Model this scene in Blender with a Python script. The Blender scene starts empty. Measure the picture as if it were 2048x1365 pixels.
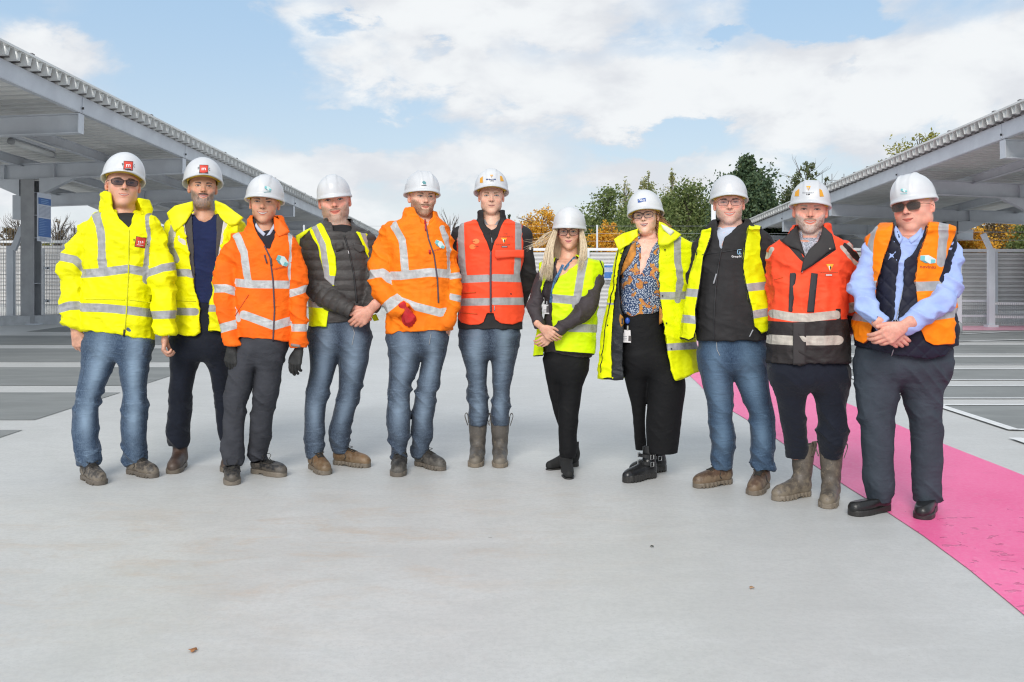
import bpy, bmesh, math, random
import numpy as np
from mathutils import Vector, Matrix
from mathutils.bvhtree import BVHTree
from mathutils.geometry import delaunay_2d_cdt

# ---------------------------------------------------------------- camera, sky, sun, exposure
SC = bpy.context.scene
COL = SC.collection
FOC, HOR, CAMZ, MID = 1924.0, 535.0, 1.26, 1024.0     # focal length in px of the 2048 px photo, horizon row, eye height
cam = bpy.data.cameras.new('camera'); camo = bpy.data.objects.new('camera', cam); COL.objects.link(camo)
camo.location = (0, 0, CAMZ); camo.rotation_euler = (math.radians(90), 0, 0)
cam.sensor_width = 36; cam.lens = FOC/2048*36; cam.shift_y = -(682.5-HOR)/2048
cam.clip_start = .1; cam.clip_end = 3000
SC.camera = camo
SC.view_settings.view_transform = 'Standard'; SC.view_settings.look = 'None'
SC.view_settings.exposure = 0.43; SC.view_settings.gamma = 1.0
SC.cycles.use_denoising = True; SC.cycles.filter_width = 1.2; SC.cycles.sample_clamp_indirect = 4; SC.cycles.max_bounces = 8; SC.cycles.transparent_max_bounces = 12

def lin(r, g, b):
    return tuple(((c/255/12.92) if c/255 <= .04045 else ((c/255+.055)/1.055)**2.4) for c in (r, g, b))

class X:                       # tiny expression wrapper over Math nodes
    def __init__(s, nt, k): s.nt = nt; s.k = k
    def m(s, op, *a):
        n = s.nt.nodes.new('ShaderNodeMath'); n.operation = op
        for i, v in enumerate((s,)+a):
            v = v.k if isinstance(v, X) else v
            if isinstance(v, (int, float)): n.inputs[i].default_value = v
            else: s.nt.links.new(v, n.inputs[i])
        return X(s.nt, n.outputs[0])
    def __add__(s, o): return s.m('ADD', o)
    def __sub__(s, o): return s.m('SUBTRACT', o)
    def __mul__(s, o): return s.m('MULTIPLY', o)
    def __truediv__(s, o): return s.m('DIVIDE', o)
    def __neg__(s): return s.m('MULTIPLY', -1.0)
    def abs(s): return s.m('ABSOLUTE')
    def min(s, o): return s.m('MINIMUM', o)
    def max(s, o): return s.m('MAXIMUM', o)
    def pow(s, o): return s.m('POWER', o)
    def sqrt(s): return s.m('SQRT')
    def step(s, a, b):         # smooth 0..1 as s goes a..b
        n = s.nt.nodes.new('ShaderNodeMapRange'); n.interpolation_type = 'SMOOTHSTEP'
        s.nt.links.new(s.k, n.inputs[0]); n.inputs[1].default_value = min(a, b); n.inputs[2].default_value = max(a, b)
        n.inputs[3].default_value = 0.0 if a < b else 1.0; n.inputs[4].default_value = 1.0 if a < b else 0.0
        return X(s.nt, n.outputs[0])

def ellipse(x, y, cx, cy, rx, ry):
    a = (x-cx)/rx; b = (y-cy)/ry
    return (a*a+b*b).sqrt()

def mixc(nt, fac, a, b):
    n = nt.nodes.new('ShaderNodeMix'); n.data_type = 'RGBA'
    for v, i in ((fac, 0), (a, 6), (b, 7)):
        v = v.k if isinstance(v, X) else v
        if isinstance(v, bpy.types.NodeSocket): nt.links.new(v, n.inputs[i])
        elif i == 0: n.inputs[0].default_value = v
        else: n.inputs[i].default_value = (*v[:3], 1)
    return n.outputs[2]

def noise(nt, vec, scale, detail=4, rough=.55, dist=0.0):
    n = nt.nodes.new('ShaderNodeTexNoise'); n.inputs['Scale'].default_value = scale
    n.inputs['Detail'].default_value = detail; n.inputs['Roughness'].default_value = rough
    n.inputs['Distortion'].default_value = dist
    if vec is not None: nt.links.new(vec, n.inputs['Vector'])
    return X(nt, n.outputs['Fac'])

def vscale(nt, vec, s):
    n = nt.nodes.new('ShaderNodeVectorMath'); n.operation = 'MULTIPLY'
    nt.links.new(vec, n.inputs[0]); n.inputs[1].default_value = s
    return n.outputs[0]

SUN_EL, SUN_AZ = math.radians(34), math.radians(192)    # behind the camera, a little to the left
world = bpy.data.worlds.new('World'); SC.world = world; world.use_nodes = True
nt = world.node_tree; nt.nodes.clear()
out = nt.nodes.new('ShaderNodeOutputWorld')
sky = nt.nodes.new('ShaderNodeTexSky'); sky.sky_type = 'NISHITA'; sky.sun_disc = False
sky.sun_elevation = SUN_EL; sky.sun_rotation = SUN_AZ; sky.air_density = 1.0; sky.dust_density = .6; sky.ozone_density = 1.2
bg1 = nt.nodes.new('ShaderNodeBackground'); bg1.inputs[1].default_value = .12
bg2 = nt.nodes.new('ShaderNodeBackground'); bg2.inputs[1].default_value = 1.0
tc = nt.nodes.new('ShaderNodeTexCoord'); sp = nt.nodes.new('ShaderNodeSeparateXYZ')
nt.links.new(tc.outputs['Generated'], sp.inputs[0])
sx, sy, sz = (X(nt, sp.outputs[i]) for i in range(3))
az = sx.m('ARCTAN2', sy); el = sz.m('ARCSINE')
cb = nt.nodes.new('ShaderNodeCombineXYZ'); nt.links.new(az.k, cb.inputs[0]); nt.links.new((el*1.9).k, cb.inputs[1])
base = noise(nt, cb.outputs[0], 5.5, 7, .58, .35)
fine = noise(nt, cb.outputs[0], 13, 6, .62, .2)
wu = az + (base-.5)*.20 + (fine-.5)*.06; wv = el + (fine-.5)*.09
dens = (base-.5)*1.15 + (fine-.5)*.95
def blob(px, py, rx, ry, w):
    global dens
    e = ellipse(wu, wv, (px-MID)/FOC, (HOR-py)/FOC, rx/FOC, ry/FOC)
    dens = dens + e.step(1.0, .35)*w
for b in ((1000, 40, 400, 115, .55), (840, 150, 240, 75, .45), (1250, 190, 430, 90, .6), (1800, 190, 420, 120, .7),
          (160, 175, 130, 85, .5), (960, 330, 190, 65, .45), (680, 345, 230, 50, .4), (1500, 260, 500, 90, .4), (1330, 355, 200, 50, .3),
          (420, 110, 240, 230, -.75), (150, 60, 260, 90, -.3), (715, 60, 70, 30, -.5), (850, 110, 55, 35, -.4), (1620, 55, 150, 75, -.95), (1890, 20, 110, 40, -.6),
          (1460, 90, 60, 30, -.5), (1290, 290, 190, 40, -.6), (700, 265, 260, 55, -.6), (1660, 170, 30, 30, -.4), (60, 330, 120, 120, .6)):
    blob(*b)
dens = dens + el.step(.16, .02)*.12 + el.step(.35, .9)*.2
mask = dens.step(-.38, .42)
shade = noise(nt, cb.outputs[0], 8, 5, .55, .2) + (dens-.25)*.25
ccol = mixc(nt, shade.step(.34, .66), (.545, .565, .60), (.67, .69, .705))
nt.links.new(sky.outputs[0], bg1.inputs[0])
bl = mixc(nt, el.step(.0, .3), lin(206, 217, 225), lin(172, 203, 231))
sk2 = mixc(nt, .8, sky.outputs[0], bl)      # thin high haze over the blue
bgb = nt.nodes.new('ShaderNodeBackground'); nt.links.new(bl, bgb.inputs[0]); bgb.inputs[1].default_value = .76
mxb = nt.nodes.new('ShaderNodeMixShader'); mxb.inputs[0].default_value = .8
nt.links.new(bg1.outputs[0], mxb.inputs[1]); nt.links.new(bgb.outputs[0], mxb.inputs[2])
nt.links.new(ccol, bg2.inputs[0])
mx = nt.nodes.new('ShaderNodeMixShader'); nt.links.new(mask.k, mx.inputs[0])
nt.links.new(mxb.outputs[0], mx.inputs[1]); nt.links.new(bg2.outputs[0], mx.inputs[2])
nt.links.new(mx.outputs[0], out.inputs[0])

sl = bpy.data.lights.new('sun', 'SUN'); so = bpy.data.objects.new('sun', sl); COL.objects.link(so)
sl.energy = 1.9; sl.angle = math.radians(28); sl.color = (1, .96, .9)
d = Vector((math.sin(SUN_AZ)*math.cos(SUN_EL), math.cos(SUN_AZ)*math.cos(SUN_EL), math.sin(SUN_EL)))
so.rotation_euler = d.to_track_quat('Z', 'Y').to_euler(); so.location = (-5, -5, 20)

# ---------------------------------------------------------------- helpers
def P3(px, py, Y): return np.array(((px-MID)*Y/FOC, Y, CAMZ+(HOR-py)*Y/FOC))
def gy(py): return FOC*CAMZ/(py-HOR)
def G3(px, py, z=0.0): Y = gy(py); return np.array(((px-MID)*Y/FOC, Y, z))

def tag(o, label=None, cat=None, group=None, kind=None):
    for k, v in (('label', label), ('category', cat), ('group', group), ('kind', kind)):
        if v: o[k] = v
    return o

def mesh_obj(name, V, Fc, mats, parent=None, smooth=True, attrs=None, vec=None, midx=None):
    me = bpy.data.meshes.new(name)
    if isinstance(Fc, np.ndarray):
        nf, k = Fc.shape
        me.vertices.add(len(V)); me.vertices.foreach_set('co', np.asarray(V, 'f').ravel())
        me.loops.add(nf*k); me.loops.foreach_set('vertex_index', Fc.astype('i').ravel())
        me.polygons.add(nf); me.polygons.foreach_set('loop_start', np.arange(0, nf*k, k, dtype='i'))
        me.update(calc_edges=True)
    else:
        me.from_pydata([tuple(map(float, v)) for v in V], [], [tuple(map(int, f)) for f in Fc])
    if not isinstance(mats, (list, tuple)): mats = [mats]
    for m in mats: me.materials.append(m)
    if midx is not None: me.polygons.foreach_set('material_index', np.asarray(midx, 'i'))
    if smooth: me.polygons.foreach_set('use_smooth', np.ones(len(me.polygons), bool))
    for k, a in (attrs or {}).items():
        at = me.attributes.new(k, 'FLOAT', 'POINT'); at.data.foreach_set('value', np.asarray(a, 'f'))
    for k, a in (vec or {}).items():
        at = me.attributes.new(k, 'FLOAT_VECTOR', 'POINT'); at.data.foreach_set('vector', np.asarray(a, 'f').ravel())
    me.validate(); me.update()
    o = bpy.data.objects.new(name, me); COL.objects.link(o)
    if parent is not None: o.parent = parent; o.matrix_parent_inverse = parent.matrix_world.inverted()
    return o

def empty(name, loc):
    o = bpy.data.objects.new(name, None); o.empty_display_size = .1; COL.objects.link(o); o.location = tuple(map(float, loc))
    bpy.context.view_layer.update()
    return o

class MB:                      # mesh collector for the hard-edged structures
    def __init__(s): s.V = []; s.F = []
    def add(s, V, Fs):
        n = len(s.V); s.V += [tuple(map(float, v)) for v in V]; s.F += [tuple(i+n for i in f) for f in Fs]
    def hexa(s, p):            # 8 points: bottom 4 then top 4
        s.add(p, [(3, 2, 1, 0), (4, 5, 6, 7), (0, 1, 5, 4), (1, 2, 6, 5), (2, 3, 7, 6), (3, 0, 4, 7)])
    def box(s, x0, x1, y0, y1, z0, z1):
        s.hexa([(x0, y0, z0), (x1, y0, z0), (x1, y1, z0), (x0, y1, z0), (x0, y0, z1), (x1, y0, z1), (x1, y1, z1), (x0, y1, z1)])
    def bar(s, a, b, w, h, up=(0, 0, 1)):   # rectangular bar a->b, width w sideways, height h along up
        a = Vector(a); b = Vector(b); d = (b-a).normalized(); up = Vector(up)
        sd = d.cross(up).normalized(); u = sd.cross(d).normalized(); sd *= w/2; u *= h/2
        s.hexa([a-sd-u, a+sd-u, b+sd-u, b-sd-u, a-sd+u, a+sd+u, b+sd+u, b-sd+u])
    def tube(s, pts, r, n=6, cap=True):
        V, Fs = tube(pts, r, n); s.add(V, Fs)
    def ibeam(s, a, b, h, w, tw=.012, tf=.016):   # I section: two flanges and a web, a/b on the centre line
        a = Vector(a); b = Vector(b); d = (b-a).normalized(); sd = d.cross(Vector((0, 0, 1))).normalized(); u = sd.cross(d).normalized()
        s.bar(a+u*(h/2-tf/2), b+u*(h/2-tf/2), w, tf); s.bar(a-u*(h/2-tf/2), b-u*(h/2-tf/2), w, tf)
        s.bar(a, b, tw, h-2*tf-.002)
    def each(s, name, m, parent=None):     # one object per collected box
        n = len(s.V)//8
        return [mesh_obj(name, s.V[8*i:8*i+8], [tuple(q-8*i for q in f) for f in s.F[6*i:6*i+6]], m, parent, False) for i in range(n)]
    def build(s, name, m, parent=None, smooth=False):
        return mesh_obj(name, s.V, s.F, m, parent, smooth)

def tube(pts, r, n=6):
    pts = [Vector(map(float, p)) for p in pts]; V = []; Fs = []
    rs = r if isinstance(r, (list, tuple)) else [r]*len(pts)
    ref = None
    for i, p in enumerate(pts):
        t = (pts[min(i+1, len(pts)-1)]-pts[max(i-1, 0)])
        t = t.normalized() if t.length > 1e-9 else Vector((0, 0, 1))
        if ref is None: ref = Vector((0, 0, 1)) if abs(t.z) < .9 else Vector((1, 0, 0))
        a = t.cross(ref).normalized(); b = a.cross(t).normalized(); ref = b
        for k in range(n):
            q = 2*math.pi*k/n; V.append(tuple(p+(a*math.cos(q)+b*math.sin(q))*rs[i]))
    for i in range(len(pts)-1):
        for k in range(n):
            k2 = (k+1) % n; Fs.append((i*n+k, i*n+k2, (i+1)*n+k2, (i+1)*n+k))
    Fs.append(tuple(range(n))[::-1]); Fs.append(tuple(range((len(pts)-1)*n, len(pts)*n)))
    return V, Fs

def newmat(name, rough=.6, metal=0.0):
    m = bpy.data.materials.new(name); m.use_nodes = True; t = m.node_tree; b = t.nodes['Principled BSDF']
    b.inputs['Roughness'].default_value = rough; b.inputs['Metallic'].default_value = metal
    return m, t, b

def setc(t, b, c):
    if isinstance(c, bpy.types.NodeSocket): t.links.new(c, b.inputs['Base Color'])
    else: b.inputs['Base Color'].default_value = (*c[:3], 1)

def bump(t, b, h, strength=.3, dist=.01):
    n = t.nodes.new('ShaderNodeBump'); n.inputs['Strength'].default_value = strength; n.inputs['Distance'].default_value = dist
    t.links.new(h.k, n.inputs['Height']); t.links.new(n.outputs[0], b.inputs['Normal'])

def coord(t, which='Object'):
    n = t.nodes.new('ShaderNodeTexCoord'); return n.outputs[which]
def wpos(t):
    n = t.nodes.new('ShaderNodeNewGeometry'); return n.outputs['Position']
def sepv(t, v):
    n = t.nodes.new('ShaderNodeSeparateXYZ'); t.links.new(v, n.inputs[0]); return [X(t, n.outputs[i]) for i in range(3)]
def attr(t, name, vec=False):
    n = t.nodes.new('ShaderNodeAttribute'); n.attribute_name = name
    return n.outputs['Vector'] if vec else X(t, n.outputs['Fac'])

def plain(name, c, rough=.5, metal=0.0, var=.0, vs=8.0, bs=0.0, bscale=60):
    m, t, b = newmat(name, rough, metal)
    if var:
        n = noise(t, wpos(t), vs, 5)
        setc(t, b, mixc(t, n.step(.35, .65), tuple(x*(1-var) for x in c), tuple(min(1, x*(1+var)) for x in c)))
    else: setc(t, b, c)
    if bs: bump(t, b, noise(t, wpos(t), bscale, 3), bs, .004)
    return m
# ---------------------------------------------------------------- the car park deck and its paint
m, t, b = newmat('deck_coating', .55)
w = wpos(t)
n1 = noise(t, w, .55, 5, .6, .4); n2 = noise(t, vscale(t, w, (1, 3.2, 1)), 1.3, 6, .65, .6); n3 = noise(t, w, 40, 3, .6)
st = noise(t, vscale(t, w, (.8, 1.7, 1)), 2.4, 10, .78, .5)
g = mixc(t, n1.step(.35, .65), (.53, .532, .518), (.60, .602, .59))
g = mixc(t, n2.step(.5, .72)*.5, g, (.62, .625, .62))
gx, gyy, _ = sepv(t, w)
zone = (ellipse(gx, gyy, -1.6, 4.2, 2.1, 1.7).step(1, .2) + ellipse(gx, gyy, -.2, 4.8, 1.6, 1.6).step(1, .3)*.6)
g = mixc(t, st.step(.47, .66)*zone*.5, g, (.52, .42, .33))
g = mixc(t, noise(t, vscale(t, w, (1, 1.6, 1)), 5.5, 7, .7, .3).step(.42, .66)*.30, g, (.455, .46, .45))
g = mixc(t, n3.step(.42, .62)*.22, g, (.42, .42, .41)); g = mixc(t, noise(t, w, 130, 2, .7).step(.50, .68)*.28, g, (.40, .40, .39))
g = mixc(t, noise(t, vscale(t, w, (.35, 3.0, 1)), 3.2, 5, .6, .4).step(.60, .70)*.22, g, (.66, .66, .65))
g = mixc(t, noise(t, w, 95, 2).step(.68, .74)*.45, g, (.28, .27, .26))
g = mixc(t, noise(t, w, 7.0, 3, .5).step(.755, .775)*.6, g, (.22, .20, .18))
setc(t, b, g)
t.links.new(((n2-.5)*.25+(n3-.5)*.2+.5).k, b.inputs['Roughness'])
bump(t, b, n3*.5+noise(t, w, 160, 2)*.5, .25, .002)
M_DECK = m
m, t, b = newmat('bay_dark', .6)
w = wpos(t); n1 = noise(t, vscale(t, w, (.6, 2, 1)), 1.2, 6, .65, .4)
g = mixc(t, n1.step(.35, .7), (.205, .215, .21), (.265, .275, .27))
g = mixc(t, noise(t, vscale(t, w, (1, 3, 1)), 6, 6, .7).step(.6, .72)*.5, g, (.33, .34, .33))
setc(t, b, g); bump(t, b, noise(t, w, 90, 3), .3, .003); M_BAY = m
m, t, b = newmat('pink_coating', .3)
w = wpos(t); n1 = noise(t, w, 60, 3); wet = noise(t, vscale(t, w, (1, 1.2, 1)), 11, 3, .5, .3)
gx, gyy, _ = sepv(t, w)
near = gyy.step(5.6, 4.3)
spots = wet.step(.615, .65)*near
g = mixc(t, noise(t, w, .8, 4).step(.3, .7), (.86, .085, .29), (.93, .15, .37))
g = mixc(t, spots*.6, g, (.50, .04, .15))
g = mixc(t, noise(t, w, 45, 4, .7).step(.35, .75)*.45, g, (.95, .30, .48))
g = mixc(t, noise(t, w, 3.0, 6, .7).step(.52, .72)*.35, g, (.70, .06, .22))
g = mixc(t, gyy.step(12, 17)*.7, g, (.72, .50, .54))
setc(t, b, g)
t.links.new((X(t, n1.k)*.22+.27-spots*.2).k, b.inputs['Roughness'])
bump(t, b, n1*.6+noise(t, w, 130, 2)*.4+spots*.6, .35, .004); M_PINK = m
m, t, b = newmat('line_paint', .5)
w = wpos(t); n1 = noise(t, w, 14, 5, .7)
setc(t, b, mixc(t, n1.step(.3, .6), (.66, .67, .67), (.78, .79, .79))); M_LINE = m
M_GREYLINE = plain('pale_strip', (.50, .52, .53), .55, var=.05, vs=3)

def sheet(name, poly, z, m, **kw):
    V = [(p[0], p[1], z) for p in poly]
    o = mesh_obj(name, V, [tuple(range(len(V)))], m, None, False); tag(o, kind='structure', **kw); return o
S = 400
sheet('ground', [(-S, -20), (S, -20), (S, 900), (-S, 900)], 0.0, M_DECK)
# pink walkway, straight beside the aisle and bending right towards the far wall
L, R = [], []
for i in range(40):
    y = 1.5+i*.5
    k = max(0, y-8.6); k2 = max(0, 5.2-y)
    L.append((1.93+.011*k*k+.02*k-.028*k2*k2+.012*math.sin(y*1.9), y)); R.append((3.08+.012*k*k+.03*k+.012*math.sin(y*2.3+1), y))
pk = MB()
for i in range(39):
    pk.add([(L[i][0], L[i][1], .004), (R[i][0], R[i][1], .004), (R[i+1][0], R[i+1][1], .004), (L[i+1][0], L[i+1][1], .004)], [(0, 1, 2, 3)])
tag(pk.build('pink_walkway', M_PINK), kind='structure')
sheet('pink_margin', [(2.6, 19.1), (13.5, 19.1), (13.5, 20.6), (2.6, 20.6)], .008, M_PINK)
# parking bays, left: dark panels with paler gaps between them
bl = MB()
for y0, y1, xe in ((3.9, 7.43, -3.78), (7.92, 9.66, -3.93), (10.22, 12.1, -3.95), (12.76, 14.9, -3.96), (15.6, 17.7, -3.98), (18.8, 20.4, -5.8)):
    cut = .0 if y1 > 18 else .28
    bl.add([(-9.5, y0, .004), (xe, y0, .004), (xe, y1, .004), (-9.5, y1, .004)], [(0, 1, 2, 3)])
tag(bl.build('parking_bays', M_BAY), kind='structure')
# right: the same with white outlines
br = MB(); wl = MB()
def wline(a, b2, wd=.065, z=.010):
    a = Vector((*a, z)); b2 = Vector((*b2, z)); d_ = (b2-a).normalized(); s_ = Vector((-d_.y, d_.x, 0))*wd/2
    wl.add([a-s_, a+s_, b2+s_, b2-s_], [(0, 3, 2, 1)])
ys = [(7.42, 8.76), (9.2, 10.18), (10.72, 11.85), (12.4, 13.45), (13.95, 15.6)]
for i, (y0, y1) in enumerate(ys):
    br.add([(3.86, y0, .004), (12.5, y0, .004), (12.5, y1, .004), (3.86, y1, .004)], [(0, 1, 2, 3)])
    wline((3.86, y1), (12.5, y1)); wline((3.86, y0), (12.5, y0))
    wline((3.86, y0-.03), (3.86, y1+.03), .09, .014)
br.add([(3.7, 4.4, .004), (12.5, 4.4, .004), (12.5, 7.0, .004), (3.7, 7.0, .004)], [(0, 1, 2, 3)])
wline((3.66, 7.0), (12.5, 7.0), .09); wline((3.68, 4.4), (3.68, 7.04), .09, .014)
br.add([(5.2, 16.2, .004), (12.5, 16.2, .004), (12.5, 18.8, .004), (6.4, 18.8, .004)], [(0, 1, 2, 3)])
wline((4.8, 16.1), (9.6, 18.6), .08, .014); wline((7.0, 16.0), (12.0, 17.6), .08, .018); wline((5.2, 16.2), (12.5, 16.2), .07)
tag(br.build('parking_bays_right', M_BAY), kind='structure')
br_o = bpy.data.objects['parking_bays_right']; br_o.name = 'disabled_bays'
tag(wl.build('white_markings', M_LINE), kind='structure')

# leaf and small chips on the deck
def leaf(px, py, s, m, label, rot):
    c = G3(px, py); V = []; n = 9
    for i in range(n):
        a = 2*math.pi*i/n; r_ = s*(1+.35*math.sin(3*a+rot))
        V.append((c[0]+r_*math.cos(a+rot), c[1]+1.1*r_*math.sin(a+rot), .006+.35*s*abs(math.sin(a*1.5))))
    V.append((c[0], c[1], .006)); Fs = [(i, (i+1) % n, n) for i in range(n)]
    o = mesh_obj('leaf', V, Fs, m); so_ = o.modifiers.new('thick', 'SOLIDIFY'); so_.thickness = .002
    tag(o, label, 'leaf')
leaf(386, 1304, .012, plain('leaf_tan', (.38, .16, .06), .7), 'curled orange brown leaf lying alone on the pale deck in the foreground', .4)
leaf(1304, 1095, .007, plain('leaf_dark', (.04, .04, .03), .7), 'tiny dark green scrap of leaf on the deck right of centre', 1.2)
leaf(1503, 1178, .009, plain('leaf_buff', (.45, .27, .15), .7), 'small buff coloured leaf flake on the deck before the pink walkway', 2.0)

# ---------------------------------------------------------------- steel
m, t, b = newmat('galvanised_steel', .48, .12)
w = wpos(t); v = t.nodes.new('ShaderNodeTexVoronoi'); v.inputs['Scale'].default_value = 22; t.links.new(w, v.inputs['Vector'])
n1 = noise(t, w, 1.4, 5, .6, .3)
g = mixc(t, n1.step(.3, .7), (.54, .56, .60), (.66, .69, .73))
g = mixc(t, X(t, v.outputs['Distance']).step(.1, .6)*.25, g, (.56, .59, .63))
setc(t, b, g); M_GALV = m
m, t, b = newmat('grey_column_paint', .5, .1)
n1 = noise(t, wpos(t), 2.5, 5, .6); setc(t, b, mixc(t, n1.step(.3, .7), (.28, .285, .295), (.37, .375, .385))); M_COLM = m
m, t, b = newmat('roof_decking', .5, .2)
n1 = noise(t, wpos(t), 1.2, 5, .6); setc(t, b, mixc(t, n1.step(.3, .7), (.70, .70, .68), (.80, .80, .78))); M_DECKING = m
M_EDGE = plain('roof_edge_flashing', (.13, .12, .12), .6, var=.2)
M_FENCE = plain('galvanised_mesh', (.40, .42, .44), .5, .3)
M_CLAD = plain('louvre_cladding', (.60, .59, .58), .45, .15, var=.06, vs=1.5)
M_WHITE = plain('white_paint', (.74, .75, .76), .4)
M_BOLT = plain('dark_bolt', (.05, .05, .05), .6, .5)

def canopy(name, side, X0, Y0c, Z0, dx, dz, tilt, Yn, Yf, rows, colrows, label, back, colx):
    """side -1: left roof, +1: right roof. Edge beam runs through (X0,Y0c,Z0) along (dx,1,dz); beams run outward with slope tilt."""
    def E(y, off=0.0, up=0.0):          # point `off` metres outward from the edge line
        return Vector((X0+dx*(y-Y0c)+side*off, y, Z0+dz*(y-Y0c)-tilt*off+up))
    root = empty(name, E(Yn)); tag(root, label, 'canopy')
    f = MB()                             # edge channel along the aisle
    f.bar(E(Yn, .0, .15), E(Yf, .0, .15), .02, .27); f.bar(E(Yn, .04, .288), E(Yf, .04, .288), .09, .012); f.bar(E(Yn, .04, .012), E(Yf, .04, .012), .09, .012)
    f.build('edge_beam', M_GALV, root)
    j = MB(); bo = MB()
    for y in rows:
        j.bar(E(y-.02, -.014, .15), E(y+.02, -.014, .15), .012, .26)
    j.each('splice_plate', M_GALV, root)
    for y in rows:
        r_ = MB(); r_.ibeam(E(y, .02, -.17), E(y, back, -.17), .34, .2, .014, .018)
        r_.bar(E(y-.1, .02, -.17), E(y+.1, .02, -.17), .014, .335)
        bm_ = r_.build('cantilever_beam', M_GALV, root)
        s_ = MB()
        for off in (colx-.55, colx+.55):
            s_.bar(E(y-.095, off, -.17), E(y+.095, off, -.17), .012, .30)
        s_.each('stiffener', M_GALV, bm_)
    for off in (1.75, 3.6, 5.2):
        if off < back:
            p_ = MB(); p_.ibeam(E(Yn, off, .05), E(Yf, off, .05), .20, .1, .008, .01); p_.build('purlin', M_GALV, root)
    # trapezoidal decking: ribs run across, so the profile shows along the edge
    prof = []; per = .30; y = Yn
    while y < Yf:
        prof += [(y, .29), (y+.05, .43), (y+.17, .43), (y+.22, .29)]; y += per
    V = []; Fs = []
    offs = (-.17, back+.2)
    for (yy, up) in prof:
        for o_ in offs: V.append(E(yy, o_, up-.30+.31))
    for i in range(len(prof)-1): Fs.append((2*i, 2*i+1, 2*i+3, 2*i+2))
    dk = mesh_obj('roof_decking', V, Fs, M_DECKING, root, False)
    so_ = dk.modifiers.new('thick', 'SOLIDIFY'); so_.thickness = .008; so_.offset = 1
    # dark upper sheet with closers above the profile
    u = MB(); u.bar(E(Yn, -.14, .462), E(Yf, -.14, .462), .09, .035); u.build('edge_trim', M_DECKING, root)
    u = MB(); u.bar(E(Yn, back/2, .452), E(Yf, back/2, .452), back+.15, .02); u.build('roof_sheet', M_EDGE, root)
    k = MB(); y = Yn+.08
    rnd = random.Random(5)
    while y < Yf:
        if rnd.random() < (.75 if side > 0 else .25): k.bar(E(y, -.13, .495), E(y+.08, -.13, .495), .05, .04)
        y += .9
    k.each('roof_clip', M_EDGE, root)
    for y in colrows:                    # H columns with base plates and a haunch on each side
        c = MB(); p = E(y, colx); x = p.x; zt = p.z-.35
        c.box(x-.145, x+.145, y-.17, y-.148, 0, zt); c.box(x-.145, x+.145, y+.148, y+.17, 0, zt); c.box(x-.008, x+.008, y-.147, y+.147, 0, zt)
        co = c.build('column', M_COLM, root)
        q = MB(); q.box(x-.26, x+.26, y-.24, y+.24, .002, .03)
        for zz in (.9, 1.9, 2.4, 2.9):
            if zz < zt: q.box(x-.143, x-.01, y-.146, y+.146, zz, zz+.012); q.box(x+.01, x+.143, y-.146, y+.146, zz, zz+.012)
        q.each('base_plate', M_GALV, co)
        for s_ in (-1, 1):
            h_ = MB(); a = E(y, colx+s_*.22, -.34); b3 = E(y, colx+s_*.95, -.34)
            h_.hexa([(a.x, y-.09, a.z-.36), (a.x, y+.09, a.z-.36), (a.x+.001*s_, y+.09, a.z-.002), (a.x+.001*s_, y-.09, a.z-.002),
                     (b3.x, y-.09, b3.z-.02), (b3.x, y+.09, b3.z-.02), (b3.x+.001*s_, y+.09, b3.z-.002), (b3.x+.001*s_, y-.09, b3.z-.002)])
            h_.build('haunch', M_GALV, co)
    for y in rows:
        for dd in (.5, .56):
            bo = MB(); bo.tube([E(y-.03, -.02, .24-dd*.3), E(y-.03, -.045, .24-dd*.3)], .012); bo.build('bolt', M_BOLT, root)
    return root, E

rowsL = [11.6, 16.4, 21.2, 26.0, 30.8, 35.6, 40.4, 45.2]
rtL, EL = canopy('parking_canopy', -1, -7.33, 16.4, 3.88, .0255, -.0457, .037, 9.0, 47, rowsL, [16.4, 21.2, 26.0, 30.8, 35.6], 
             'long open steel parking canopy with ribbed roof along the left side', 6.3, 3.39)
rowsR = [12.6, 17.4, 22.2, 27.0, 31.8, 36.6, 41.4]
rtR, ER = canopy('parking_canopy', 1, 8.86, 17.4, 3.57, .0057, -.0546, .045, 11.0, 44, rowsR, [17.4, 22.2, 27.0, 31.8],
             'long open steel parking canopy with ribbed roof along the right side', 6.3, 3.35)
# batten light under the left roof
for (px0, py0, px1, py1, Y0_, Y1_) in ((22, 283, 105, 310, 17.6, 19.0),):
    a, b2 = P3(px0, py0, Y0_), P3(px1, py1, Y1_)
    lt = empty('batten_light', (a+b2)/2); tag(lt, 'long translucent tube light under the left canopy roof', 'light fitting')
    V, Fs = tube([a, b2], .055, 12); mesh_obj('diffuser', V, Fs, plain('diffuser', (.62, .63, .62), .25), lt)
    mb = MB(); mb.bar(Vector(a)+Vector((0, 0, .09)), Vector(b2)+Vector((0, 0, .09)), .13, .05); mb.build('housing', M_GALV, lt)
    for e_, s_ in ((a, -1), (b2, 1)):
        d_ = Vector(b2-a).normalized()
        V, Fs = tube([Vector(e_)-d_*.03, Vector(e_)+d_*.03], .062, 12); mesh_obj('end_cap', V, Fs, M_COLM, lt)

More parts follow.
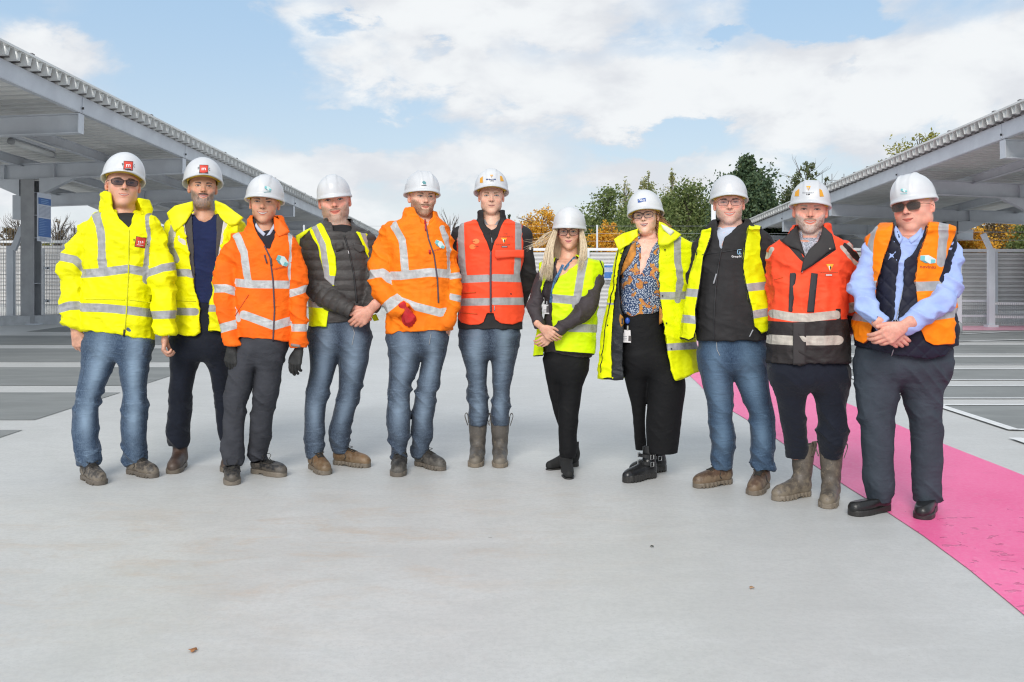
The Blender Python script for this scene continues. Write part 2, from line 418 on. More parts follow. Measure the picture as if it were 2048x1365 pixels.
# ---------------------------------------------------------------- walls, fences, signs
def clad_wall(name, x0, x1, y, z0, z1, label, y1=None):
    y1 = y if y1 is None else y1
    root = empty(name, ((x0+x1)/2, (y+y1)/2, 0)); tag(root, label, 'wall')
    V = []; Fs = []; z = z0; per = .105; pr = []
    while z < z1-.09:
        pr += [(z, 0.0), (z+.03, -.045), (z+.075, -.045), (z+.095, 0.0)]; z += per
    for (zz, o_) in pr:
        V.append((x0, y+o_, zz)); V.append((x1, y1+o_, zz))
    for i in range(len(pr)-1): Fs.append((2*i, 2*i+1, 2*i+3, 2*i+2))
    p_ = mesh_obj('cladding', V, Fs, M_CLAD, root, False); so_ = p_.modifiers.new('thick', 'SOLIDIFY'); so_.thickness = .02
    c = MB(); c.bar((x0-.05, y, z1+.03), (x1+.05, y1, z1+.03), .16, .07); c.build('coping', M_WHITE, root)
    k = MB(); k.bar((x0-.05, y-.06, .09), (x1+.05, y1-.06, .09), .22, .18); k.build('kerb', plain('kerb_concrete', (.45, .46, .46), .7, var=.1), root)
    n = max(2, int(abs(x1-x0)/2.6))
    for i in range(n+1):
        xx = x0+(x1-x0)*i/n; yy = y+(y1-y)*i/n
        q = MB(); q.box(xx-.03, xx+.03, yy-.11, yy-.05, .18, z1+.0); q.build('post', M_GALV, root)
    return root
clad_wall('parapet_wall', -6.4, 10.4, 25.3, .2, 1.70, 'grey horizontal ribbed metal wall closing the far end of the deck behind the group')
clad_wall('parapet_wall', -15.5, -6.6, 27.5, .2, 1.95, 'ribbed metal wall behind the mesh fence under the left canopy', 26.0)
clad_wall('parapet_wall', 8.6, 16.5, 22.4, .25, 1.62, 'ribbed metal wall behind the mesh fence at the far right', 22.4)
# wire rail above the centre wall
wr = empty('wire_fence', (1, 25.5, 1.7)); tag(wr, 'thin post and wire fence standing above the centre wall', 'fence')
for zz in (1.95, 2.15, 2.35):
    V, Fs = tube([(-6.4, 25.45, zz), (8.2, 25.45, zz)], .0035, 4); mesh_obj('wire', V, Fs, M_FENCE, wr)
for xx in (-5.5, -1.6, 2.25, 6.1):
    mb = MB(); mb.box(xx-.022, xx+.022, 25.42, 25.46, 1.6, 2.38); mb.build('post', M_GALV, wr)
# mesh fence on the left, two panels meeting at the post in front of the column
def mesh_panel(parent, a, b2, z0, z1, step=.055, hs=(0, .25, .5, .75, 1.0), bend=0):
    a = Vector((*a, 0)); b2 = Vector((*b2, 0)); n = int((b2-a).length/step); mb = MB()
    for i in range(n+1):
        p = a.lerp(b2, i/n)
        mb.bar((p.x, p.y, z0), (p.x, p.y, z1), .006, .006, (0, 1, 0))
    for h_ in hs:
        z = z0+(z1-z0)*h_; mb.bar((a.x, a.y-.008, z), (b2.x, b2.y-.008, z), .008, .008)
    return mb.build('mesh_panel', M_FENCE, parent)
fl = empty('mesh_fence', (-10.4, 21.3, 0)); tag(fl, 'low weld mesh fence with a flat grey post in front of the left column', 'fence')
pp = G3(83, 640); pa = (-13.4, 18.9); pb = (pp[0], pp[1]); pc = (-6.9, 24.6)
mesh_panel(fl, pa, pb, .12, 1.58); mesh_panel(fl, pb, pc, .12, 1.58)
mb = MB(); mb.box(pp[0]-.07, pp[0]+.07, pp[1]-.05, pp[1]+.03, 0, 1.72); po = mb.build('post', M_WHITE, fl)
for zz in (1.24, .45):
    for s_ in (-1, 1):
        mb = MB(); mb.bar((pp[0]+s_*.08, pp[1]-.03, zz), (pp[0]+s_*.22, pp[1]-.03, zz), .02, .06); mb.build('clamp', M_GALV, po)
        mb = MB(); mb.tube([(pp[0]+s_*.17, pp[1]-.06, zz), (pp[0]+s_*.17, pp[1]-.03, zz)], .02); mb.build('bolt', M_BOLT, po)
fh = empty('mesh_fence', (-11.8, 24.4, 0)); tag(fh, 'tall weld mesh fence with a leaning post standing left of the column', 'fence')
mesh_panel(fh, (-16.2, 21.6), (-9.9, 25.2), .3, 2.25, .06, (0, .2, .4, .6, .8, 1))
mesh_panel(fh, (-9.4, 25.2), (-6.6, 25.7), .3, 2.0, .06, (0, .33, .66, 1))
mb = MB(); mb.bar(P3(22, 492, 21.5), P3(22, 640, 21.5), .15, .12, (0, 1, 0)); mb.build('post', M_GALV, fh)
mb = MB(); mb.bar(P3(27, 500, 21.4), P3(45, 455, 21.4), .12, .10, (0, 1, 0)); mb.build('cranked_arm', M_GALV, fh)
kb = MB(); kb.bar((-14.5, 18.0, .10), (-6.7, 24.4, .10), .35, .20); o = kb.build('kerb', plain('kerb_grey', (.47, .48, .49), .7, var=.08)); tag(o, 'pale concrete upstand along the foot of the left fence', 'kerb')
# right fence: cranked post, rails and fine mesh
fr = empty('mesh_fence', (10.2, 20, 0)); tag(fr, 'fence at the far right with a cranked steel post, two rails and fine mesh', 'fence')
def rp(px, py, Y=20.2): return P3(px, py, Y)
mb = MB(); mb.bar(rp(1982, 656), rp(1982, 497), .13, .1, (0, 1, 0)); po = mb.build('post', M_GALV, fr)
mb = MB(); mb.bar(rp(1981, 500), rp(1966, 468), .10, .07, (0, 1, 0)); mb.build('cranked_arm', M_GALV, po)
mb = MB(); mb.bar(rp(1982, 656), rp(1982, 650), .22, .2, (0, 1, 0)); mb.build('base_plate', M_GALV, po)
mb = MB(); mb.bar(rp(1914, 655), rp(1914, 520), .15, .12, (0, 1, 0)); mb.build('post', M_GALV, fr)
for (ya, yb) in ((607, 608), (634, 635)):
    mb = MB(); mb.bar(rp(1989, ya, 20.3), rp(2120, yb, 20.3), .05, .055); mb.build('rail', M_WHITE, fr)
mesh_panel(fr, rp(1990, 600)[:2], rp(2120, 600)[:2], .05, .52, .045, (0, .5, 1))
mesh_panel(fr, rp(1921, 600, 20.6)[:2], rp(1976, 600, 20.6)[:2], .05, .55, .045, (0, .5, 1))
for zz in (.22, .54):
    mb = MB(); mb.bar((*rp(1921, 600, 20.6)[:2], zz), (*rp(1976, 600, 20.6)[:2], zz), .04, .04); mb.build('rail', M_GALV, fr)
for zz in (1.83, 2.0):
    V, Fs = tube([rp(1900, 500)*np.array((1, 1, 0))+np.array((0, 0, zz)), rp(2140, 500)*np.array((1, 1, 0))+np.array((0, 0, zz))], .006, 4); mesh_obj('wire', V, Fs, M_FENCE, fr)
# bollard at the foot of the right fence
c = G3(1915, 668); V, Fs = tube([(c[0], c[1], 0), (c[0], c[1], .08), (c[0], c[1], .19), (c[0], c[1], .25)], [.085, .09, .085, .02], 14)
tag(mesh_obj('bollard', V, Fs, plain('bollard_grey', (.30, .31, .32), .5)), 'short rounded grey bollard at the foot of the right fence', 'bollard')
# lamp column behind the man with open black jacket
V, Fs = tube([P3(1427, 560, 30), P3(1427, 402, 30)], .075, 10)
tag(mesh_obj('lamp_column', V, Fs, M_WHITE), 'plain white pole rising above the centre wall before the green trees', 'pole')

# blue tariff signs (flat boards)
M_SB = plain('sign_blue', (.02, .13, .42), .4); M_SW = plain('sign_white', (.62, .66, .74), .4); M_SG = plain('sign_line', (.25, .30, .42), .4)
M_SP = plain('sign_pale_blue', (.16, .33, .62), .4)
def sign(corners, label, seed, thick=.02):
    """corners: top-left, top-right, bottom-right, bottom-left as 3D points"""
    c = [Vector(map(float, p)) for p in corners]
    n_ = (c[1]-c[0]).cross(c[3]-c[0]).normalized()
    if n_.dot(Vector((0, 0, CAMZ))-c[0]) < 0: n_ = -n_
    def at(u, v, o): return c[0].lerp(c[1], u).lerp(c[3].lerp(c[2], u), v)+n_*o
    root = empty('tariff_sign', (c[0]+c[2])/2); tag(root, label, 'sign')
    mb = MB(); mb.hexa([at(0, 1, 0), at(1, 1, 0), at(1, 1, -thick), at(0, 1, -thick), at(0, 0, 0), at(1, 0, 0), at(1, 0, -thick), at(0, 0, -thick)])
    mb.build('board', M_SW, root)
    def patch(name, u0, u1, v0, v1, m, o): mb = MB(); mb.add([at(u0, v0, o), at(u1, v0, o), at(u1, v1, o), at(u0, v1, o)], [(0, 1, 2, 3)]); mb.build(name, m, root)
    patch('header_band', .02, .98, .10, .235, M_SB, .004); patch('lower_band', .02, .98, .52, .90, M_SB, .004)
    r_ = random.Random(seed); mb = MB()
    for k in range(9):
        v = .27+k*.026; mb.add([at(.08, v, .008), at(.92, v, .008), at(.92, v+.007, .008), at(.08, v+.007, .008)], [(0, 1, 2, 3)])
    for u in (.06, .5, .9): mb.add([at(u, .26, .008), at(u+.012, .26, .008), at(u+.012, .50, .008), at(u, .5, .008)], [(0, 1, 2, 3)])
    for k in range(3):
        v = .925+k*.02; mb.add([at(.1, v, .008), at(.55+.3*r_.random(), v, .008), at(.6, v+.007, .008), at(.1, v+.007, .008)], [(0, 1, 2, 3)])
    mb.build('table_lines', M_SG, root)
    mb = MB()
    for v in (.13, .165, .2):
        mb.add([at(.2, v, .008), at(.85*(.7+.3*r_.random()), v, .008), at(.8, v+.016, .008), at(.2, v+.016, .008)], [(0, 1, 2, 3)])
    for k in range(10):
        v = .54+k*.035; mb.add([at(.06, v, .008), at(.4+.5*r_.random(), v, .008), at(.4, v+.009, .008), at(.06, v+.009, .008)], [(0, 1, 2, 3)])
    mb.build('sign_writing', M_SP, root)
    return root
sign([P3(76, 385, 19.2), P3(102, 390, 19.78), P3(102, 485.5, 19.78), P3(76, 482.5, 19.2)], 'blue and white tariff board fixed beside the left steel column', 3)
sign([P3(1208, 528, 25.05), P3(1232, 528, 25.05), P3(1232, 560, 25.05), P3(1208, 560, 25.05)], 'small blue and white notice on the far ribbed wall between the two women', 4)
# cabinet on the column back
mb = MB(); a = P3(34, 392, 22); b2 = P3(50, 440, 22); mb.box(a[0], b2[0], 21.8, 22.1, b2[2], a[2]); tag(mb.build('cabinet', M_GALV), 'small grey cabinet mounted on the left side of the steel column', 'cabinet')
# scaffold guard rail far right behind the roof
sf = empty('scaffold_rail', P3(1670, 400, 48)); tag(sf, 'thin scaffold guard rail beyond the right canopy roof', 'rail')
for px in (1664, 1688, 1712):
    V, Fs = tube([P3(px, 470, 48), P3(px, 348, 48)], .03, 5); mesh_obj('upright', V, Fs, M_FENCE, sf)
for py in (361, 372):
    V, Fs = tube([P3(1658, py, 48), P3(1720, py, 48)], .022, 5); mesh_obj('guard_rail', V, Fs, M_FENCE, sf)

# ---------------------------------------------------------------- trees
def leafmat(name, c1, c2, c3):
    m, t, b = newmat(name, .6)
    oi = t.nodes.new('ShaderNodeNewGeometry'); r_ = X(t, oi.outputs['Random Per Island'])
    n1 = noise(t, wpos(t), .9, 3)
    g = mixc(t, r_.step(.0, .7), c1, c2); g = mixc(t, r_.step(.75, 1.0), g, c3); g = mixc(t, n1.step(.4, .7)*.4, g, c1)
    setc(t, b, g); b.inputs['Subsurface Weight'].default_value = 0
    tr = t.nodes.new('ShaderNodeBsdfTranslucent'); t.links.new(g, tr.inputs[0]); mx_ = t.nodes.new('ShaderNodeMixShader'); mx_.inputs[0].default_value = .3
    t.links.new(b.outputs[0], mx_.inputs[1]); t.links.new(tr.outputs[0], mx_.inputs[2])
    t.links.new(mx_.outputs[0], t.nodes['Material Output'].inputs[0])
    return m
ML = {'green': leafmat('leaf_green', (.11, .155, .045), (.18, .235, .07), (.30, .33, .12)),
      'dark': leafmat('leaf_conifer', (.055, .10, .05), (.09, .14, .065), (.17, .21, .08)),
      'poplar': leafmat('leaf_poplar', (.25, .28, .11), (.36, .37, .17), (.52, .44, .18)),
      'yellow': leafmat('leaf_yellow', (.62, .30, .02), (.85, .48, .04), (.48, .42, .12)),
      'birch': leafmat('leaf_birch', (.07, .10, .04), (.14, .17, .07), (.26, .26, .12)),
      'olive': leafmat('leaf_olive', (.22, .22, .04), (.36, .33, .06), (.12, .15, .04)),
      'brown': leafmat('leaf_brown', (.16, .11, .06), (.26, .19, .10), (.12, .13, .06))}
M_BARK = plain('bark', (.11, .09, .075), .9, var=.3, vs=5)
def leaves(rng, C, s, n, ez=1.0, air=.55):
    """n small leaf quads scattered round the clump centres C (k,4): x,y,z,radius; denser inside, thinning outwards"""
    wgt = C[:, 3]**2; idx = rng.choice(len(C), n, p=wgt/wgt.sum()); c = C[idx]
    g = rng.normal(size=(n, 3)); g[:, 2] *= ez
    p = c[:, :3]+g*c[:, 3:4]*air
    a = rng.normal(size=(n, 3)); a /= np.linalg.norm(a, axis=1)[:, None]
    b_ = np.cross(a, rng.normal(size=(n, 3))); b_ /= np.linalg.norm(b_, axis=1)[:, None]
    ss = s*(.5+.9*rng.random((n, 1)))
    V = np.stack([p-a*ss, p+b_*ss*.55, p+a*ss, p-b_*ss*.55], 1).reshape(-1, 3)
    return V, np.arange(4*n).reshape(-1, 4)
def tree(name, px, py_top, py_bot, wpx, Y, kind, label, n=5000, leaf=.11, style='round', seed=1, cat='tree', group=None, z0=0.0, trunk=True, clumps=46, cr=.3, bare=0):
    rng = np.random.default_rng(seed); top = P3(px, py_top, Y); low = P3(px, py_bot, Y); W = wpx*Y/FOC/2*1.12
    H = top[2]-low[2]; root = empty(name, (top[0], Y, z0)); tag(root, label, cat, group); n = int(n*2.1); leaf *= .55; clumps = int(clumps*1.5)
    C = []; ez = {'spire': 2.4, 'cone': 1.3}.get(style, 1.0)
    if style == 'spire': stems = [(rng.uniform(-.75, .75), rng.uniform(-.6, .6), rng.uniform(.72, 1.0)) for _ in range(7)]+[(0, 0, 1.0)]
    for i in range(clumps):
        tt = rng.random()**.85; a = rng.random()*2*math.pi; rr = rng.random()**.5
        if style == 'spire':
            sx_, sy2, sh_ = stems[i % len(stems)]; tt *= sh_; k_ = (1-tt*.75)
            C.append((top[0]+sx_*W*k_, Y+sy2*W*k_, low[2]+tt*H*.96, W*.20*(1.15-tt)*(.6+.8*rng.random()))); continue
        if style == 'round': prof = math.sin(math.pi*min(1, .14+.82*tt))**.55*(1.05-.3*tt)*(.75+.4*rng.random())
        elif style == 'cone': prof = max(.05, 1-tt)**.8*(.6+.5*rng.random())
        elif style == 'shrub': prof = math.sqrt(max(.05, 1-tt**2))*(.8+.35*rng.random())
        z = low[2]+tt*H*.95; rad = W*prof; x_ = math.cos(a)*rr*rad*.9
        r2 = cr*W*(.30+.70*rng.random())*(.45 if tt > .78 else 1)
        if style == 'cone': z += rr*rad*.35; r2 *= .75
        C.append((top[0]+x_, Y+math.sin(a)*rr*rad*.8, z, r2))
    C = np.array(C)
    V, Fq = leaves(rng, C, leaf, n, ez, .62 if style != 'spire' else .8); mesh_obj('crown', V, Fq, ML[kind], root, False)
    br_ = MB(); zt = top[2]-H*.10; r0 = max(.03, .014*(zt-z0))
    br_.tube([(top[0], Y, z0), (top[0]+.02*W, Y, z0+(zt-z0)*.45), (top[0]-.03*W, Y, z0+(zt-z0)*.75), (top[0], Y, zt)], [r0, r0*.75, r0*.4, r0*.08], 8)
    for c in C[:40]:
        zb = max(z0+.2, c[2]-abs(c[0]-top[0])*.9-.15*H); m_ = ((top[0]+c[0])/2, (Y+c[1])/2, (zb+c[2])/2+.05*H)
        br_.tube([(top[0], Y, zb), m_, (c[0], c[1], c[2]+c[3]*.6)], [r0*.32, r0*.2, r0*.05], 5)
    for _ in range(bare):
        a = rng.random()*2*math.pi; q = rng.random(); zz = low[2]+H*(.30+.50*q); L_ = W*(.35+.55*rng.random())
        e = (top[0]+math.cos(a)*L_, Y+math.sin(a)*L_, zz+H*(.10+.16*rng.random()))
        br_.tube([(top[0]+math.cos(a)*.1*L_, Y, zz-.1*H), ((top[0]+e[0])/2, Y, zz+.05*H), e], [.018, .011, .003], 4)
        for _k in range(2):
            f_ = (e[0]+rng.normal()*.12*W, e[1], e[2]+rng.random()*.06*H); br_.tube([((top[0]+e[0])/2, Y, zz+.05*H), ((e[0]+f_[0])/2, e[1], e[2]-.02*H), f_], [.008, .005, .002], 4)
    br_.build('trunk', M_BARK, root)
    return root
T = tree
T('broadleaf_tree', 1208, 368, 600, 185, 44, 'green', 'rounded green tree with pale upper leaves rising behind the blonde woman', 9000, .13, 'round', 3, clumps=60)
T('poplar_tree', 1250, 342, 540, 90, 50, 'poplar', 'narrow pale poplar behind the white hat of the red haired woman, left side', 2600, .12, 'spire', 5, clumps=26)
T('poplar_tree', 1297, 340, 520, 80, 50, 'poplar', 'narrow yellow green poplar rising directly above the red haired woman', 3400, .12, 'spire', 6, clumps=26)
T('poplar_tree', 1344, 330, 540, 110, 49, 'poplar', 'tallest golden tinged poplar just right of the red haired woman', 3400, .12, 'spire', 7, clumps=26)
T('poplar_tree', 1388, 336, 540, 105, 50, 'poplar', 'thin airy poplar left of the white pole', 2400, .12, 'spire', 8, clumps=24)
T('broadleaf_tree', 1378, 356, 600, 210, 42, 'green', 'dense green bushy tree between the red haired woman and the white pole', 14000, .13, 'round', 9, clumps=90)
T('broadleaf_tree', 1300, 380, 600, 220, 40, 'green', 'low green tree behind the shoulders of the red haired woman', 7000, .13, 'round', 29, clumps=50)
T('conifer_tree', 1494, 308, 580, 235, 38, 'dark', 'big dark evergreen conifer behind the man in the open black jacket', 20000, .13, 'cone', 11, clumps=150, cr=.24)
T('conifer_tree', 1535, 365, 540, 110, 39, 'dark', 'shorter dark conifer leaning beside the big evergreen', 6500, .13, 'cone', 12, clumps=70, cr=.25)
T('birch_tree', 1614, 318, 500, 120, 40, 'birch', 'sparse airy birch above the man in the orange and black jacket', 3000, .11, 'round', 13, clumps=46, cr=.17, bare=14)
T('birch_tree', 1650, 345, 480, 60, 42, 'birch', 'small thin leaved birch rising behind the right canopy edge', 1200, .11, 'round', 14, clumps=26, cr=.2, bare=8)
T('birch_tree', 1573, 372, 480, 40, 41, 'birch', 'slim thin leaved birch between the conifer and the canopy', 1100, .11, 'spire', 15, clumps=20, cr=.3, bare=4)
T('olive_tree', 1840, 262, 420, 150, 46, 'olive', 'yellow green tree top showing above the right canopy roof', 4200, .13, 'round', 16, clumps=40)
T('yellow_shrub', 1085, 410, 560, 125, 34, 'yellow', 'orange yellow autumn shrub left of the blonde woman', 5000, .085, 'shrub', 17, clumps=44, bare=16)
T('yellow_shrub', 1222, 444, 560, 105, 33, 'yellow', 'orange yellow autumn shrub between the two women', 4200, .085, 'shrub', 18, clumps=34)
T('yellow_shrub', 889, 450, 560, 80, 34, 'yellow', 'small yellow autumn shrub between the two men in orange', 1900, .085, 'shrub', 19, clumps=18, bare=12)
T('bare_tree', 900, 420, 545, 40, 36, 'brown', 'thin leafless twigs above the small yellow shrub', 60, .05, 'spire', 20, clumps=14, bare=26)
T('pine_tree', 1019, 426, 545, 34, 45, 'dark', 'little dark pine top above the right shoulder of the man in the red vest', 1300, .09, 'cone', 21, clumps=26)
for i, (px, tp, wd, kd, lb) in enumerate(((1945, 452, 100, 'yellow', 'bright yellow tree under the right canopy roof beside the cranked post'), (2020, 440, 120, 'yellow', 'golden tree at the right edge of the photo under the canopy'),
        (1895, 458, 90, 'brown', 'brown twiggy bush under the right canopy beside the column'), (2075, 430, 110, 'green', 'green bush at the far right edge under the canopy'), (1985, 430, 110, 'brown', 'brown and gold thicket behind the bright yellow tree'), (1915, 475, 100, 'yellow', 'low golden bush above the ribbed wall by the man in the orange vest'))):
    T('hedge_tree', px, tp, 545, wd, 33+(i % 3)*2, kd, lb, 5000, .085, 'shrub', 30+i, clumps=44, bare=6)
T('bare_tree', 118, 432, 560, 56, 36, 'brown', 'brown bare branched tree right of the blue sign', 500, .06, 'round', 41, clumps=30, bare=46)
T('bare_tree', 150, 445, 560, 50, 38, 'brown', 'wispy bare tree behind the shoulder of the man in yellow', 380, .06, 'round', 42, clumps=26, bare=40)
T('bare_tree', 36, 425, 560, 60, 38, 'brown', 'thin bare tree left of the steel column', 160, .05, 'round', 43, clumps=20, bare=40)
T('hedge_tree', 20, 455, 560, 90, 34, 'brown', 'brown hedge behind the mesh fence at the left edge', 3600, .09, 'shrub', 44, clumps=40)
T('hedge_tree', 78, 478, 560, 80, 35, 'olive', 'dull green brown hedge behind the steel column', 2600, .09, 'shrub', 45, clumps=30)
# ---------------------------------------------------------------- signed distance modelling for the people
def hash3(i, j, k, s):
    n = (i*374761393+j*668265263+k*2147483647+s*1274126177) & 0xffffffff
    n = ((n ^ (n >> 13))*1274126177) & 0xffffffff
    return ((n ^ (n >> 16)) & 0xffff)/65535.0
def vnoise(P, s=0):
    Pi = np.floor(P).astype(np.int64); f = P-Pi; f = f*f*(3-2*f); i, j, k = Pi.T; u, v, w_ = f.T; r_ = 0
    for a in (0, 1):
        for b_ in (0, 1):
            for c in (0, 1):
                r_ = r_+hash3(i+a, j+b_, k+c, s)*(u if a else 1-u)*(v if b_ else 1-v)*(w_ if c else 1-w_)
    return r_
def smin(a, b_, k):
    h = np.clip(.5+.5*(b_-a)/k, 0, 1); return b_*(1-h)+a*h-k*h*(1-h)
def smax(a, b_, k): return -smin(-a, -b_, k)
def cr_(pts, n=5):             # Catmull-Rom through rows of numbers
    p = np.asarray(pts, float)
    if len(p) < 3: return p
    q = np.vstack([2*p[0]-p[1], p, 2*p[-1]-p[-2]]); out_ = []
    for i in range(1, len(q)-2):
        for t_ in np.arange(n)/n:
            a, b_, c, d_ = q[i-1], q[i], q[i+1], q[i+2]
            out_.append(.5*((2*b_)+(-a+c)*t_+(2*a-5*b_+4*c-d_)*t_**2+(-a+3*b_-3*c+d_)*t_**3))
    out_.append(q[-2]); return np.array(out_)
def chain(P, pts, ys=1.0, blend=0):
    s = np.array((1, 1/ys, 1)); Q = P*s; d_ = None; pts = np.asarray(pts, float)
    for a, b_ in zip(pts[:-1], pts[1:]):
        A = a[:3]*s; D = b_[:3]*s-A; t_ = np.clip((Q-A)@D/max(1e-12, D@D), 0, 1)
        e = np.linalg.norm(Q-A-t_[:, None]*D, axis=1)-(a[3]+(b_[3]-a[3])*t_)
        d_ = e if d_ is None else (smin(d_, e, blend) if blend else np.minimum(d_, e))
    return d_
def ell(P, c, r):
    q = (P-np.array(c))/np.array(r); k = np.linalg.norm(q, axis=1)+1e-9
    return (1-1/k)*np.linalg.norm(P-np.array(c), axis=1)
class Loft:                    # stacked superellipses; rows: z, cx, cy, rx, ry
    def __init__(s, rows, n=2.3, cap=.012):
        r_ = np.array(sorted(rows, key=lambda q: q[0])); r_ = cr_(r_, 5) if len(r_) > 2 else r_
        r_ = r_[np.argsort(r_[:, 0])]; s.r = r_; s.n = n; s.cap = cap; s.z0 = r_[0, 0]; s.z1 = r_[-1, 0]
        g = np.gradient(r_[:, 3], np.maximum.accumulate(r_[:, 0])+np.arange(len(r_))*1e-7); s.sl = np.sqrt(1+np.clip(g, -3, 3)**2)
    def __call__(s, P, off=0.0):
        z = P[:, 2]; I = lambda c: np.interp(z, s.r[:, 0], s.r[:, c])
        x = P[:, 0]-I(1); y = P[:, 1]-I(2)
        rx = np.maximum(I(3), .004); ry = np.maximum(I(4), .004)
        q = (np.abs(x/rx)**s.n+np.abs(y/ry)**s.n)**(1/s.n)+1e-6
        d_ = (1-1/q)*np.hypot(x, y); d_ = np.where(q < .05, -np.minimum(rx, ry), d_)
        d_ = (d_)/np.interp(z, s.r[:, 0], s.sl)-off
        return smax(d_, np.maximum(z-s.z1-off, s.z0-z-off*0), s.cap)
def polysd(x, y, poly):
    p = np.asarray(poly, float); d_ = np.full(x.shape, 1e18); s = np.ones(x.shape); n = len(p)
    for i in range(n):
        a = p[i]; b_ = p[i-1]; e = b_-a; wx = x-a[0]; wy = y-a[1]
        t_ = np.clip((wx*e[0]+wy*e[1])/max(1e-12, e@e), 0, 1)
        d_ = np.minimum(d_, (wx-e[0]*t_)**2+(wy-e[1]*t_)**2)
        c1 = y >= a[1]; c2 = y < b_[1]; c3 = e[0]*wy > e[1]*wx
        s = np.where((c1 & c2 & c3) | (~c1 & ~c2 & ~c3), -s, s)
    return s*np.sqrt(d_)
def linesd(x, y, pts):
    d_ = np.full(x.shape, 1e18); p = np.asarray(pts, float)
    for a, b_ in zip(p[:-1], p[1:]):
        e = b_-a; t_ = np.clip(((x-a[0])*e[0]+(y-a[1])*e[1])/max(1e-12, e@e), 0, 1)
        d_ = np.minimum(d_, (x-a[0]-e[0]*t_)**2+(y-a[1]-e[1]*t_)**2)
    return np.sqrt(d_)
def proj(P):
    return MID+FOC*P[:, 0]/P[:, 1], HOR-FOC*(P[:, 2]-CAMZ)/P[:, 1]

def polygonize(f, lo, hi, h, cf=4):
    lo = np.array(lo, float); hi = np.array(hi, float); H_ = h*cf
    n = np.ceil((hi-lo)/H_).astype(int)+1
    ax = [lo[i]+H_*np.arange(n[i]) for i in range(3)]
    G = np.stack(np.meshgrid(*ax, indexing='ij'), -1).reshape(-1, 3); Fc = f(G).reshape(n)
    mn = None
    for a in (0, 1):
        for b_ in (0, 1):
            for c in (0, 1):
                s = Fc[a:n[0]-1+a, b_:n[1]-1+b_, c:n[2]-1+c]
                if mn is None: mn = np.abs(s); pos = s > 0; allp = pos.copy(); anyp = pos.copy()
                else: mn = np.minimum(mn, np.abs(s)); allp &= s > 0; anyp |= s > 0
    act = (mn < H_*1.15) | (anyp & ~allp)
    N = (n-1)*cf+1
    Ff = np.empty(N, np.float32); big = np.where(allp, 1.0, -1.0).astype(np.float32)
    rep = big.repeat(cf, 0).repeat(cf, 1).repeat(cf, 2); Ff[:] = 1.0
    Ff[:-1, :-1, :-1] = rep
    am = np.zeros(N, bool); ar = act.repeat(cf, 0).repeat(cf, 1).repeat(cf, 2)
    for a in (0, 1):
        for b_ in (0, 1):
            for c in (0, 1):
                am[a:N[0]-1+a, b_:N[1]-1+b_, c:N[2]-1+c] |= ar
    ids = np.argwhere(am)
    for s in range(0, len(ids), 400000):
        q = ids[s:s+400000]; Ff[q[:, 0], q[:, 1], q[:, 2]] = f(lo+q*h)
    S_ = Ff < 0
    cnt = np.zeros(N-1, np.uint8)
    for a in (0, 1):
        for b_ in (0, 1):
            for c in (0, 1): cnt += S_[a:N[0]-1+a, b_:N[1]-1+b_, c:N[2]-1+c]
    cells = np.argwhere((cnt > 0) & (cnt < 8)); nc = len(cells)
    idx = np.full(N-1, -1, np.int32); idx[cells[:, 0], cells[:, 1], cells[:, 2]] = np.arange(nc)
    acc = np.zeros((nc, 3)); num = np.zeros(nc)
    cor = [(a, b_, c) for a in (0, 1) for b_ in (0, 1) for c in (0, 1)]
    vals = {c: Ff[cells[:, 0]+c[0], cells[:, 1]+c[1], cells[:, 2]+c[2]] for c in cor}
    for c in cor:
        for ax_ in range(3):
            if c[ax_] == 0:
                e = list(c); e[ax_] = 1; v0 = vals[c]; v1 = vals[tuple(e)]; cr2 = (v0 < 0) != (v1 < 0)
                t_ = np.where(cr2, v0/np.where(cr2, v0-v1, 1), 0); p = np.tile(np.array(c, float), (nc, 1)); p[:, ax_] += t_
                acc += p*cr2[:, None]; num += cr2
    V = lo+h*(cells+acc/np.maximum(num, 1)[:, None]); Fs = []
    for ax_ in range(3):
        sl0 = [slice(None)]*3; sl1 = [slice(None)]*3; sl0[ax_] = slice(0, -1); sl1[ax_] = slice(1, None)
        ed = S_[tuple(sl0)] != S_[tuple(sl1)]; e = np.argwhere(ed)
        u, v = [(1, 2), (2, 0), (0, 1)][ax_]
        ok = (e[:, u] > 0) & (e[:, v] > 0) & (e[:, u] < N[u]-1) & (e[:, v] < N[v]-1); e = e[ok]
        if not len(e): continue
        def at(du, dv): q = e.copy(); q[:, u] += du; q[:, v] += dv; return idx[q[:, 0], q[:, 1], q[:, 2]]
        q = np.stack([at(-1, -1), at(0, -1), at(0, 0), at(-1, 0)], 1)
        fl = ~S_[e[:, 0], e[:, 1], e[:, 2]]; q[fl] = q[fl][:, ::-1]; Fs.append(q)
    Fq = np.vstack(Fs); Fq = Fq[(Fq >= 0).all(1)]
    return V, Fq
def vnormals(V, Fq):
    n = np.cross(V[Fq[:, 2]]-V[Fq[:, 0]], V[Fq[:, 3]]-V[Fq[:, 1]]); N = np.zeros_like(V)
    for k in range(4): np.add.at(N, Fq[:, k], n)
    return N/(np.linalg.norm(N, axis=1)[:, None]+1e-12)

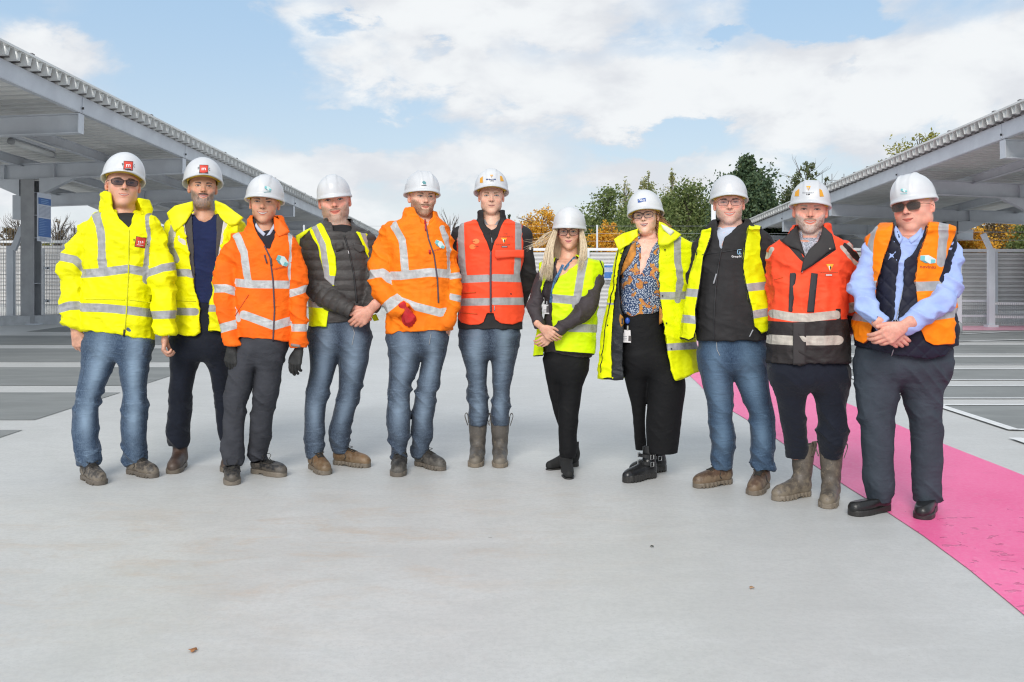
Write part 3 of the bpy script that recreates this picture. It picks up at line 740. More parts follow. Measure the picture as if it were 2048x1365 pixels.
# ---------------------------------------------------------------- materials of cloth, skin, leather
_mc = {}
def cloth(name, c, layers=(), rough=.75, weave=.15, var=.12, fine=420, big=9, sheen=0.0, folds=.25):
    m, t, b = newmat(name, rough); w = wpos(t); b.inputs['Specular IOR Level'].default_value = .25
    n1 = noise(t, w, big, 4, .55); g = mixc(t, n1.step(.3, .7), tuple(x*(1-var) for x in c), tuple(min(1, x*(1+var)) for x in c))
    R = None
    for (an, col, rg) in layers:
        a = attr(t, an).step(-.0012, .0012)
        if isinstance(col, tuple) and len(col) == 3 and an.startswith('tape'):
            bands = noise(t, vscale(t, w, (14, 14, 5)), 2.2, 3, .6)
            col = mixc(t, bands.step(.35, .65), tuple(x*.9 for x in col), tuple(min(1, x*1.1) for x in col))
        g = mixc(t, a, g, col)
        if rg is not None: R = (R if R is not None else X(t, a.k)*0+rough)*(a*-1+1)+a*rg
    setc(t, b, g)
    if R is not None: t.links.new(R.k, b.inputs['Roughness'])
    h = noise(t, w, fine, 2, .5)*.25+noise(t, vscale(t, w, (1, 1, 1.5)), 20, 3, .5, .8)*.8+noise(t, vscale(t, w, (1, 1, 1.6)), 8, 3, .5, 1.2)*2.2
    bump(t, b, h, folds, .012)
    if sheen: b.inputs['Sheen Weight'].default_value = sheen
    return m
TAPE = (.36, .36, .365); TAPEB = (.50, .50, .50)
YEL = (.90, .87, .0); LIME = (.64, .84, .002); ORA = (1.0, .150, .006); ORB = (1.0, .205, .006); RED = (.95, .085, .035); CORAL = (1.0, .085, .028); AMB = (1.0, .23, .002)

def denim(name, dark, light, wear):
    m, t, b = newmat(name, .85); w = wpos(t)
    f = attr(t, 'fade'); n1 = noise(t, vscale(t, w, (1, 1, .5)), 9, 5, .6); wh = noise(t, vscale(t, w, (1, 1, 4.5)), 15, 4, .55, .8)
    g = mixc(t, f*wear*(n1*.6+.7)+(n1-.5)*.35, dark, light)
    g = mixc(t, wh.step(.52, .78)*attr(t, 'crease')*.38, g, tuple(min(1, x*1.35) for x in light))
    tw = noise(t, vscale(t, w, (1, 1, .25)), 330, 2, .5); g = mixc(t, tw.step(.35, .65)*.22, g, light)
    g = mixc(t, attr(t, 'seam').step(0, .0015)*.7, g, tuple(x*.45 for x in dark))
    setc(t, b, g); bump(t, b, noise(t, w, 300, 2)*.2+wh*1.3+noise(t, w, 30, 4)*.6, .45, .008); b.inputs['Sheen Weight'].default_value = .1
    return m
def leather(name, c, mud=(.24, .20, .155), amt=.6, rough=.5):
    m, t, b = newmat(name, rough); w = wpos(t); _, _, z = sepv(t, w)
    n1 = noise(t, w, 28, 5, .65); n2 = noise(t, w, 9, 4, .6)
    g = mixc(t, n2.step(.3, .7), tuple(x*.7 for x in c), tuple(min(1, x*1.35) for x in c))
    g = mixc(t, (n1+z.step(.10, 0)*.35).step(.5, .72)*amt, g, mud)
    g = mixc(t, noise(t, w, 120, 3).step(.62, .7)*amt*.6, g, tuple(x*1.4 for x in mud))
    setc(t, b, g); t.links.new(((n1-.5)*.4+rough).k, b.inputs['Roughness']); bump(t, b, noise(t, w, 75, 4, .6, 1.0)+n1*.5, .5, .004)
    return m
M_SOLE = leather('boot_sole', (.035, .03, .028), amt=.45); M_SOLEC = leather('boot_sole_clean', (.012, .012, .013), amt=.05, rough=.45)
M_LACE = plain('lace', (.03, .028, .025), .8); M_ZIP = plain('zip_metal', (.10, .07, .09), .45, .3); M_ZIPB = plain('zip_black', (.02, .02, .022), .5)
M_STRAP = plain('harness_yellow', (.62, .42, .04), .5, var=.1); M_HELM = None
M_FRAME = plain('glasses_frame', (.025, .015, .02), .3); M_RING = plain('ring_metal', (.7, .55, .3), .25, .9)
M_TEETH = plain('white_print', (.80, .80, .80), .5)
def helmetmat():
    m, t, b = newmat('helmet_shell', .32); w = wpos(t)
    n1 = noise(t, w, 6, 4); n2 = noise(t, w, 60, 4, .7)
    g = mixc(t, n1.step(.3, .7), (.57, .58, .60), (.67, .68, .69)); g = mixc(t, n2.step(.66, .74)*.35, g, (.42, .41, .40)); setc(t, b, g)
    t.links.new((n1*.2+.25).k, b.inputs['Roughness']); b.inputs['Coat Weight'].default_value = .15
    return m
M_HELM = helmetmat()
def lensmat(tint, alpha):
    m, t, b = newmat('lens', .05); b.inputs['Base Color'].default_value = (*tint, 1)
    tr = t.nodes.new('ShaderNodeBsdfTransparent'); tr.inputs[0].default_value = (1, 1, 1, 1)
    mx_ = t.nodes.new('ShaderNodeMixShader'); mx_.inputs[0].default_value = alpha
    t.links.new(tr.outputs[0], mx_.inputs[1]); t.links.new(b.outputs[0], mx_.inputs[2]); t.links.new(mx_.outputs[0], t.nodes['Material Output'].inputs[0])
    return m
def handskin(name, tone):
    m, t, b = newmat(name, .5); tone = tuple(min(.86, c*1.15) for c in tone); w = wpos(t); n1 = noise(t, w, 45, 4, .6)
    g = mixc(t, n1.step(.3, .7), tuple(x*.85 for x in tone), tuple(min(1, x*1.12) for x in tone)); g = mixc(t, noise(t, w, 18, 3).step(.5, .75)*.4, g, (tone[0]*1.0, tone[1]*.72, tone[2]*.7))
    setc(t, b, g); b.inputs['Subsurface Weight'].default_value = .12; b.inputs['Subsurface Radius'].default_value = (.01, .004, .002); bump(t, b, noise(t, w, 160, 4), .25, .002)
    return m

def skinmat(hd):
    """face: everything is placed in head coordinates (x right, y back, z up, metres)"""
    m, t, b = newmat('face_skin', .48); v = attr(t, 'hl', True); w = v
    x, y, z = sepv(t, v); tone = tuple(min(.86, c*1.30) for c in hd['tone']); ax = x.abs(); front = y.step(.0, -.03)
    n1 = noise(t, w, 22, 4, .6); n2 = noise(t, w, 90, 4, .65)
    g = mixc(t, n1.step(.3, .7), tuple(c*.90 for c in tone), tuple(min(1, c*1.08) for c in tone))
    red = (min(1, tone[0]*1.05), tone[1]*.68, tone[2]*.66)
    g = mixc(t, (ellipse(ax, z, .042, -.022, .026, .022).step(1, .1)*.55*hd.get('ruddy', .8)*front), g, red)
    g = mixc(t, ellipse(ax, z, 0, -.018, .014, .014).step(1, .2)*.45*front, g, red)
    g = mixc(t, ellipse(ax, z, .078, -.01, .014, .034).step(1, .5)*.4, g, red)
    g = mixc(t, ellipse(ax, z, .032, -.008, .019, .009).step(1, .3)*.30*front, g, tuple(c*.72 for c in tone))   # under the eyes
    g = mixc(t, n2.step(.6, .72)*.18, g, tuple(c*.7 for c in tone))
    for q in (.054, .064, .073):                                                          # forehead lines
        g = mixc(t, ((z-q-.002)-(x*x)*-1.2).abs().step(.0016, .0004)*ax.step(.045, .02)*.25*hd.get('age', .6)*front, g, tuple(c*.6 for c in tone))
    s = hd.get('smile', .5); zm = -.0575+hd.get('mz', 0); ww = hd.get('mw', .024)+.0055*s
    # beard and hair
    bc = hd.get('beard'); hc = hd.get('hair')
    if hc is not None:
        hn = noise(t, vscale(t, w, (1, 1, .3)), 260, 3, .6)
        a = y.step(hd.get('hy', -.010), hd.get('hy', -.010)+.012)*z.step(hd.get('hz', -.018), hd.get('hz', -.018)+.012)*(ellipse(y, z, .004, -.006, .020, .036).step(.9, 1.05))
        side = ((z+.045).step(-.01, .01)*y.step(.02, .035))
        g = mixc(t, a.max(side)*hn.step(.25, .6)*.95, g, mixc(t, hn.step(.4, .65), tuple(c*.7 for c in hc), tuple(min(1, c*1.35) for c in hc)))
    if bc is not None:
        cov, col, mous, grey = bc['cov'], bc['c'], bc.get('mc', bc['c']), bc.get('grey')
        hn = noise(t, vscale(t, w, (1, 1, .35)), 300, 3, .65)
        jaw = (z*1.0-ax*.75+.053+bc.get('jo', 0)).step(.012, -.010)*z.step(-.0, -.022)*y.step(.022, .0)      # rises towards the ears
        jaw = jaw*ellipse(ax, z, 0, zm+.004, .030, .016).step(.85, 1.15)
        low = z.step(-.078, -.086)*y.step(.01, -.01)*z.step(-.128, -.112)
        jaw = jaw.max(low)*ax.step(.0735, .0690)*z.step(-.130-bc.get('len', 0), -.116-bc.get('len', 0)); mst = ellipse(ax, z, 0, zm+.0125+s*.002, .032, .0078).step(1.1, .75)*front
        edge = ellipse(ax, z, .027, zm-.008, .006, .016).step(1.3, .5)*front*.7
        g = mixc(t, jaw*hn.step(.2, .55)*cov, g, mixc(t, hn.step(.35, .65), tuple(c*.75 for c in col), tuple(min(1, c*1.3) for c in col)))
        g = mixc(t, (mst.max(edge))*hn.step(.15, .5)*min(1, cov*1.1)*bc.get('m', 1), g, mous)
    # mouth
    e = x*x/(ww*ww); cz = z-zm-e*(.0045+.0085*s); hh = (e*-1+1).max(0)
    lip = hd.get('lip', (tone[0]*.78, tone[1]*.42, tone[2]*.42))
    lt = .0068+.0028*s; g = mixc(t, (cz.abs()-hh*lt).step(.0012, -.0008)*front*ax.step(ww, ww*.93), g, lip)
    tw = hd.get('teeth', 0.0)
    if tw > 0:
        th = .0040*tw; a = (cz.abs()-hh*th).step(.0007, -.0004)*front*ax.step(ww*.92, ww*.84)
        g = mixc(t, a, g, (.10, .03, .03)); a2 = ((cz-.0004).abs()-hh*th*.8).step(.0006, -.0004)*ax.step(ww*.82, ww*.7)*front
        g = mixc(t, a2, g, mixc(t, (x*165).m('SINE').abs().step(.0, .25), (.42, .36, .32), (.58, .54, .49)))
    else: g = mixc(t, (cz.abs()).step(.0026, .0006)*ax.step(ww*1.02, ww*.9)*front, g, (tone[0]*.25, tone[1]*.14, tone[2]*.13))
    for sx_ in (1,):                                                                       # folds beside the mouth, chin crease
        nl = ((ax-.021)-(z+.028)*-.52).abs(); g = mixc(t, nl.step(.0045, .0002)*z.step(-.024, -.036)*z.step(-.060, -.046)*front*(.12+.16*s), g, tuple(c*.5 for c in tone))
    g = mixc(t, ellipse(x, z, 0, zm-.0135, .014, .003).step(1.2, .5)*front*.3, g, tuple(c*.6 for c in tone))
    g = mixc(t, ellipse(ax, z, .0072, -.0306, .0048, .0028).step(1.2, .6)*front*.75, g, (.10, .03, .025))     # nostrils
    # eyes
    eo = hd.get('eye', 1.0)*(1-.22*s); ex = ax-.0315; ez = z-.0075
    lidz = (ex*ex*(-1/.0145**2)+1).max(0)
    eye = (ez.abs()-lidz*.0060*eo).step(.0006, -.0004)*front*(ex.abs().step(.0148, .0138))
    g = mixc(t, eye, g, (.60, .56, .53))
    ir = (ex*ex+ez*ez).sqrt(); g = mixc(t, eye*ir.step(.0068, .0062), g, hd.get('iris', (.05, .065, .07))); g = mixc(t, eye*ir.step(.0030, .0024), g, (.01, .01, .01))
    g = mixc(t, eye*((ex+.0014)*(ex+.0014)+(ez-.0018)*(ez-.0018)).sqrt().step(.0014, .0009), g, (.8, .8, .8))
    up = (ez-lidz*.0055*eo).abs(); g = mixc(t, up.step(.0028, .0008)*(ez+.001).step(-.001, .001)*ex.abs().step(.0175, .0150)*front*.95, g, hd.get('lash', (.06, .035, .025)))
    dn = (ez+lidz*.0055*eo).abs(); g = mixc(t, dn.step(.0018, .0003)*(ez).step(.0, -.002)*ex.abs().step(.0155, .013)*front*.65, g, (tone[0]*.45, tone[1]*.3, tone[2]*.28))
    cr3 = (ez-lidz*.004-.0075).abs(); g = mixc(t, cr3.step(.0013, .0003)*ex.abs().step(.016, .011)*front*.4, g, tuple(c*.5 for c in tone))
    bw = hd.get('brow', (.10, .06, .04)); bz = z-.0255-hd.get('bz', 0)-(ax-.036)*(ax-.036)*-9.0; bn = noise(t, vscale(t, w, (.4, 1, 1)), 300, 2)
    g = mixc(t, (bz.abs()-(ax-.062).abs()*.115).step(.0012, -.0006)*ax.step(.052, .047)*ax.step(.013, .017)*front*bn.step(.15, .45)*hd.get('bs', .95), g, bw)
    setc(t, b, g); b.inputs['Subsurface Weight'].default_value = .15; b.inputs['Subsurface Radius'].default_value = (.012, .005, .003)
    t.links.new((n1*.15+.40).k, b.inputs['Roughness'])
    bh = n2*.5+noise(t, w, 200, 3)*.4
    if bc is not None: bh = bh+jaw*noise(t, vscale(t, w, (1, 1, .35)), 260, 3)*3.0*bc['cov']
    bump(t, b, bh, .3, .003)
    return m

# ---------------------------------------------------------------- heads
def rotm(yaw, pitch, roll):
    return np.array((Matrix.Rotation(math.radians(yaw), 3, 'Z') @ Matrix.Rotation(math.radians(pitch), 3, 'X') @ Matrix.Rotation(math.radians(roll), 3, 'Y')))
def head_sdf(hd, neck):
    jw = hd.get('jaw', 1.0); fw = hd.get('fat', 0.0); s = hd.get('smile', .5); zm = -.0575+hd.get('mz', 0)
    def f(P):
        x = np.abs(P[:, 0]); Q = np.stack([x, P[:, 1], P[:, 2]], 1)
        d_ = ell(P, (0, .012, .035), (.0765, .098, .092))
        d_ = smin(d_, ell(P, (0, -.030, -.018), (.0625+fw*.008, .066, .078)), .026)
        d_ = smin(d_, ell(P, (0, -.036, -.060), ((.045+fw*.014)*jw, .052, .050)), .024)
        d_ = smin(d_, ell(Q, (.0, -.070, -.093), (.024*jw, .021, .018)), .02)
        d_ = smin(d_, ell(Q, (.042*jw+.010*fw, -.006, -.052), (.016, .030, .028)), .022)
        if fw > .25: d_ = smin(d_, ell(P, (0, -.022, -.104), (.030+.030*fw, .044, .014+.014*fw)), .02)
        d_ = smin(d_, ell(Q, (.040+.003*fw, -.064, -.022-.002*s), (.020, .018, .017+.003*s)), .018)
        d_ = smin(d_, chain(Q, [(0, -.084, .028, .011), (.030, -.080, .030, .0105), (.050, -.062, .022, .009)]), .016)
        d_ = smax(d_, -ell(Q, (.0315, -.101, .0085), (.0170, .0150, .0120)), .010)
        d_ = smin(d_, ell(Q, (.0315, -.0785, .0070), (.0140, .0125, .0110)), .004)
        ns = hd.get('nose', 1.0)
        d_ = smin(d_, chain(P, [(0, -.088, .014, .0070), (0, -.098, -.004, .0080*ns), (0, -.106-.004*ns, -.0215, .0105*ns)]), .010)
        d_ = smin(d_, ell(Q, (.0115*ns, -.096, -.0245), (.0075, .010, .0070)), .006)
        d_ = smax(d_, -ell(Q, (.0068, -.103, -.0325), (.0038, .006, .0035)), .003)
        e = (x/.026)**2
        zz = P[:, 2]-(zm+e*(.004+.008*s)); yy = -.0895+.20*x*x/.026
        d_ = smin(d_, np.sqrt(((zz-.0048)/1.0)**2+(P[:, 1]-yy-x*.12)**2+np.maximum(0, x-.020)**2)-.0052, .006)
        d_ = smin(d_, np.sqrt(((zz+.0055)/1.0)**2+(P[:, 1]-yy-.001-x*.14)**2+np.maximum(0, x-.017)**2)-.0060, .006)
        d_ = smax(d_, -(np.sqrt(zz**2+(P[:, 1]+.0985-x*.1)**2+np.maximum(0, x-.020)**2)-.0030), .003)
        d_ = smin(d_, ell(Q, (.019, -.073, -.052), (.012, .010, .018)), .012)
        ear = smax(ell(Q, (.0785, .008, -.001), (.0080, .017, .027)), -ell(Q, (.0870, .003, .002), (.006, .010, .016)), .004)
        ear = smin(ear, ell(Q, (.0755, .000, -.022), (.005, .007, .007)), .006)
        d_ = smin(d_, ear, .005)
        bc = hd.get('beard')
        if bc is not None and bc.get('len', 0) > 0:
            d_ = smin(d_, ell(P, (0, -.052, -.085-bc['len']*.5), (.050, .050, .040+bc['len']*.5)), .012)
        d_ = smin(d_, chain(P, neck), .012)
        return d_
    return f

def helmet(root, M4, hd, scale):
    """M4 maps head coordinates to world"""
    hz = hd.get('hz_off', 0.0); pit = math.radians(hd.get('hp', 4)); roll = math.radians(hd.get('hr', 0)); st = hd.get('hstyle', 0)
    L_ = Matrix.Translation((0, .004, .044+hz)) @ Matrix.Rotation(-pit, 4, 'X') @ Matrix.Rotation(roll, 4, 'Y')
    hk = hd['hw']*scale[1]/FOC/.228/scale[0]; T4 = M4 @ L_ @ Matrix.Scale(hk, 4); nu, nv = 72, 26; V = []; Fs = []
    RX, RY, RZ = .108, .135, .128
    def dome(a, q):            # q 0 at the crown, 1 at the rim
        ph = q*math.pi/2; r_ = math.sin(ph)**.92; zz = math.cos(ph)**.95
        x = RX*r_*math.sin(a); y = -RY*r_*math.cos(a); z = RZ*zz
        rd = 0.0                # moulded ridges
        if st == 0: rd = .0022*math.exp(-(x/.040)**2)*min(1, (1-q)*2.4)*(1 if q < .8 else 0)
        elif st == 1: rd = .006*(math.exp(-((abs(x)-.034)/.007)**2))*(min(1, (1-q)*3))*(1 if q > .05 else .4)
        elif st == 2: rd = .004*(1 if abs(x) < .032 else 0)*min(1, (1-q)*3)
        return (x*(1+rd/.1), y*(1+rd/.12), z+rd)
    rows = []
    for j in range(nv): rows.append([dome(2*math.pi*i/nu, j/(nv-1)) for i in range(nu)])
    peak = hd.get('peak', .030)
    def rim(i, k):
        a = 2*math.pi*i/nu; c = math.cos(a); x, y, z = rows[nv-1][i]
        fr_ = max(0, c)**2.2; side = abs(math.sin(a))**2; out_ = .008+peak*fr_
        x2 = x*(1+(.006)/.1*k*(1-fr_*.5)); y2 = y-(out_*fr_+.004*(1-fr_)*(-c))*k*(1 if c > 0 else -1)*(1 if True else 1)
        dz = -.004*k-.012*side*k-.020*max(0, -c)*k-.010*fr_*k
        return (x2, y2, z+dz)
    rows.append([rim(i, .45) for i in range(nu)]); rows.append([rim(i, 1.0) for i in range(nu)])
    rows.append([(p[0], p[1], p[2]-.007) for p in rows[-1]])
    rows.append([(p[0]*.94, p[1]*.94, p[2]+.002) for p in rows[-1]])
    inner = [(p[0]*.90, p[1]*.90 if p[1] > 0 else p[1]*.86, p[2]+.012) for p in rows[nv-1]]
    rows.append(inner); rows.append([(p[0]*.62, p[1]*.62, RZ*.72) for p in inner]); rows.append([(p[0]*.05, p[1]*.05, RZ*.88) for p in inner])
    for r_ in rows: V += [tuple(T4 @ Vector(p)) for p in r_]
    for j in range(len(rows)-1):
        for i in range(nu):
            i2 = (i+1) % nu; Fs.append((j*nu+i, (j+1)*nu+i, (j+1)*nu+i2, j*nu+i2))
    h = mesh_obj('hard_hat', V, Fs, M_HELM, root)
    # harness band and cradle straps
    band = MB(); n = 40
    def ring(rx, ry, z0, z1, zf=0):
        pts = [[(rx*math.sin(2*math.pi*i/n), -ry*math.cos(2*math.pi*i/n), z+zf*max(0, math.cos(2*math.pi*i/n))) for i in range(n)] for z in (z0, z1)]
        W_ = [tuple(T4 @ Vector(p)) for r_ in pts for p in r_]
        band.add(W_, [(i, (i+1) % n, n+(i+1) % n, n+i) for i in range(n)])
    ring(.086, .112, -.020, .012, .008)
    bo_ = band.build('harness_band', M_STRAP, h, True); md = bo_.modifiers.new('t', 'SOLIDIFY'); md.thickness = .003
    for s_ in (-1, 1):
        mb = MB(); mb.bar(T4 @ Vector((s_*.084, -.060, -.024)), T4 @ Vector((s_*.088, -.044, .020)), .018, .004, (0, 1, 0)); mb.build('harness_strap', M_STRAP, h)
    if False:
        for s_ in (-1, 1):
            q = []
            for (dx_, dz_) in ((-.010, -.022), (.012, -.022), (.012, .010), (.002, .024), (-.008, .012)):
                x = s_*(.062+dx_*(1)); z = .052+dz_
                rr = 1-(x/RX)**2-(z/RZ)**2; y = -RY*math.sqrt(max(.02, rr))-.0035-.002
                q.append(tuple(T4 @ Vector((x, y, z))))
            mb = MB(); mb.add(q, [tuple(range(5)) if s_ > 0 else tuple(range(5))[::-1]]); mb.build('vent_sticker', plain('sticker_amber', (.75, .33, .01), .5), h)
    return h, T4

def glasses(root, M4, hd):
    g = hd['glasses']; w_, hgt, zc = g.get('w', .026), g.get('h', .017), g.get('z', .005); y0 = -.1055
    fr = MB(); lens = []
    th = g.get('t', .0022); rr = g.get('r', 3.0)
    for s_ in (-1, 1):
        pts = []
        for i in range(22):
            a = 2*math.pi*i/22; c, s2 = math.cos(a), math.sin(a)
            px = (abs(c)**(2/rr))*(1 if c > 0 else -1)*w_; pz = (abs(s2)**(2/rr))*(1 if s2 > 0 else -1)*hgt
            px *= 1+.06*(pz/hgt); pts.append((s_*(.0335)+px*s_, y0+.22*abs(px+.0)*0+.008*((s_*.0335+px*s_)/.06)**2, zc+pz))
        fr.tube([M4 @ Vector(p) for p in pts+[pts[0]]], th, 6)
        lens.append([M4 @ Vector(p) for p in pts])
    fr.tube([M4 @ Vector(p) for p in ((-.010, y0, zc+.006), (0, y0-.003, zc+.009), (.010, y0, zc+.006))], th, 6)
    for s_ in (-1, 1):
        fr.tube([M4 @ Vector(p) for p in ((s_*(.0335+w_), y0+.010, zc+.006), (s_*.071, y0+.022, zc+.007), (s_*.080, -.045, zc+.006), (s_*.0815, -.005, zc+.004), (s_*.082, .018, zc-.008))], th*.9, 6)
    go = fr.build('glasses', plain('frame', g.get('c', (.03, .015, .02)), .3), root, True)
    lm = lensmat(g.get('tint', (.1, .1, .12)), g.get('a', .12))
    for L_ in lens:
        mb = MB(); mb.add(L_, [tuple(range(len(L_)))]); mb.build('lens', lm, go)
    return go

# ---------------------------------------------------------------- hands, shoes
def hand_sdf(curl, spread=.0, thumb=.4, fat=1.0, glove=0.0):
    ch = []
    kn = [(.030, -.088, .076), (.0105, -.093, .084), (-.010, -.089, .078), (-.029, -.080, .061)]
    cs = curl if isinstance(curl, (list, tuple)) else [curl]*4
    for (kx, kz, L_), c in zip(kn, cs):
        p = np.array((kx, 0.0, kz)); a = math.radians(12+c*40); pts = [(*p, .0098*fat)]
        side = kx*spread*3
        for fr_, inc, r_ in ((.46, 55*c, .0088), (.30, 45*c, .0080), (.24, 0, .0070)):
            q = p+L_*fr_*np.array((side, math.sin(a), -math.cos(a))); pts.append((*q, r_*fat)); p = q; a += math.radians(inc+6)
        ch.append(cr_(pts, 2))
    a = thumb
    th_ = [(.018, .006, -.022, .0145*fat), (.037, .010+.008*a, -.048, .0128*fat), (.050-.004*a, .014+.018*a, -.074, .0102*fat), (.054-.014*a, .016+.030*a, -.098, .0082*fat)]
    def f(P):
        d_ = chain(P, [(0, 0, .04, .026*fat), (0, 0, .0, .023*fat), (0, .001, -.03, .026*fat)], .72)
        for kx, kz, _ in kn: d_ = smin(d_, chain(P, [(kx*.45, .002, -.012, .014*fat), (kx, .001, kz+.004, .0128*fat)], .95), .012)
        d_ = smin(d_, ell(P, (.022, .012, -.038), (.017, .012, .026)), .012)
        fg = None
        for c in ch:
            e = chain(P, c); fg = e if fg is None else np.minimum(fg, e)
        d_ = smin(d_, fg, .004); d_ = smin(d_, chain(P, cr_(th_, 2)), .006)
        return d_-glove
    return f
def hand_frame(wr, dirpx, roll=0, side=1, tilt=0, sc=1.0):
    """wr world wrist; dirpx image direction of the fingers; back of the hand faces the camera at roll 0; side=+1: thumb to local +x"""
    f = np.array((dirpx[0], tilt, -dirpx[1]), float); f /= np.linalg.norm(f)
    b_ = np.array((0, -1.0, 0)); b_ -= f*(b_@f); b_ /= np.linalg.norm(b_)
    R = np.array(Matrix.Rotation(math.radians(roll), 3, Vector(f))); b_ = R@b_
    Z = -f; Y = -b_; Xa = np.cross(Y, Z)
    return np.stack([Xa*side, Y, Z], 1)*sc, np.array(wr)
def make_hand(spec, P0):
    px, py, dy = spec['w']; wr = P3(px, py, P0+dy)
    A, o_ = hand_frame(wr, spec['d'], spec.get('roll', 0), spec.get('side', 1), spec.get('tilt', 0), spec.get('s', 1.0))
    f = hand_sdf(spec.get('curl', .4), spec.get('spread', .0), spec.get('thumb', .4), spec.get('fat', 1.0), spec.get('glove', 0))
    V, Fq = polygonize(f, (-.06, -.035, -.20), (.09, .11, .055), .0026)
    W_ = V@A.T+o_
    if spec.get('side', 1) < 0: Fq = Fq[:, ::-1]
    return W_, Fq

def shoe(root, spec, kind, mat, solemat, matidx=0):
    """spec: heel px, toe px, toe py; toe and heel both rest on the deck"""
    hx, tx, ty = spec[:3]; L_ = spec[3] if len(spec) > 3 else .29
    Tt = G3(tx, ty); k = (hx-MID)/FOC
    A = 1+k*k; B = -2*(Tt[0]*k+Tt[1]); C_ = Tt[0]**2+Tt[1]**2-L_**2; D_ = B*B-4*A*C_
    if D_ < 0: D_ = 0
    Yh = (-B+math.sqrt(D_))/(2*A); Hh = np.array((k*Yh, Yh, 0)); u = (Tt-Hh); u /= np.linalg.norm(u); v = np.array((-u[1], u[0], 0))
    s = L_/.29
    tall = kind == 'rigger'
    hs = {'rigger': .285, 'boot': .125, 'chelsea': .16, 'shoe': .075, 'heel': .17, 'chunky': .20, 'trainer': .07}[kind]
    wd = {'heel': .95, 'chunky': .95}.get(kind, 1.0)*1.0
    z0 = .034 if kind in ('chunky',) else (.012 if kind == 'heel' else .020)
    sw = .0600 if tall else (.044 if kind != 'chelsea' else .050)
    sw *= wd
    def up(P):
        y = P[:, 1]/wd; Q = np.stack([P[:, 0], y, P[:, 2]], 1)
        lift = .035 if kind == 'heel' else 0
        d_ = chain(Q, cr_([(.048, 0, .056+lift, .038), (.110, 0, .060+lift*.5, .043), (.175, 0, .046, .045), (.225, 0, .040, .042), (.246, 0, .037, .036)], 3))
        if kind == 'heel': d_ = chain(Q, cr_([(.048, 0, .086, .038), (.12, 0, .065, .040), (.19, 0, .038, .042), (.258, 0, .030, .032)], 3))
        if tall: sh = chain(Q, cr_([(.060, 0, .06, .046), (.056, 0, .12, .050), (.050, 0, .20, .058), (.046, 0, hs+.05, .064)], 3))
        else: sh = chain(Q, [(.056, 0, .06, .042), (.052, 0, hs+.05, sw)])
        d_ = smin(d_, sh, .035)
        if tall: d_ = d_+.0022*np.sin(P[:, 2]*70+3*np.sin(P[:, 0]*40))*np.clip((P[:, 2]-.06)/.05, 0, 1)*np.clip((.2-P[:, 2])/.05, 0, 1)
        if kind in ('boot', 'shoe'): d_ = d_-.0015*np.sin(P[:, 0]*150+P[:, 2]*60)*np.clip(1-np.abs(P[:, 0]-.17)/.04, 0, 1)
        d_ = smax(d_, P[:, 2]-hs-.006*np.sin(P[:, 1]*40), .004)
        d_ = smax(d_, z0-P[:, 2], .003)
        d_ = smax(d_, -(smax(chain(Q, [(.052, 0, hs-.02, sw-.012), (.052, 0, hs+.08, sw-.008)]), hs-.03-P[:, 2], .002)), .002)
        return d_
    def so_(P):
        q = np.stack([P[:, 0], P[:, 1]/wd, P[:, 2]*0], 1); st_ = [(.046, 0, 0, .043), (.110, 0, 0, .042), (.185, 0, 0, .051), (.232, 0, 0, .046)]
        if kind == 'heel': st_ = [(.046, 0, 0, .036), (.110, 0, 0, .033), (.185, 0, 0, .046), (.256, 0, 0, .034)]
        d2 = chain(q, cr_(st_, 3)); zt = z0+.010 if kind != 'heel' else .010+.03*np.clip((.12-P[:, 0])/.08, 0, 1)
        if kind == 'trainer': zt = .030+.012*np.clip((.1-P[:, 0])/.1, 0, 1)
        d_ = smax(d2-.002*np.sin(P[:, 0]*210)*(kind in ('chunky', 'boot', 'rigger')), P[:, 2]-zt, .004); d_ = smax(d_, -P[:, 2]+.0005, .001)
        if kind == 'heel': d_ = smax(d_, -smax(np.abs(P[:, 0]-.125)-.040, P[:, 2]-.012-.03*np.clip((.12-P[:, 0])/.06, 0, 1)*0-.018, .003), .003)
        elif kind != 'trainer': d_ = smax(d_, -(np.maximum(np.abs(P[:, 0]-.115)-.020, P[:, 2]-.009)), .003)
        if kind in ('chunky', 'boot', 'rigger'): d_ = smax(d_, -(np.maximum(np.abs(((P[:, 0]+.003*0) % .022)-.011)-.0035, np.maximum(P[:, 2]-.009, .030*wd-np.abs(P[:, 1])))), .002)
        return d_
    B_ = np.stack([u, v, (0, 0, 1)], 1)
    V, Fq = polygonize(up, (-.03, -.085, .005), (.30, .085, hs+.03), .0036)
    sh = mesh_obj('boot' if kind not in ('shoe', 'trainer') else 'shoe', (V*s)@B_.T+Hh, Fq, mat, root)
    V, Fq = polygonize(so_, (-.03, -.085, -.006), (.305, .085, .075), .0036)
    mesh_obj('sole', (V*s)@B_.T+Hh, Fq, solemat, sh)
    def W(p): return Vector((np.array(p)*s)@B_.T+Hh)
    def topz(uu, vv):
        zz = np.linspace(.20, .03, 90); q = up(np.stack([np.full(90, uu), np.full(90, vv), zz], 1)); i = np.argmax(q < 0); return zz[i]
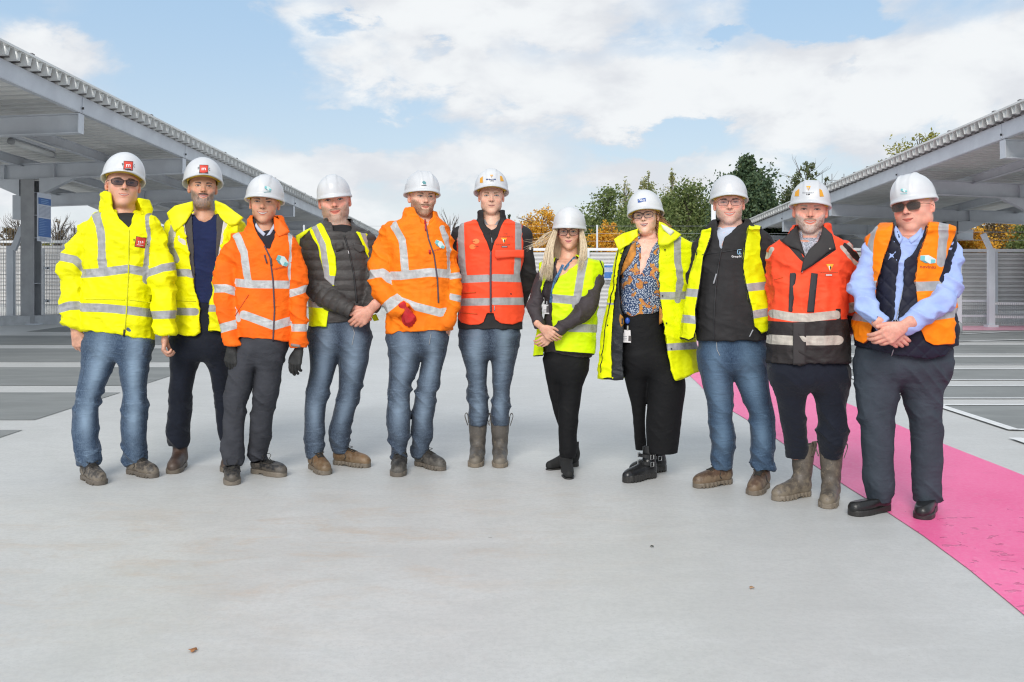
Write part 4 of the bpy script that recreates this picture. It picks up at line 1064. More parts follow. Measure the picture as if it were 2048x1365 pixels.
    if kind in ('boot', 'shoe'):
        mb = MB(); us = np.linspace(.108, .165, 5)
        for i, uu in enumerate(us):
            w2 = .020
            pl = [(uu+.006*(1 if k > 0 else 0), -w2+2*w2*k/4, topz(uu+.006*(k/4), -w2+2*w2*k/4)+.003) for k in range(5)]
            mb.tube([W(p) for p in pl], .0024, 5)
            pl = [(uu+.008-.012*(k/4), -w2+2*w2*k/4, topz(uu+.008-.012*(k/4), -w2+2*w2*k/4)+.004) for k in range(5)]
            mb.tube([W(p) for p in pl], .0022, 5)
        for s_ in (-1, 1):
            mb.tube([W(p) for p in cr_([(.105, s_*.008, topz(.105, 0)+.004), (.112, s_*.036, .085), (.128, s_*.046, .062), (.118, s_*.050, .045)], 4)[:, :3]], .0022, 5)
            mb.tube([W(p) for p in cr_([(.105, 0, topz(.105, 0)+.005), (.10, s_*.020, .118), (.125, s_*.032, .112), (.12, s_*.012, topz(.12, 0)+.006)], 4)[:, :3]], .0020, 5)
        mb.build('laces', M_LACE, sh, True)
    if tall:
        for s_ in (-1, 1):
            mb = MB(); pts = cr_([(.048, s_*.060, hs-.04), (.048, s_*.066, hs+.012), (.048, s_*.078, hs+.024), (.048, s_*.084, hs+.002), (.048, s_*.066, hs-.055)], 4)
            for a_, b2_ in zip(pts[:-1], pts[1:]): mb.bar(W(a_), W(b2_), .022, .004, tuple(v))
            mb.build('pull_loop', mat, sh)
    if kind == 'chunky':
        for zz in (.09, .135):
            pts = [(.07+.058*math.cos(a), .052*math.sin(a), zz+.012*math.cos(a)) for a in np.linspace(-2.4, 2.4, 18)]
            mb = MB()
            for a_, b2_ in zip(pts[:-1], pts[1:]): mb.bar(W(a_), W(b2_), .004, .018)
            mb.build('ankle_strap', mat, sh)
            for s_ in (-1, 1):
                mb = MB(); c_ = (.088, s_*.052, zz+.005); q = [(c_[0]-.012, c_[1]+s_*.004, c_[2]-.013), (c_[0]+.012, c_[1]+s_*.002, c_[2]-.013), (c_[0]+.012, c_[1]+s_*.002, c_[2]+.013), (c_[0]-.012, c_[1]+s_*.004, c_[2]+.013)]
                mb.tube([W(p) for p in q+[q[0]]], .0028, 5); mb.build('buckle', plain('buckle_steel', (.6, .6, .6), .25, .9), sh)
    return Hh+u*.055*s

# ---------------------------------------------------------------- one person
def person(d):
    Y0 = d['Y']; dep = d.get('dep', .125); cyo = d.get('cy', 0.0)
    def row(r_, base=0.0, dp=None, dyf=None):
        py, xl, xr = r_[:3]; k = r_[3] if len(r_) > 3 else 1.0; dy = r_[4] if len(r_) > 4 else 0.0
        Y = Y0+base+dy+(dyf(py) if dyf else 0); rx = (xr-xl)/2*Y/FOC; c = P3((xl+xr)/2, py, Y)
        return (c[2], c[0], Y, rx, (dp if dp is not None else dep)*k)
    ankles = [None, None]
    nose_px, eye_py, chin_py = d['head']['p']
    hsc = (chin_py-eye_py)*(Y0-.06)/FOC/.119*d['head'].get('sc', 1.0)
    hc = P3(nose_px, eye_py, Y0-.055+d.get('hdy', 0)); R_ = rotm(d['head'].get('rot', (0, 0, 0))[0]-math.degrees(math.atan2(hc[0], hc[1])), *d['head'].get('rot', (0, 0, 0))[1:])
    eyec = np.array((0, -.085, .0075)); org = hc-(R_*hsc)@eyec
    M4 = Matrix.Translation(Vector(org)) @ Matrix([list(r_) for r_ in (R_*hsc)]).to_4x4()
    root_loc = (P3(d['torso'][0][1]*.5+d['torso'][0][2]*.5, 600, Y0)[0], Y0, 0)
    # --- body: head with neck, hands and the hidden rest, one mesh
    nb = d['neck']; nbw = P3(nb[0], nb[1], Y0+.025+nb[3] if len(nb) > 3 else Y0+.025); inv = np.linalg.inv(R_*hsc)
    nr = min(nb[2]*Y0/FOC/hsc, .058+.020*d['head'].get('fat', 0)); nl = (nbw-org)@inv.T; neck = cr_([(0, .030, -.040, nr*.92), ((nl[0])*.5, (.030+nl[1])*.5, (-.040+nl[2])*.5, nr*.95), (nl[0], nl[1], nl[2], nr*1.08), (nl[0], nl[1]+.01, nl[2]-.05, nr*1.5)], 3)
    hd = d['head']; f = head_sdf(hd, neck)
    lo = np.array((-.11, -.13, -.21)); hi = np.array((.11, .13, .135)); lo[2] = min(lo[2], nl[2]-.06); lo[0] = min(lo[0], nl[0]-.10); hi[0] = max(hi[0], nl[0]+.1)
    Vh, Fh = polygonize(f, lo, hi, .0026)
    bc = hd.get('beard')
    if bc is not None:         # beard stubble has its own thickness
        x, y, z = np.abs(Vh[:, 0]), Vh[:, 1], Vh[:, 2]
        wgt = np.clip((-.040-z+x*.75)/.012, 0, 1)*np.clip((.02-y)/.02, 0, 1)*np.clip((.128+bc.get('len', 0)+z)/.02, 0, 1)*(np.hypot(x/.03, (z+.054)/.016) > 1)
        N_ = vnormals(Vh, Fh); Vh = Vh+N_*(wgt*bc.get('th', .004)*(.6+.8*vnoise(Vh*np.array((260, 260, 90)), 5)))[:, None]
    Wh = Vh@(R_*hsc).T+org
    torso = Loft([row(r_) for r_ in d['torso']], d.get('n', 2.4), .02)
    arms = []
    for a in d['arms']:
        pts = []
        for q in a:
            px, py, rpx = q[:3]; dy = q[3] if len(q) > 3 else 0
            p = P3(px, py, Y0+dy); pts.append((*p, rpx*(Y0+dy)/FOC))
        arms.append(cr_(pts, 4))
    # shoes first (they fix the ankles)
    root = None
    parts = [(Wh, Fh, 0)]
    for hs_ in d.get('hands', []):
        Vv, Ff = make_hand(hs_, Y0)
        if hs_.get('glovem'): parts.append((Vv, Ff, 2))
        else: parts.append((Vv, Ff, 1))
    # garments' distance functions
    def ftorso(P, off=0.0): return torso(P, off)
    def farm(P, i, off=0.0): return chain(P, arms[i], d.get('armys', .92))-off
    legs_rows = []
    def leg_rows(L_, ank):
        n = len(L_); top = L_[0][0]; bot = L_[-1][0]
        out_ = []
        for r_ in L_:
            t_ = (r_[0]-top)/(bot-top); dy = (ank[1]-Y0)*t_**1.2+(r_[3] if len(r_) > 3 else 0)
            Y = Y0+dy; rx = (r_[2]-r_[1])/2*Y/FOC; c = P3((r_[1]+r_[2])/2, r_[0], Y); out_.append((c[2], c[0], Y, rx, max(rx*.92, min(rx*1.12, .085+.02*(1-t_)))))
        return out_
    # build hidden body after shoes
    tmp_root = empty('person', root_loc)
    root = tmp_root
    sk = d['shoes']
    for i, s_ in enumerate(sk['s']): ankles[i] = shoe(root, s_, sk['k'], sk['m'], sk.get('sm', M_SOLE))
    lofts = [Loft(leg_rows(L_, ankles[i]), 2.1, .006) for i, L_ in enumerate(d['legs'])]
    hb_ = d['hips'][-1]; hx_ = (hb_[1]+hb_[2])/2; hw_ = (hb_[2]-hb_[1])/2; hrows = list(d['hips'])+[(hb_[0]+16, hx_-hw_*.90, hx_+hw_*.90, .86), (hb_[0]+30, hx_-hw_*.72, hx_+hw_*.72, .6)]
    hips = Loft([row(r_, dp=d.get('hdep', dep*.92)) for r_ in hrows], 2.4, .03)
    def ftrous(P, off=0.0):
        d_ = smin(lofts[0](P, off), lofts[1](P, off), .012)
        return smin(d_, hips(P, off), .05)
    # hidden body (inside the clothes), coarse
    def fbody(P):
        zc_ = P3(0, 575, Y0)[2]; d_ = ftorso(P, 0)-np.where(P[:, 2] > zc_, d.get('chest', -.026), -.04); d_ = np.minimum(d_, np.minimum(np.minimum(lofts[0](P, -.03), lofts[1](P, -.03)), hips(P, -.03)))
        for i in range(len(arms)): d_ = smin(d_, chain(P, arms[i][:-3], .9)+.036, .01)
        return d_
    allx = [r_[1] for r_ in d['torso']]+[r_[2] for r_ in d['torso']]+[q[0]+q[2] for a in d['arms'] for q in a]+[q[0]-q[2] for a in d['arms'] for q in a]+[r_[1] for L_ in d['legs'] for r_ in L_]+[r_[2] for L_ in d['legs'] for r_ in L_]
    xl = P3(min(allx), 600, Y0+.1)[0] if min(allx) < MID else P3(min(allx), 600, Y0-.25)[0]; xr = P3(max(allx), 600, Y0+.1)[0] if max(allx) > MID else P3(max(allx), 600, Y0-.25)[0]
    xl = min(xl, P3(min(allx), 600, Y0-.2)[0], P3(min(allx), 600, Y0+.2)[0])-.02; xr = max(xr, P3(max(allx), 600, Y0-.2)[0], P3(max(allx), 600, Y0+.2)[0])+.02
    y_lo, y_hi = Y0-.34, Y0+.30; zt = P3(0, d['torso'][0][0]-8, Y0)[2]+.03; zb = P3(0, d['torso'][-1][0]+6, Y0)[2]-.03
    chest = 'chest' in d
    V, Fq = polygonize(fbody, (xl, y_lo, .12), (xr, y_hi, zt), .008 if chest else .014, 3); parts.append((V, Fq, 3))
    n0 = 0; VV = []; FF = []; MI = []; HLv = []
    for Vv, Ff, mi in parts:
        VV.append(Vv); FF.append(Ff+n0); MI.append(np.full(len(Ff), mi)); n0 += len(Vv)
        HLv.append((Vv-org)@inv.T)
    face = skinmat(hd); hsk = handskin('hand_skin', hd['tone']); gl = d.get('glovemat') or hsk
    bo = mesh_obj('body', np.vstack(VV), np.vstack(FF), [face, hsk, gl, hsk], root, True, vec={'hl': np.vstack(HLv)}, midx=np.concatenate(MI))
    helm, T4 = helmet(root, M4, hd, (hsc, Y0-.05))
    if hd.get('glasses'): glasses(root, M4, hd)
    surf = []
    # --- trousers
    tr = d['trousers']
    V, Fq = polygonize(ftrous, (xl, y_lo, .05), (xr, y_hi, P3(0, d['hips'][0][0], Y0)[2]+.04), .0058)
    px, py = proj(V); N_ = vnormals(V, Fq)
    kn = d.get('knee', 800); hem = max(L_[-1][0] for L_ in d['legs']); A_ = tr.get('amp', 1.0)
    wk = np.exp(-((py-kn)/30)**2)*.9+np.clip((py-(hem-75))/60, 0, 1)*1.25*tr.get('stack', 1.0)+.38+np.exp(-((py-d['legs'][0][0][0]-25)/30)**2)*.5
    q = V*np.array((6, 6, 13.0))+np.array((0, 0, 1))*(V[:, :1]*13*np.array((0, 0, 1))); r1 = 1-np.abs(2*vnoise(q, 11)-1); r2 = 1-np.abs(2*vnoise(V*np.array((15, 15, 38.0))+3*vnoise(V*9, 3)[:, None], 12)-1)
    disp = -.004+A_*1.15*wk*(.0130*(r1**1.6-.42)+.0030*(r2-.55))+.002*(vnoise(V*14, 4)-.5)
    V = V+N_*disp[:, None]
    at = {}
    if tr.get('denim'):
        fade = np.zeros(len(V)); seam = np.full(len(V), -1.0)
        for L_ in d['legs']:
            R2 = np.array([r_[:3] for r_ in L_], float); cx_ = np.interp(py, R2[:, 0], (R2[:, 1]+R2[:, 2])/2); hw = np.interp(py, R2[:, 0], (R2[:, 2]-R2[:, 1])/2)
            u_ = (px-cx_)/hw; e = np.exp(-(u_/.55)**2)*(.75*np.exp(-((py-(kn-70))/60)**2)+.65*np.exp(-((py-(kn+35))/28)**2)+.25)
            fade = np.maximum(fade, e*(np.abs(u_) < 1.2))
            sm = .0022-np.abs(u_-.0-(.86 if cx_.mean() < 0 else .86))*hw*Y0/FOC; seam = np.maximum(seam, np.where((N_[:, 1] < 0), sm, -1)); sm = .0022-np.abs(u_+.86)*hw*Y0/FOC; seam = np.maximum(seam, np.where((N_[:, 1] < 0), sm, -1))
        seam = np.where((py < d['legs'][0][0][0]+10), -1, seam)
        at = {'fade': fade*np.clip(-N_[:, 1]*1.6, 0, 1), 'seam': seam, 'crease': np.clip(wk-.3, 0, 1)}
    to = mesh_obj('trousers' if not tr.get('denim') else 'jeans', V, Fq, tr['m'], root, True, at); surf.append((V, Fq))
    # --- upper garments
    for g in d['layers']:
        off = g.get('off', 0.0); use = g.get('arms', (0, 1)); collar = g.get('collar')
        cl = None
        if collar:
            cl = []
            for c in (collar if isinstance(collar, list) else [collar]):
                cl.append((Loft([row(r_, dp=c.get('dep', .085), base=c.get('dy', .0)) for r_ in c['rows']], 2.1, .004), c))
        tl = torso if 'rows' not in g else Loft([row(r_) for r_ in g['rows']], g.get('exp', 2.4), .02)
        hemz = g.get('hem')
        def fg(P, parts_=False):
            ds = [tl(P, off)]
            for i in use:
                e = farm(P, i, g.get('aoff', off))
                if g.get('cuff') and i in g['cuff']:
                    cx_, cy_, nx_, ny_ = g['cuff'][i]; qx_, qy_ = proj(P); nn = math.hypot(nx_, ny_); pl = ((qx_-cx_)*nx_+(qy_-cy_)*ny_)/nn*P[:, 1]/FOC
                    e = np.where(np.linalg.norm(P-arms[i][-1][:3], axis=1) < .13, smax(e, pl, .003), e)
                ds.append(e)
            d_ = ds[0]
            for e in ds[1:]: d_ = smin(d_, e, .022)
            if g.get('cut') or hemz or g.get('keep') or cl or g.get('cuff'):
                px_, py_ = proj(P); k = P[:, 1]/FOC
            if hemz:
                h_ = (py_-np.interp(px_, [q[0] for q in hemz], [q[1] for q in hemz]))*k
                ta = np.minimum.reduce([e for e in ds[1:]])-ds[0] if len(ds) > 1 else np.full(len(P), 1.0)
                d_ = np.where(ta > -.0, smax(d_, h_, .004), d_) if len(ds) > 1 else smax(d_, h_, .004)
            for c in g.get('cut', []):
                sd_ = polysd(px_, py_, c)*k; d_ = smax(d_, -np.maximum(sd_, P[:, 1]-(Y0+.03)), .003)
            for c in g.get('cutall', []): d_ = smax(d_, -polysd(*proj(P), c)*P[:, 1]/FOC, .003)
            if g.get('keep'):
                s_ = None
                for c in g['keep']:
                    e = polysd(px_, py_, c)*k; s_ = e if s_ is None else np.minimum(s_, e)
                d_ = smax(d_, s_, .003)
            for Lc, c in (cl or []):
                dc = np.abs(Lc(P)+.004)-c.get('t', .0045); dc = smax(dc, Lc.z0+.002-P[:, 2], .002); dc = smax(dc, P[:, 2]-Lc.z1+.004, .003)
                tilt = c.get('slope')
                if tilt: dc = smax(dc, -(py_-(tilt[1]+(px_-tilt[0])*tilt[2]))*k, .003)
                for cc in c.get('cut', []): dc = smax(dc, -np.maximum(polysd(px_, py_, cc)*k, P[:, 1]-(Y0+c.get('cy', .0))), .002)
                d_ = smin(d_, dc, .008) if c.get('merge', 1) else np.minimum(d_, dc)
            return d_
        gzt = P3(0, min([d['torso'][0][0]]+[r_[0] for c in (collar if isinstance(collar, list) else ([collar] if collar else [])) for r_ in c['rows']])-6, Y0)[2]+.02
        gzb = P3(0, max([q[1] for q in hemz] if hemz else [(g['rows'] if 'rows' in g else d['torso'])[-1][0]]+[0])+6, Y0)[2]-.02
        if use: gzb = min(gzb, min(arms[i][:, 2].min()-.07 for i in use))
        gx0, gx1 = xl, xr
        if 'rows' in g: gx0 = min(xl, P3(min(r_[1] for r_ in g['rows']), 600, Y0+.1)[0]-.03); gx1 = max(xr, P3(max(r_[2] for r_ in g['rows']), 600, Y0+.1)[0]+.03)
        V, Fq = polygonize(fg, (gx0, y_lo, gzb), (gx1, y_hi, gzt), g.get('h', .0058))
        N_ = vnormals(V, Fq); px, py = proj(V)
        comp = np.zeros(len(V), int); best = tl(V, off)
        dA = np.full(len(V), 9.0)
        for i in use:
            e = farm(V, i, g.get('aoff', off)); comp = np.where(e < best, i+1, comp); best = np.minimum(best, e); dA = np.minimum(dA, e)
        # folds: broad on the trunk, tighter and across on the sleeves
        A_ = g.get('amp', 1.0); sv = g.get('seed', 1)
        wpn = V+.035*(np.stack([vnoise(V*7, sv+k_) for k_ in (1, 2, 3)], 1)-.5)
        r1 = 1-np.abs(2*vnoise(wpn*np.array((9, 9, 15.0))+V[:, :1]*np.array((0, 0, 8.0)), sv)-1); r2 = 1-np.abs(2*vnoise(wpn*np.array((22, 22, 38.0)), sv+20)-1)
        jn = np.zeros(len(V))
        for i in use:
            if len(arms[i]) > 4:
                e = arms[i][len(arms[i])//2][:3]; jn = np.maximum(jn, np.exp(-(np.linalg.norm(V-e, axis=1)/.09)**2)); e = arms[i][0][:3]+np.array((0, 0, -.08)); jn = np.maximum(jn, .8*np.exp(-(np.linalg.norm(V-e, axis=1)/.10)**2))
        amp = A_*(.0105+.008*(comp > 0)+.011*jn)*(1-.0*jn)
        vv = vnoise(wpn*np.array((26, 14, 4.5)), sv+7)
        disp = -.0035+amp*1.15*(r1**1.4-.46)+A_*.0055*(r2-.5)*(1+jn)+A_*.011*(vv-.5)*(comp == 0)*np.clip((py-520)/80, .3, 1)
        if g.get('puffer'):    # quilting channels
            for ax_ in range(1):
                s_ = V[:, 2]*math.pi/.062
                if use:
                    for i in use:
                        m_ = comp == i+1; c_ = arms[i][:, :3]; ln = np.concatenate([[0], np.cumsum(np.linalg.norm(np.diff(c_, axis=0), axis=1))])
                        j = np.argmin(((V[:, None]-c_[None])**2).sum(2), 1); t_ = c_[np.minimum(j+1, len(c_)-1)]-c_[np.maximum(j-1, 0)]; t_ /= np.linalg.norm(t_, axis=1)[:, None]+1e-9
                        u_ = ln[j]+((V-c_[j])*t_).sum(1); s_ = np.where(m_, u_*math.pi/.05, s_)
                disp = disp*.6+.009*(np.abs(np.sin(s_))**.5-.75)
        if g.get('diamond'):
            a_ = (px-1800)/1.0; q1 = np.abs(np.sin((a_+py)*math.pi/33)); q2 = np.abs(np.sin((a_-py)*math.pi/33)); disp = disp*.4+.007*(np.minimum(q1, q2)**.4-.75)*(comp == 0)
        if g.get('dd'):        # extra shaping, (px, py, radius px, metres)
            for (ex_, ey_, er_, em_) in g['dd']: disp = disp+em_*np.exp(-((px-ex_)**2+(py-ey_)**2)/er_**2)*(N_[:, 1] < .1)
        V = V+N_*disp[:, None]
        at = {}
        for an, items in g.get('paint', {}).items():
            s_ = np.full(len(V), -1.0)
            for it in items:
                cm, shp = it[0], it[1]
                sd_ = -polysd(px, py, shp) if len(it) < 3 else it[2]/2-linesd(px, py, shp)
                if cm == 'T': sd_ = np.where(comp == 0, sd_, -9)
                elif cm == 'L': sd_ = np.where(comp == 1, sd_, -9)
                elif cm == 'R': sd_ = np.where(comp == 2, sd_, -9)
                elif cm == 'F': sd_ = np.where((N_[:, 1] < .15), sd_, -9)
                s_ = np.maximum(s_, sd_*Y0/FOC)
            at[an] = s_
        o = mesh_obj(g['n'], V, Fq, g['m'], root, True, at); surf.append((V, Fq))
        if g.get('label'): o['label'] = g['label']
        g['_o'] = o
    surf.append((Wh, Fh))
    if chest: surf.append((parts[-1][0], parts[-1][1]))
    # --- surface details: laid on the garments by projecting along the line of sight
    Vs = []; Fs = []; n0 = 0
    for Vv, Ff in surf:
        Vs.append(Vv); Fs.append(Ff+n0); n0 += len(Vv)
    bvh = BVHTree.FromPolygons(np.vstack(Vs).tolist(), np.vstack(Fs).tolist())
    hb = BVHTree.FromPolygons([tuple(v.co) for v in helm.data.vertices], [tuple(p.vertices) for p in helm.data.polygons])
    camp = Vector((0, 0, CAMZ))
    def drop(pts, off=.003, tree_=None, fixY=None):
        out_ = []; miss = []; last = None
        for i, (x, y) in enumerate(pts):
            q = Vector(P3(x, y, Y0)); dr = (q-camp).normalized(); h_ = (tree_ or bvh).ray_cast(camp, dr, 30)
            if h_[0] is not None and abs(h_[0].y-Y0) < .5: out_.append(h_[0]-dr*off); last = len(out_)-1
            else: out_.append(None); miss.append(i)
        good = [o_.y for o_ in out_ if o_ is not None]; my = (sum(good)/len(good) if good else Y0-.1) if fixY is None else Y0+fixY
        for i in miss:
            nb_ = [out_[j].y for j in range(len(out_)) if out_[j] is not None and abs(pts[j][0]-pts[i][0])+abs(pts[j][1]-pts[i][1]) < 14]
            out_[i] = Vector(P3(*pts[i], sum(nb_)/len(nb_) if nb_ else my))
        return out_
    def smoothv(pts, W_, k=8, off=0):
        return W_
    for q in d.get('deco', []):
        kind = q[0]
        if kind == 'poly':     # ('poly', name, pts, mat, off, thick, spacing)
            _, nm, pts, m_ = q[:4]; off = q[4] if len(q) > 4 else .003; thk = q[5] if len(q) > 5 else 0; sp_ = q[6] if len(q) > 6 else 4.0
            pts = [tuple(map(float, p)) for p in pts]
            a2 = sum(pts[i-1][0]*pts[i][1]-pts[i][0]*pts[i-1][1] for i in range(len(pts)))
            if a2 < 0: pts = pts[::-1]
            bd = []
            for a_, b2_ in zip(pts, pts[1:]+pts[:1]):
                n_ = max(1, int(math.hypot(b2_[0]-a_[0], b2_[1]-a_[1])/sp_)); bd += [(a_[0]+(b2_[0]-a_[0])*i/n_, a_[1]+(b2_[1]-a_[1])*i/n_) for i in range(n_)]
            xs = np.arange(min(p[0] for p in pts), max(p[0] for p in pts), sp_); ys_ = np.arange(min(p[1] for p in pts), max(p[1] for p in pts), sp_)
            gx_, gy_ = [a_.ravel() for a_ in np.meshgrid(xs, ys_)]; ins = polysd(gx_, gy_, pts) < -sp_*.6 if len(gx_) else np.zeros(0, bool)
            vt = [Vector(p) for p in bd]+[Vector((a_, b2_)) for a_, b2_ in zip(gx_[ins], gy_[ins])]
            nb2 = len(bd); r_ = delaunay_2d_cdt(vt, [], [list(range(nb2))], 1, 1e-4); vv2 = [tuple(v) for v in r_[0]]
            Wd = drop(vv2, off, hb if nm.startswith('hat') else None)
            if thk:            # relax the depth so a flap lies as one smooth sheet
                Ya = np.array([w_.y for w_ in Wd]); P2 = np.array(vv2)
                for _ in range(2):
                    D2 = ((P2[:, None]-P2[None])**2).sum(2); K = np.exp(-D2/(9.0**2)); Ya = np.minimum(Ya+.004, (K@Ya)/K.sum(1))
                Wd = [Vector(P3(p[0], p[1], y_-off*.3)) for p, y_ in zip(vv2, Ya)]
            tris = [tuple(f_)[::-1] for f_ in r_[2]]
            nmm = {'hat_logo': 'logo'}.get(nm, nm)
            o = mesh_obj(nmm, Wd, tris, m_, helm if nm.startswith('hat') else root, True)
            if thk: md = o.modifiers.new('t', 'SOLIDIFY'); md.thickness = thk; md.offset = 0
        elif kind == 'line':   # ('line', name, pts, mat, width px, off)
            _, nm, pts, m_, wd_ = q[:5]; off = q[5] if len(q) > 5 else .003; rs_ = []
            for a_, b2_ in zip(pts[:-1], pts[1:]):
                n_ = max(1, int(math.hypot(b2_[0]-a_[0], b2_[1]-a_[1])/3)); rs_ += [(a_[0]+(b2_[0]-a_[0])*i/n_, a_[1]+(b2_[1]-a_[1])*i/n_) for i in range(n_)]
            rs_.append(pts[-1]); tr_ = hb if nm.startswith('hat') else None
            Wd = drop(rs_, off, tr_); ya = np.array([w_.y for w_ in Wd]); 
            for _ in range(2): ya[1:-1] = np.minimum(ya[1:-1]+.0015, (ya[:-2]+ya[1:-1]*2+ya[2:])/4)
            Wd = [Vector(P3(p[0], p[1], y_)) for p, y_ in zip(rs_, ya)]
            V_, F_ = tube(Wd, wd_*Y0/FOC/2, 6); mesh_obj({'hat_line': 'logo'}.get(nm, nm), V_, F_, m_, helm if nm.startswith('hat') else root, True)
        elif kind == 'text':   # ('text', string, (cx, cy), height px, mat, name, angle)
            _, s_, (cx_, cy_), hp, m_, nm = q[:6]; ang = math.radians(q[6]) if len(q) > 6 else 0; wmax = q[7] if len(q) > 7 else None
            cu = bpy.data.curves.new('t', 'FONT'); cu.body = s_; cu.size = 1; cu.resolution_u = 2; cu.align_x = 'CENTER'; cu.align_y = 'CENTER'; cu.offset = .015
            ob = bpy.data.objects.new('t', cu); COL.objects.link(ob); me = bpy.data.meshes.new_from_object(ob.evaluated_get(bpy.context.evaluated_depsgraph_get()))
            co = np.array([v.co[:2] for v in me.vertices]); fc = [tuple(p.vertices) for p in me.polygons]
            bpy.data.objects.remove(ob); bpy.data.curves.remove(cu); bpy.data.meshes.remove(me)
            if not len(co): continue
            k = hp/.72; kx = k if wmax is None else wmax/(co[:, 0].max()-co[:, 0].min())
            X_ = co[:, 0]*kx; Y_ = co[:, 1]*k; p2 = [(cx_+a_*math.cos(ang)+b2_*math.sin(ang), cy_+a_*math.sin(ang)-b2_*math.cos(ang)) for a_, b2_ in zip(X_, Y_)]
            Wd = drop(p2, .0025, hb if nm.startswith('hat') else None); mesh_obj({'hat_text': 'lettering'}.get(nm, nm), Wd, fc, m_, helm if nm.startswith('hat') else root, False)
    for fn in d.get('extra', []): fn(root, Y0, M4, drop, bvh)
    tag(root, d['label'], 'person')
    return root
# ---------------------------------------------------------------- the eleven people, left to right (all numbers are photo pixels)
SKIN_A = (.56, .30, .21); SKIN_B = (.60, .36, .26); SKIN_C = (.50, .26, .165); SKIN_R = (.60, .29, .21)
def gre(c): return dict(cov=.0, c=c)
J1 = denim('denim_mid', (.014, .036, .080), (.23, .32, .43), 1.0); J2 = denim('denim_dark', (.006, .015, .038), (.21, .28, .37), .9)
J3 = denim('denim_blue', (.011, .033, .075), (.14, .23, .34), .8)
C_NAVY = cloth('navy_trousers', (.009, .012, .022), rough=.8, folds=.35, sheen=.1)
C_GREYT = cloth('grey_trousers', (.048, .050, .060), rough=.8, folds=.35); C_BLACKT = cloth('black_trousers', (.007, .007, .008), rough=.75, folds=.3)
C_SLATE = cloth('slate_trousers', (.042, .053, .068), rough=.8, folds=.35)
M_RED = plain('badge_red', (.66, .06, .035), .6); M_BLK = plain('print_black', (.02, .02, .02), .6); M_TEALA = plain('logo_teal', (.16, .50, .52), .6)
M_TEALB = plain('logo_pale', (.62, .76, .74), .6); M_TEALC = plain('logo_dark_teal', (.10, .28, .30), .6); M_PRR = plain('print_rust', (.45, .07, .02), .6)
M_PRY = plain('print_yellow', (.85, .40, .03), .6); M_NAVYP = plain('print_navy', (.03, .06, .18), .6); M_SEAMY = plain('seam_yellow', (.66, .66, .01), .7); M_SEAMO = plain('seam_orange', (.62, .09, .01), .7)
M_LB = plain('print_ltblue', (.35, .6, .8), .6); M_GRP = plain('print_grey', (.35, .36, .38), .6)
def badge_m(cx, cy, s, ang, hat=True):
    nm = 'hat_logo' if hat else 'logo'; a = math.radians(ang); c_, s_ = math.cos(a), math.sin(a)
    def R(x, y): return (cx+(x*c_-y*s_)*s, cy+(x*s_+y*c_)*s)
    o_ = .0015
    return [('poly', nm, [R(-.56, -.56), R(.56, -.56), R(.56, .56), R(-.56, .56)], M_BLK, o_, 0, 3),
            ('poly', nm, [R(-.5, -.5), R(.5, -.5), R(.5, .5), R(-.5, .5)], M_RED, o_+.0008, 0, 3),
            ('text', 'm', R(0, -.08), .46*s, M_TEETH, 'hat_text' if hat else 'lettering', -ang, .52*s),
            ('poly', nm, [R(-.34, .27), R(.34, .27), R(.34, .33), R(-.34, .33)], M_TEETH, o_+.0015, 0, 3),
            ('text', 'P', R(-.68, -.08), .36*s, M_BLK, 'hat_text' if hat else 'lettering', -ang, .16*s), ('text', 'C', R(.70, .0), .36*s, M_BLK, 'hat_text' if hat else 'lettering', -ang, .17*s)]
def box_logo(cx, cy, w_, h_, ang=0, hat=False, txt=None, th=6, tcol=None, tang=None):
    nm = 'hat_logo' if hat else 'logo'; a = math.radians(ang); c_, s_ = math.cos(a), math.sin(a)
    def R(x, y): return (cx+x*w_*c_-y*h_*s_, cy+x*w_*s_+y*h_*c_)
    q = [('poly', nm, [R(-.5, -.35), R(.02, -.45), R(.5, -.05), R(.5, .35), R(.12, .45), R(-.22, .15), R(-.5, .15)], M_TEALB, .003, 0, 3),
         ('poly', nm, [R(-.5, -.33), R(-.2, -.33), R(-.2, .1), R(-.5, .1)], M_TEALA, .004, 0, 3), ('poly', nm, [R(.2, .0), R(.48, 0), R(.48, .33), R(.2, .38)], M_TEALA, .004, 0, 3),
         ('poly', nm, [R(-.48, .14), R(-.2, .14), R(.04, .42), R(-.18, .40)], M_TEALC, .004, 0, 3)]
    if txt: q.append(('text', txt, R(.02, .45+.62*th/h_+.15), th, tcol or M_PRR, 'hat_text' if hat else 'lettering', -(tang if tang is not None else ang*.5), w_*1.02))
    return q
def tri_logo(cx, cy, s, hat=False):
    nm = 'hat_logo' if hat else 'logo'
    return [('poly', nm, [(cx-.5*s, cy-.5*s), (cx+.5*s, cy-.5*s), (cx, cy+.5*s)], M_PRY, .003, 0, 3), ('poly', nm, [(cx-.2*s, cy-.25*s), (cx+.08*s, cy-.25*s), (cx-.02*s, cy+.4*s)], M_TEETH, .004, 0, 3),
            ('poly', nm, [(cx+.0*s, cy-.3*s), (cx+.2*s, cy-.05*s), (cx+.0*s, cy+.4*s)], M_BLK, .0045, 0, 3)]
def small_print(cx, cy, w_, m_, hat=False, rows=1, h_=1.6, gap=3.4, seed=1):
    r_ = random.Random(seed); q = []; nm = 'hat_logo' if hat else 'logo'
    for k in range(rows):
        x = cx-w_/2
        while x < cx+w_/2-1.5:
            l = r_.uniform(1.5, 4.5); l = min(l, cx+w_/2-x); y = cy+k*gap
            q.append(('poly', nm, [(x, y-h_/2), (x+l, y-h_/2), (x+l, y+h_/2), (x, y+h_/2)], m_, .004, 0, 5)); x += l+.9
    return q
Ln = lambda nm, pts, m_, w_, off=.003: ('line', nm, pts, m_, w_, off)

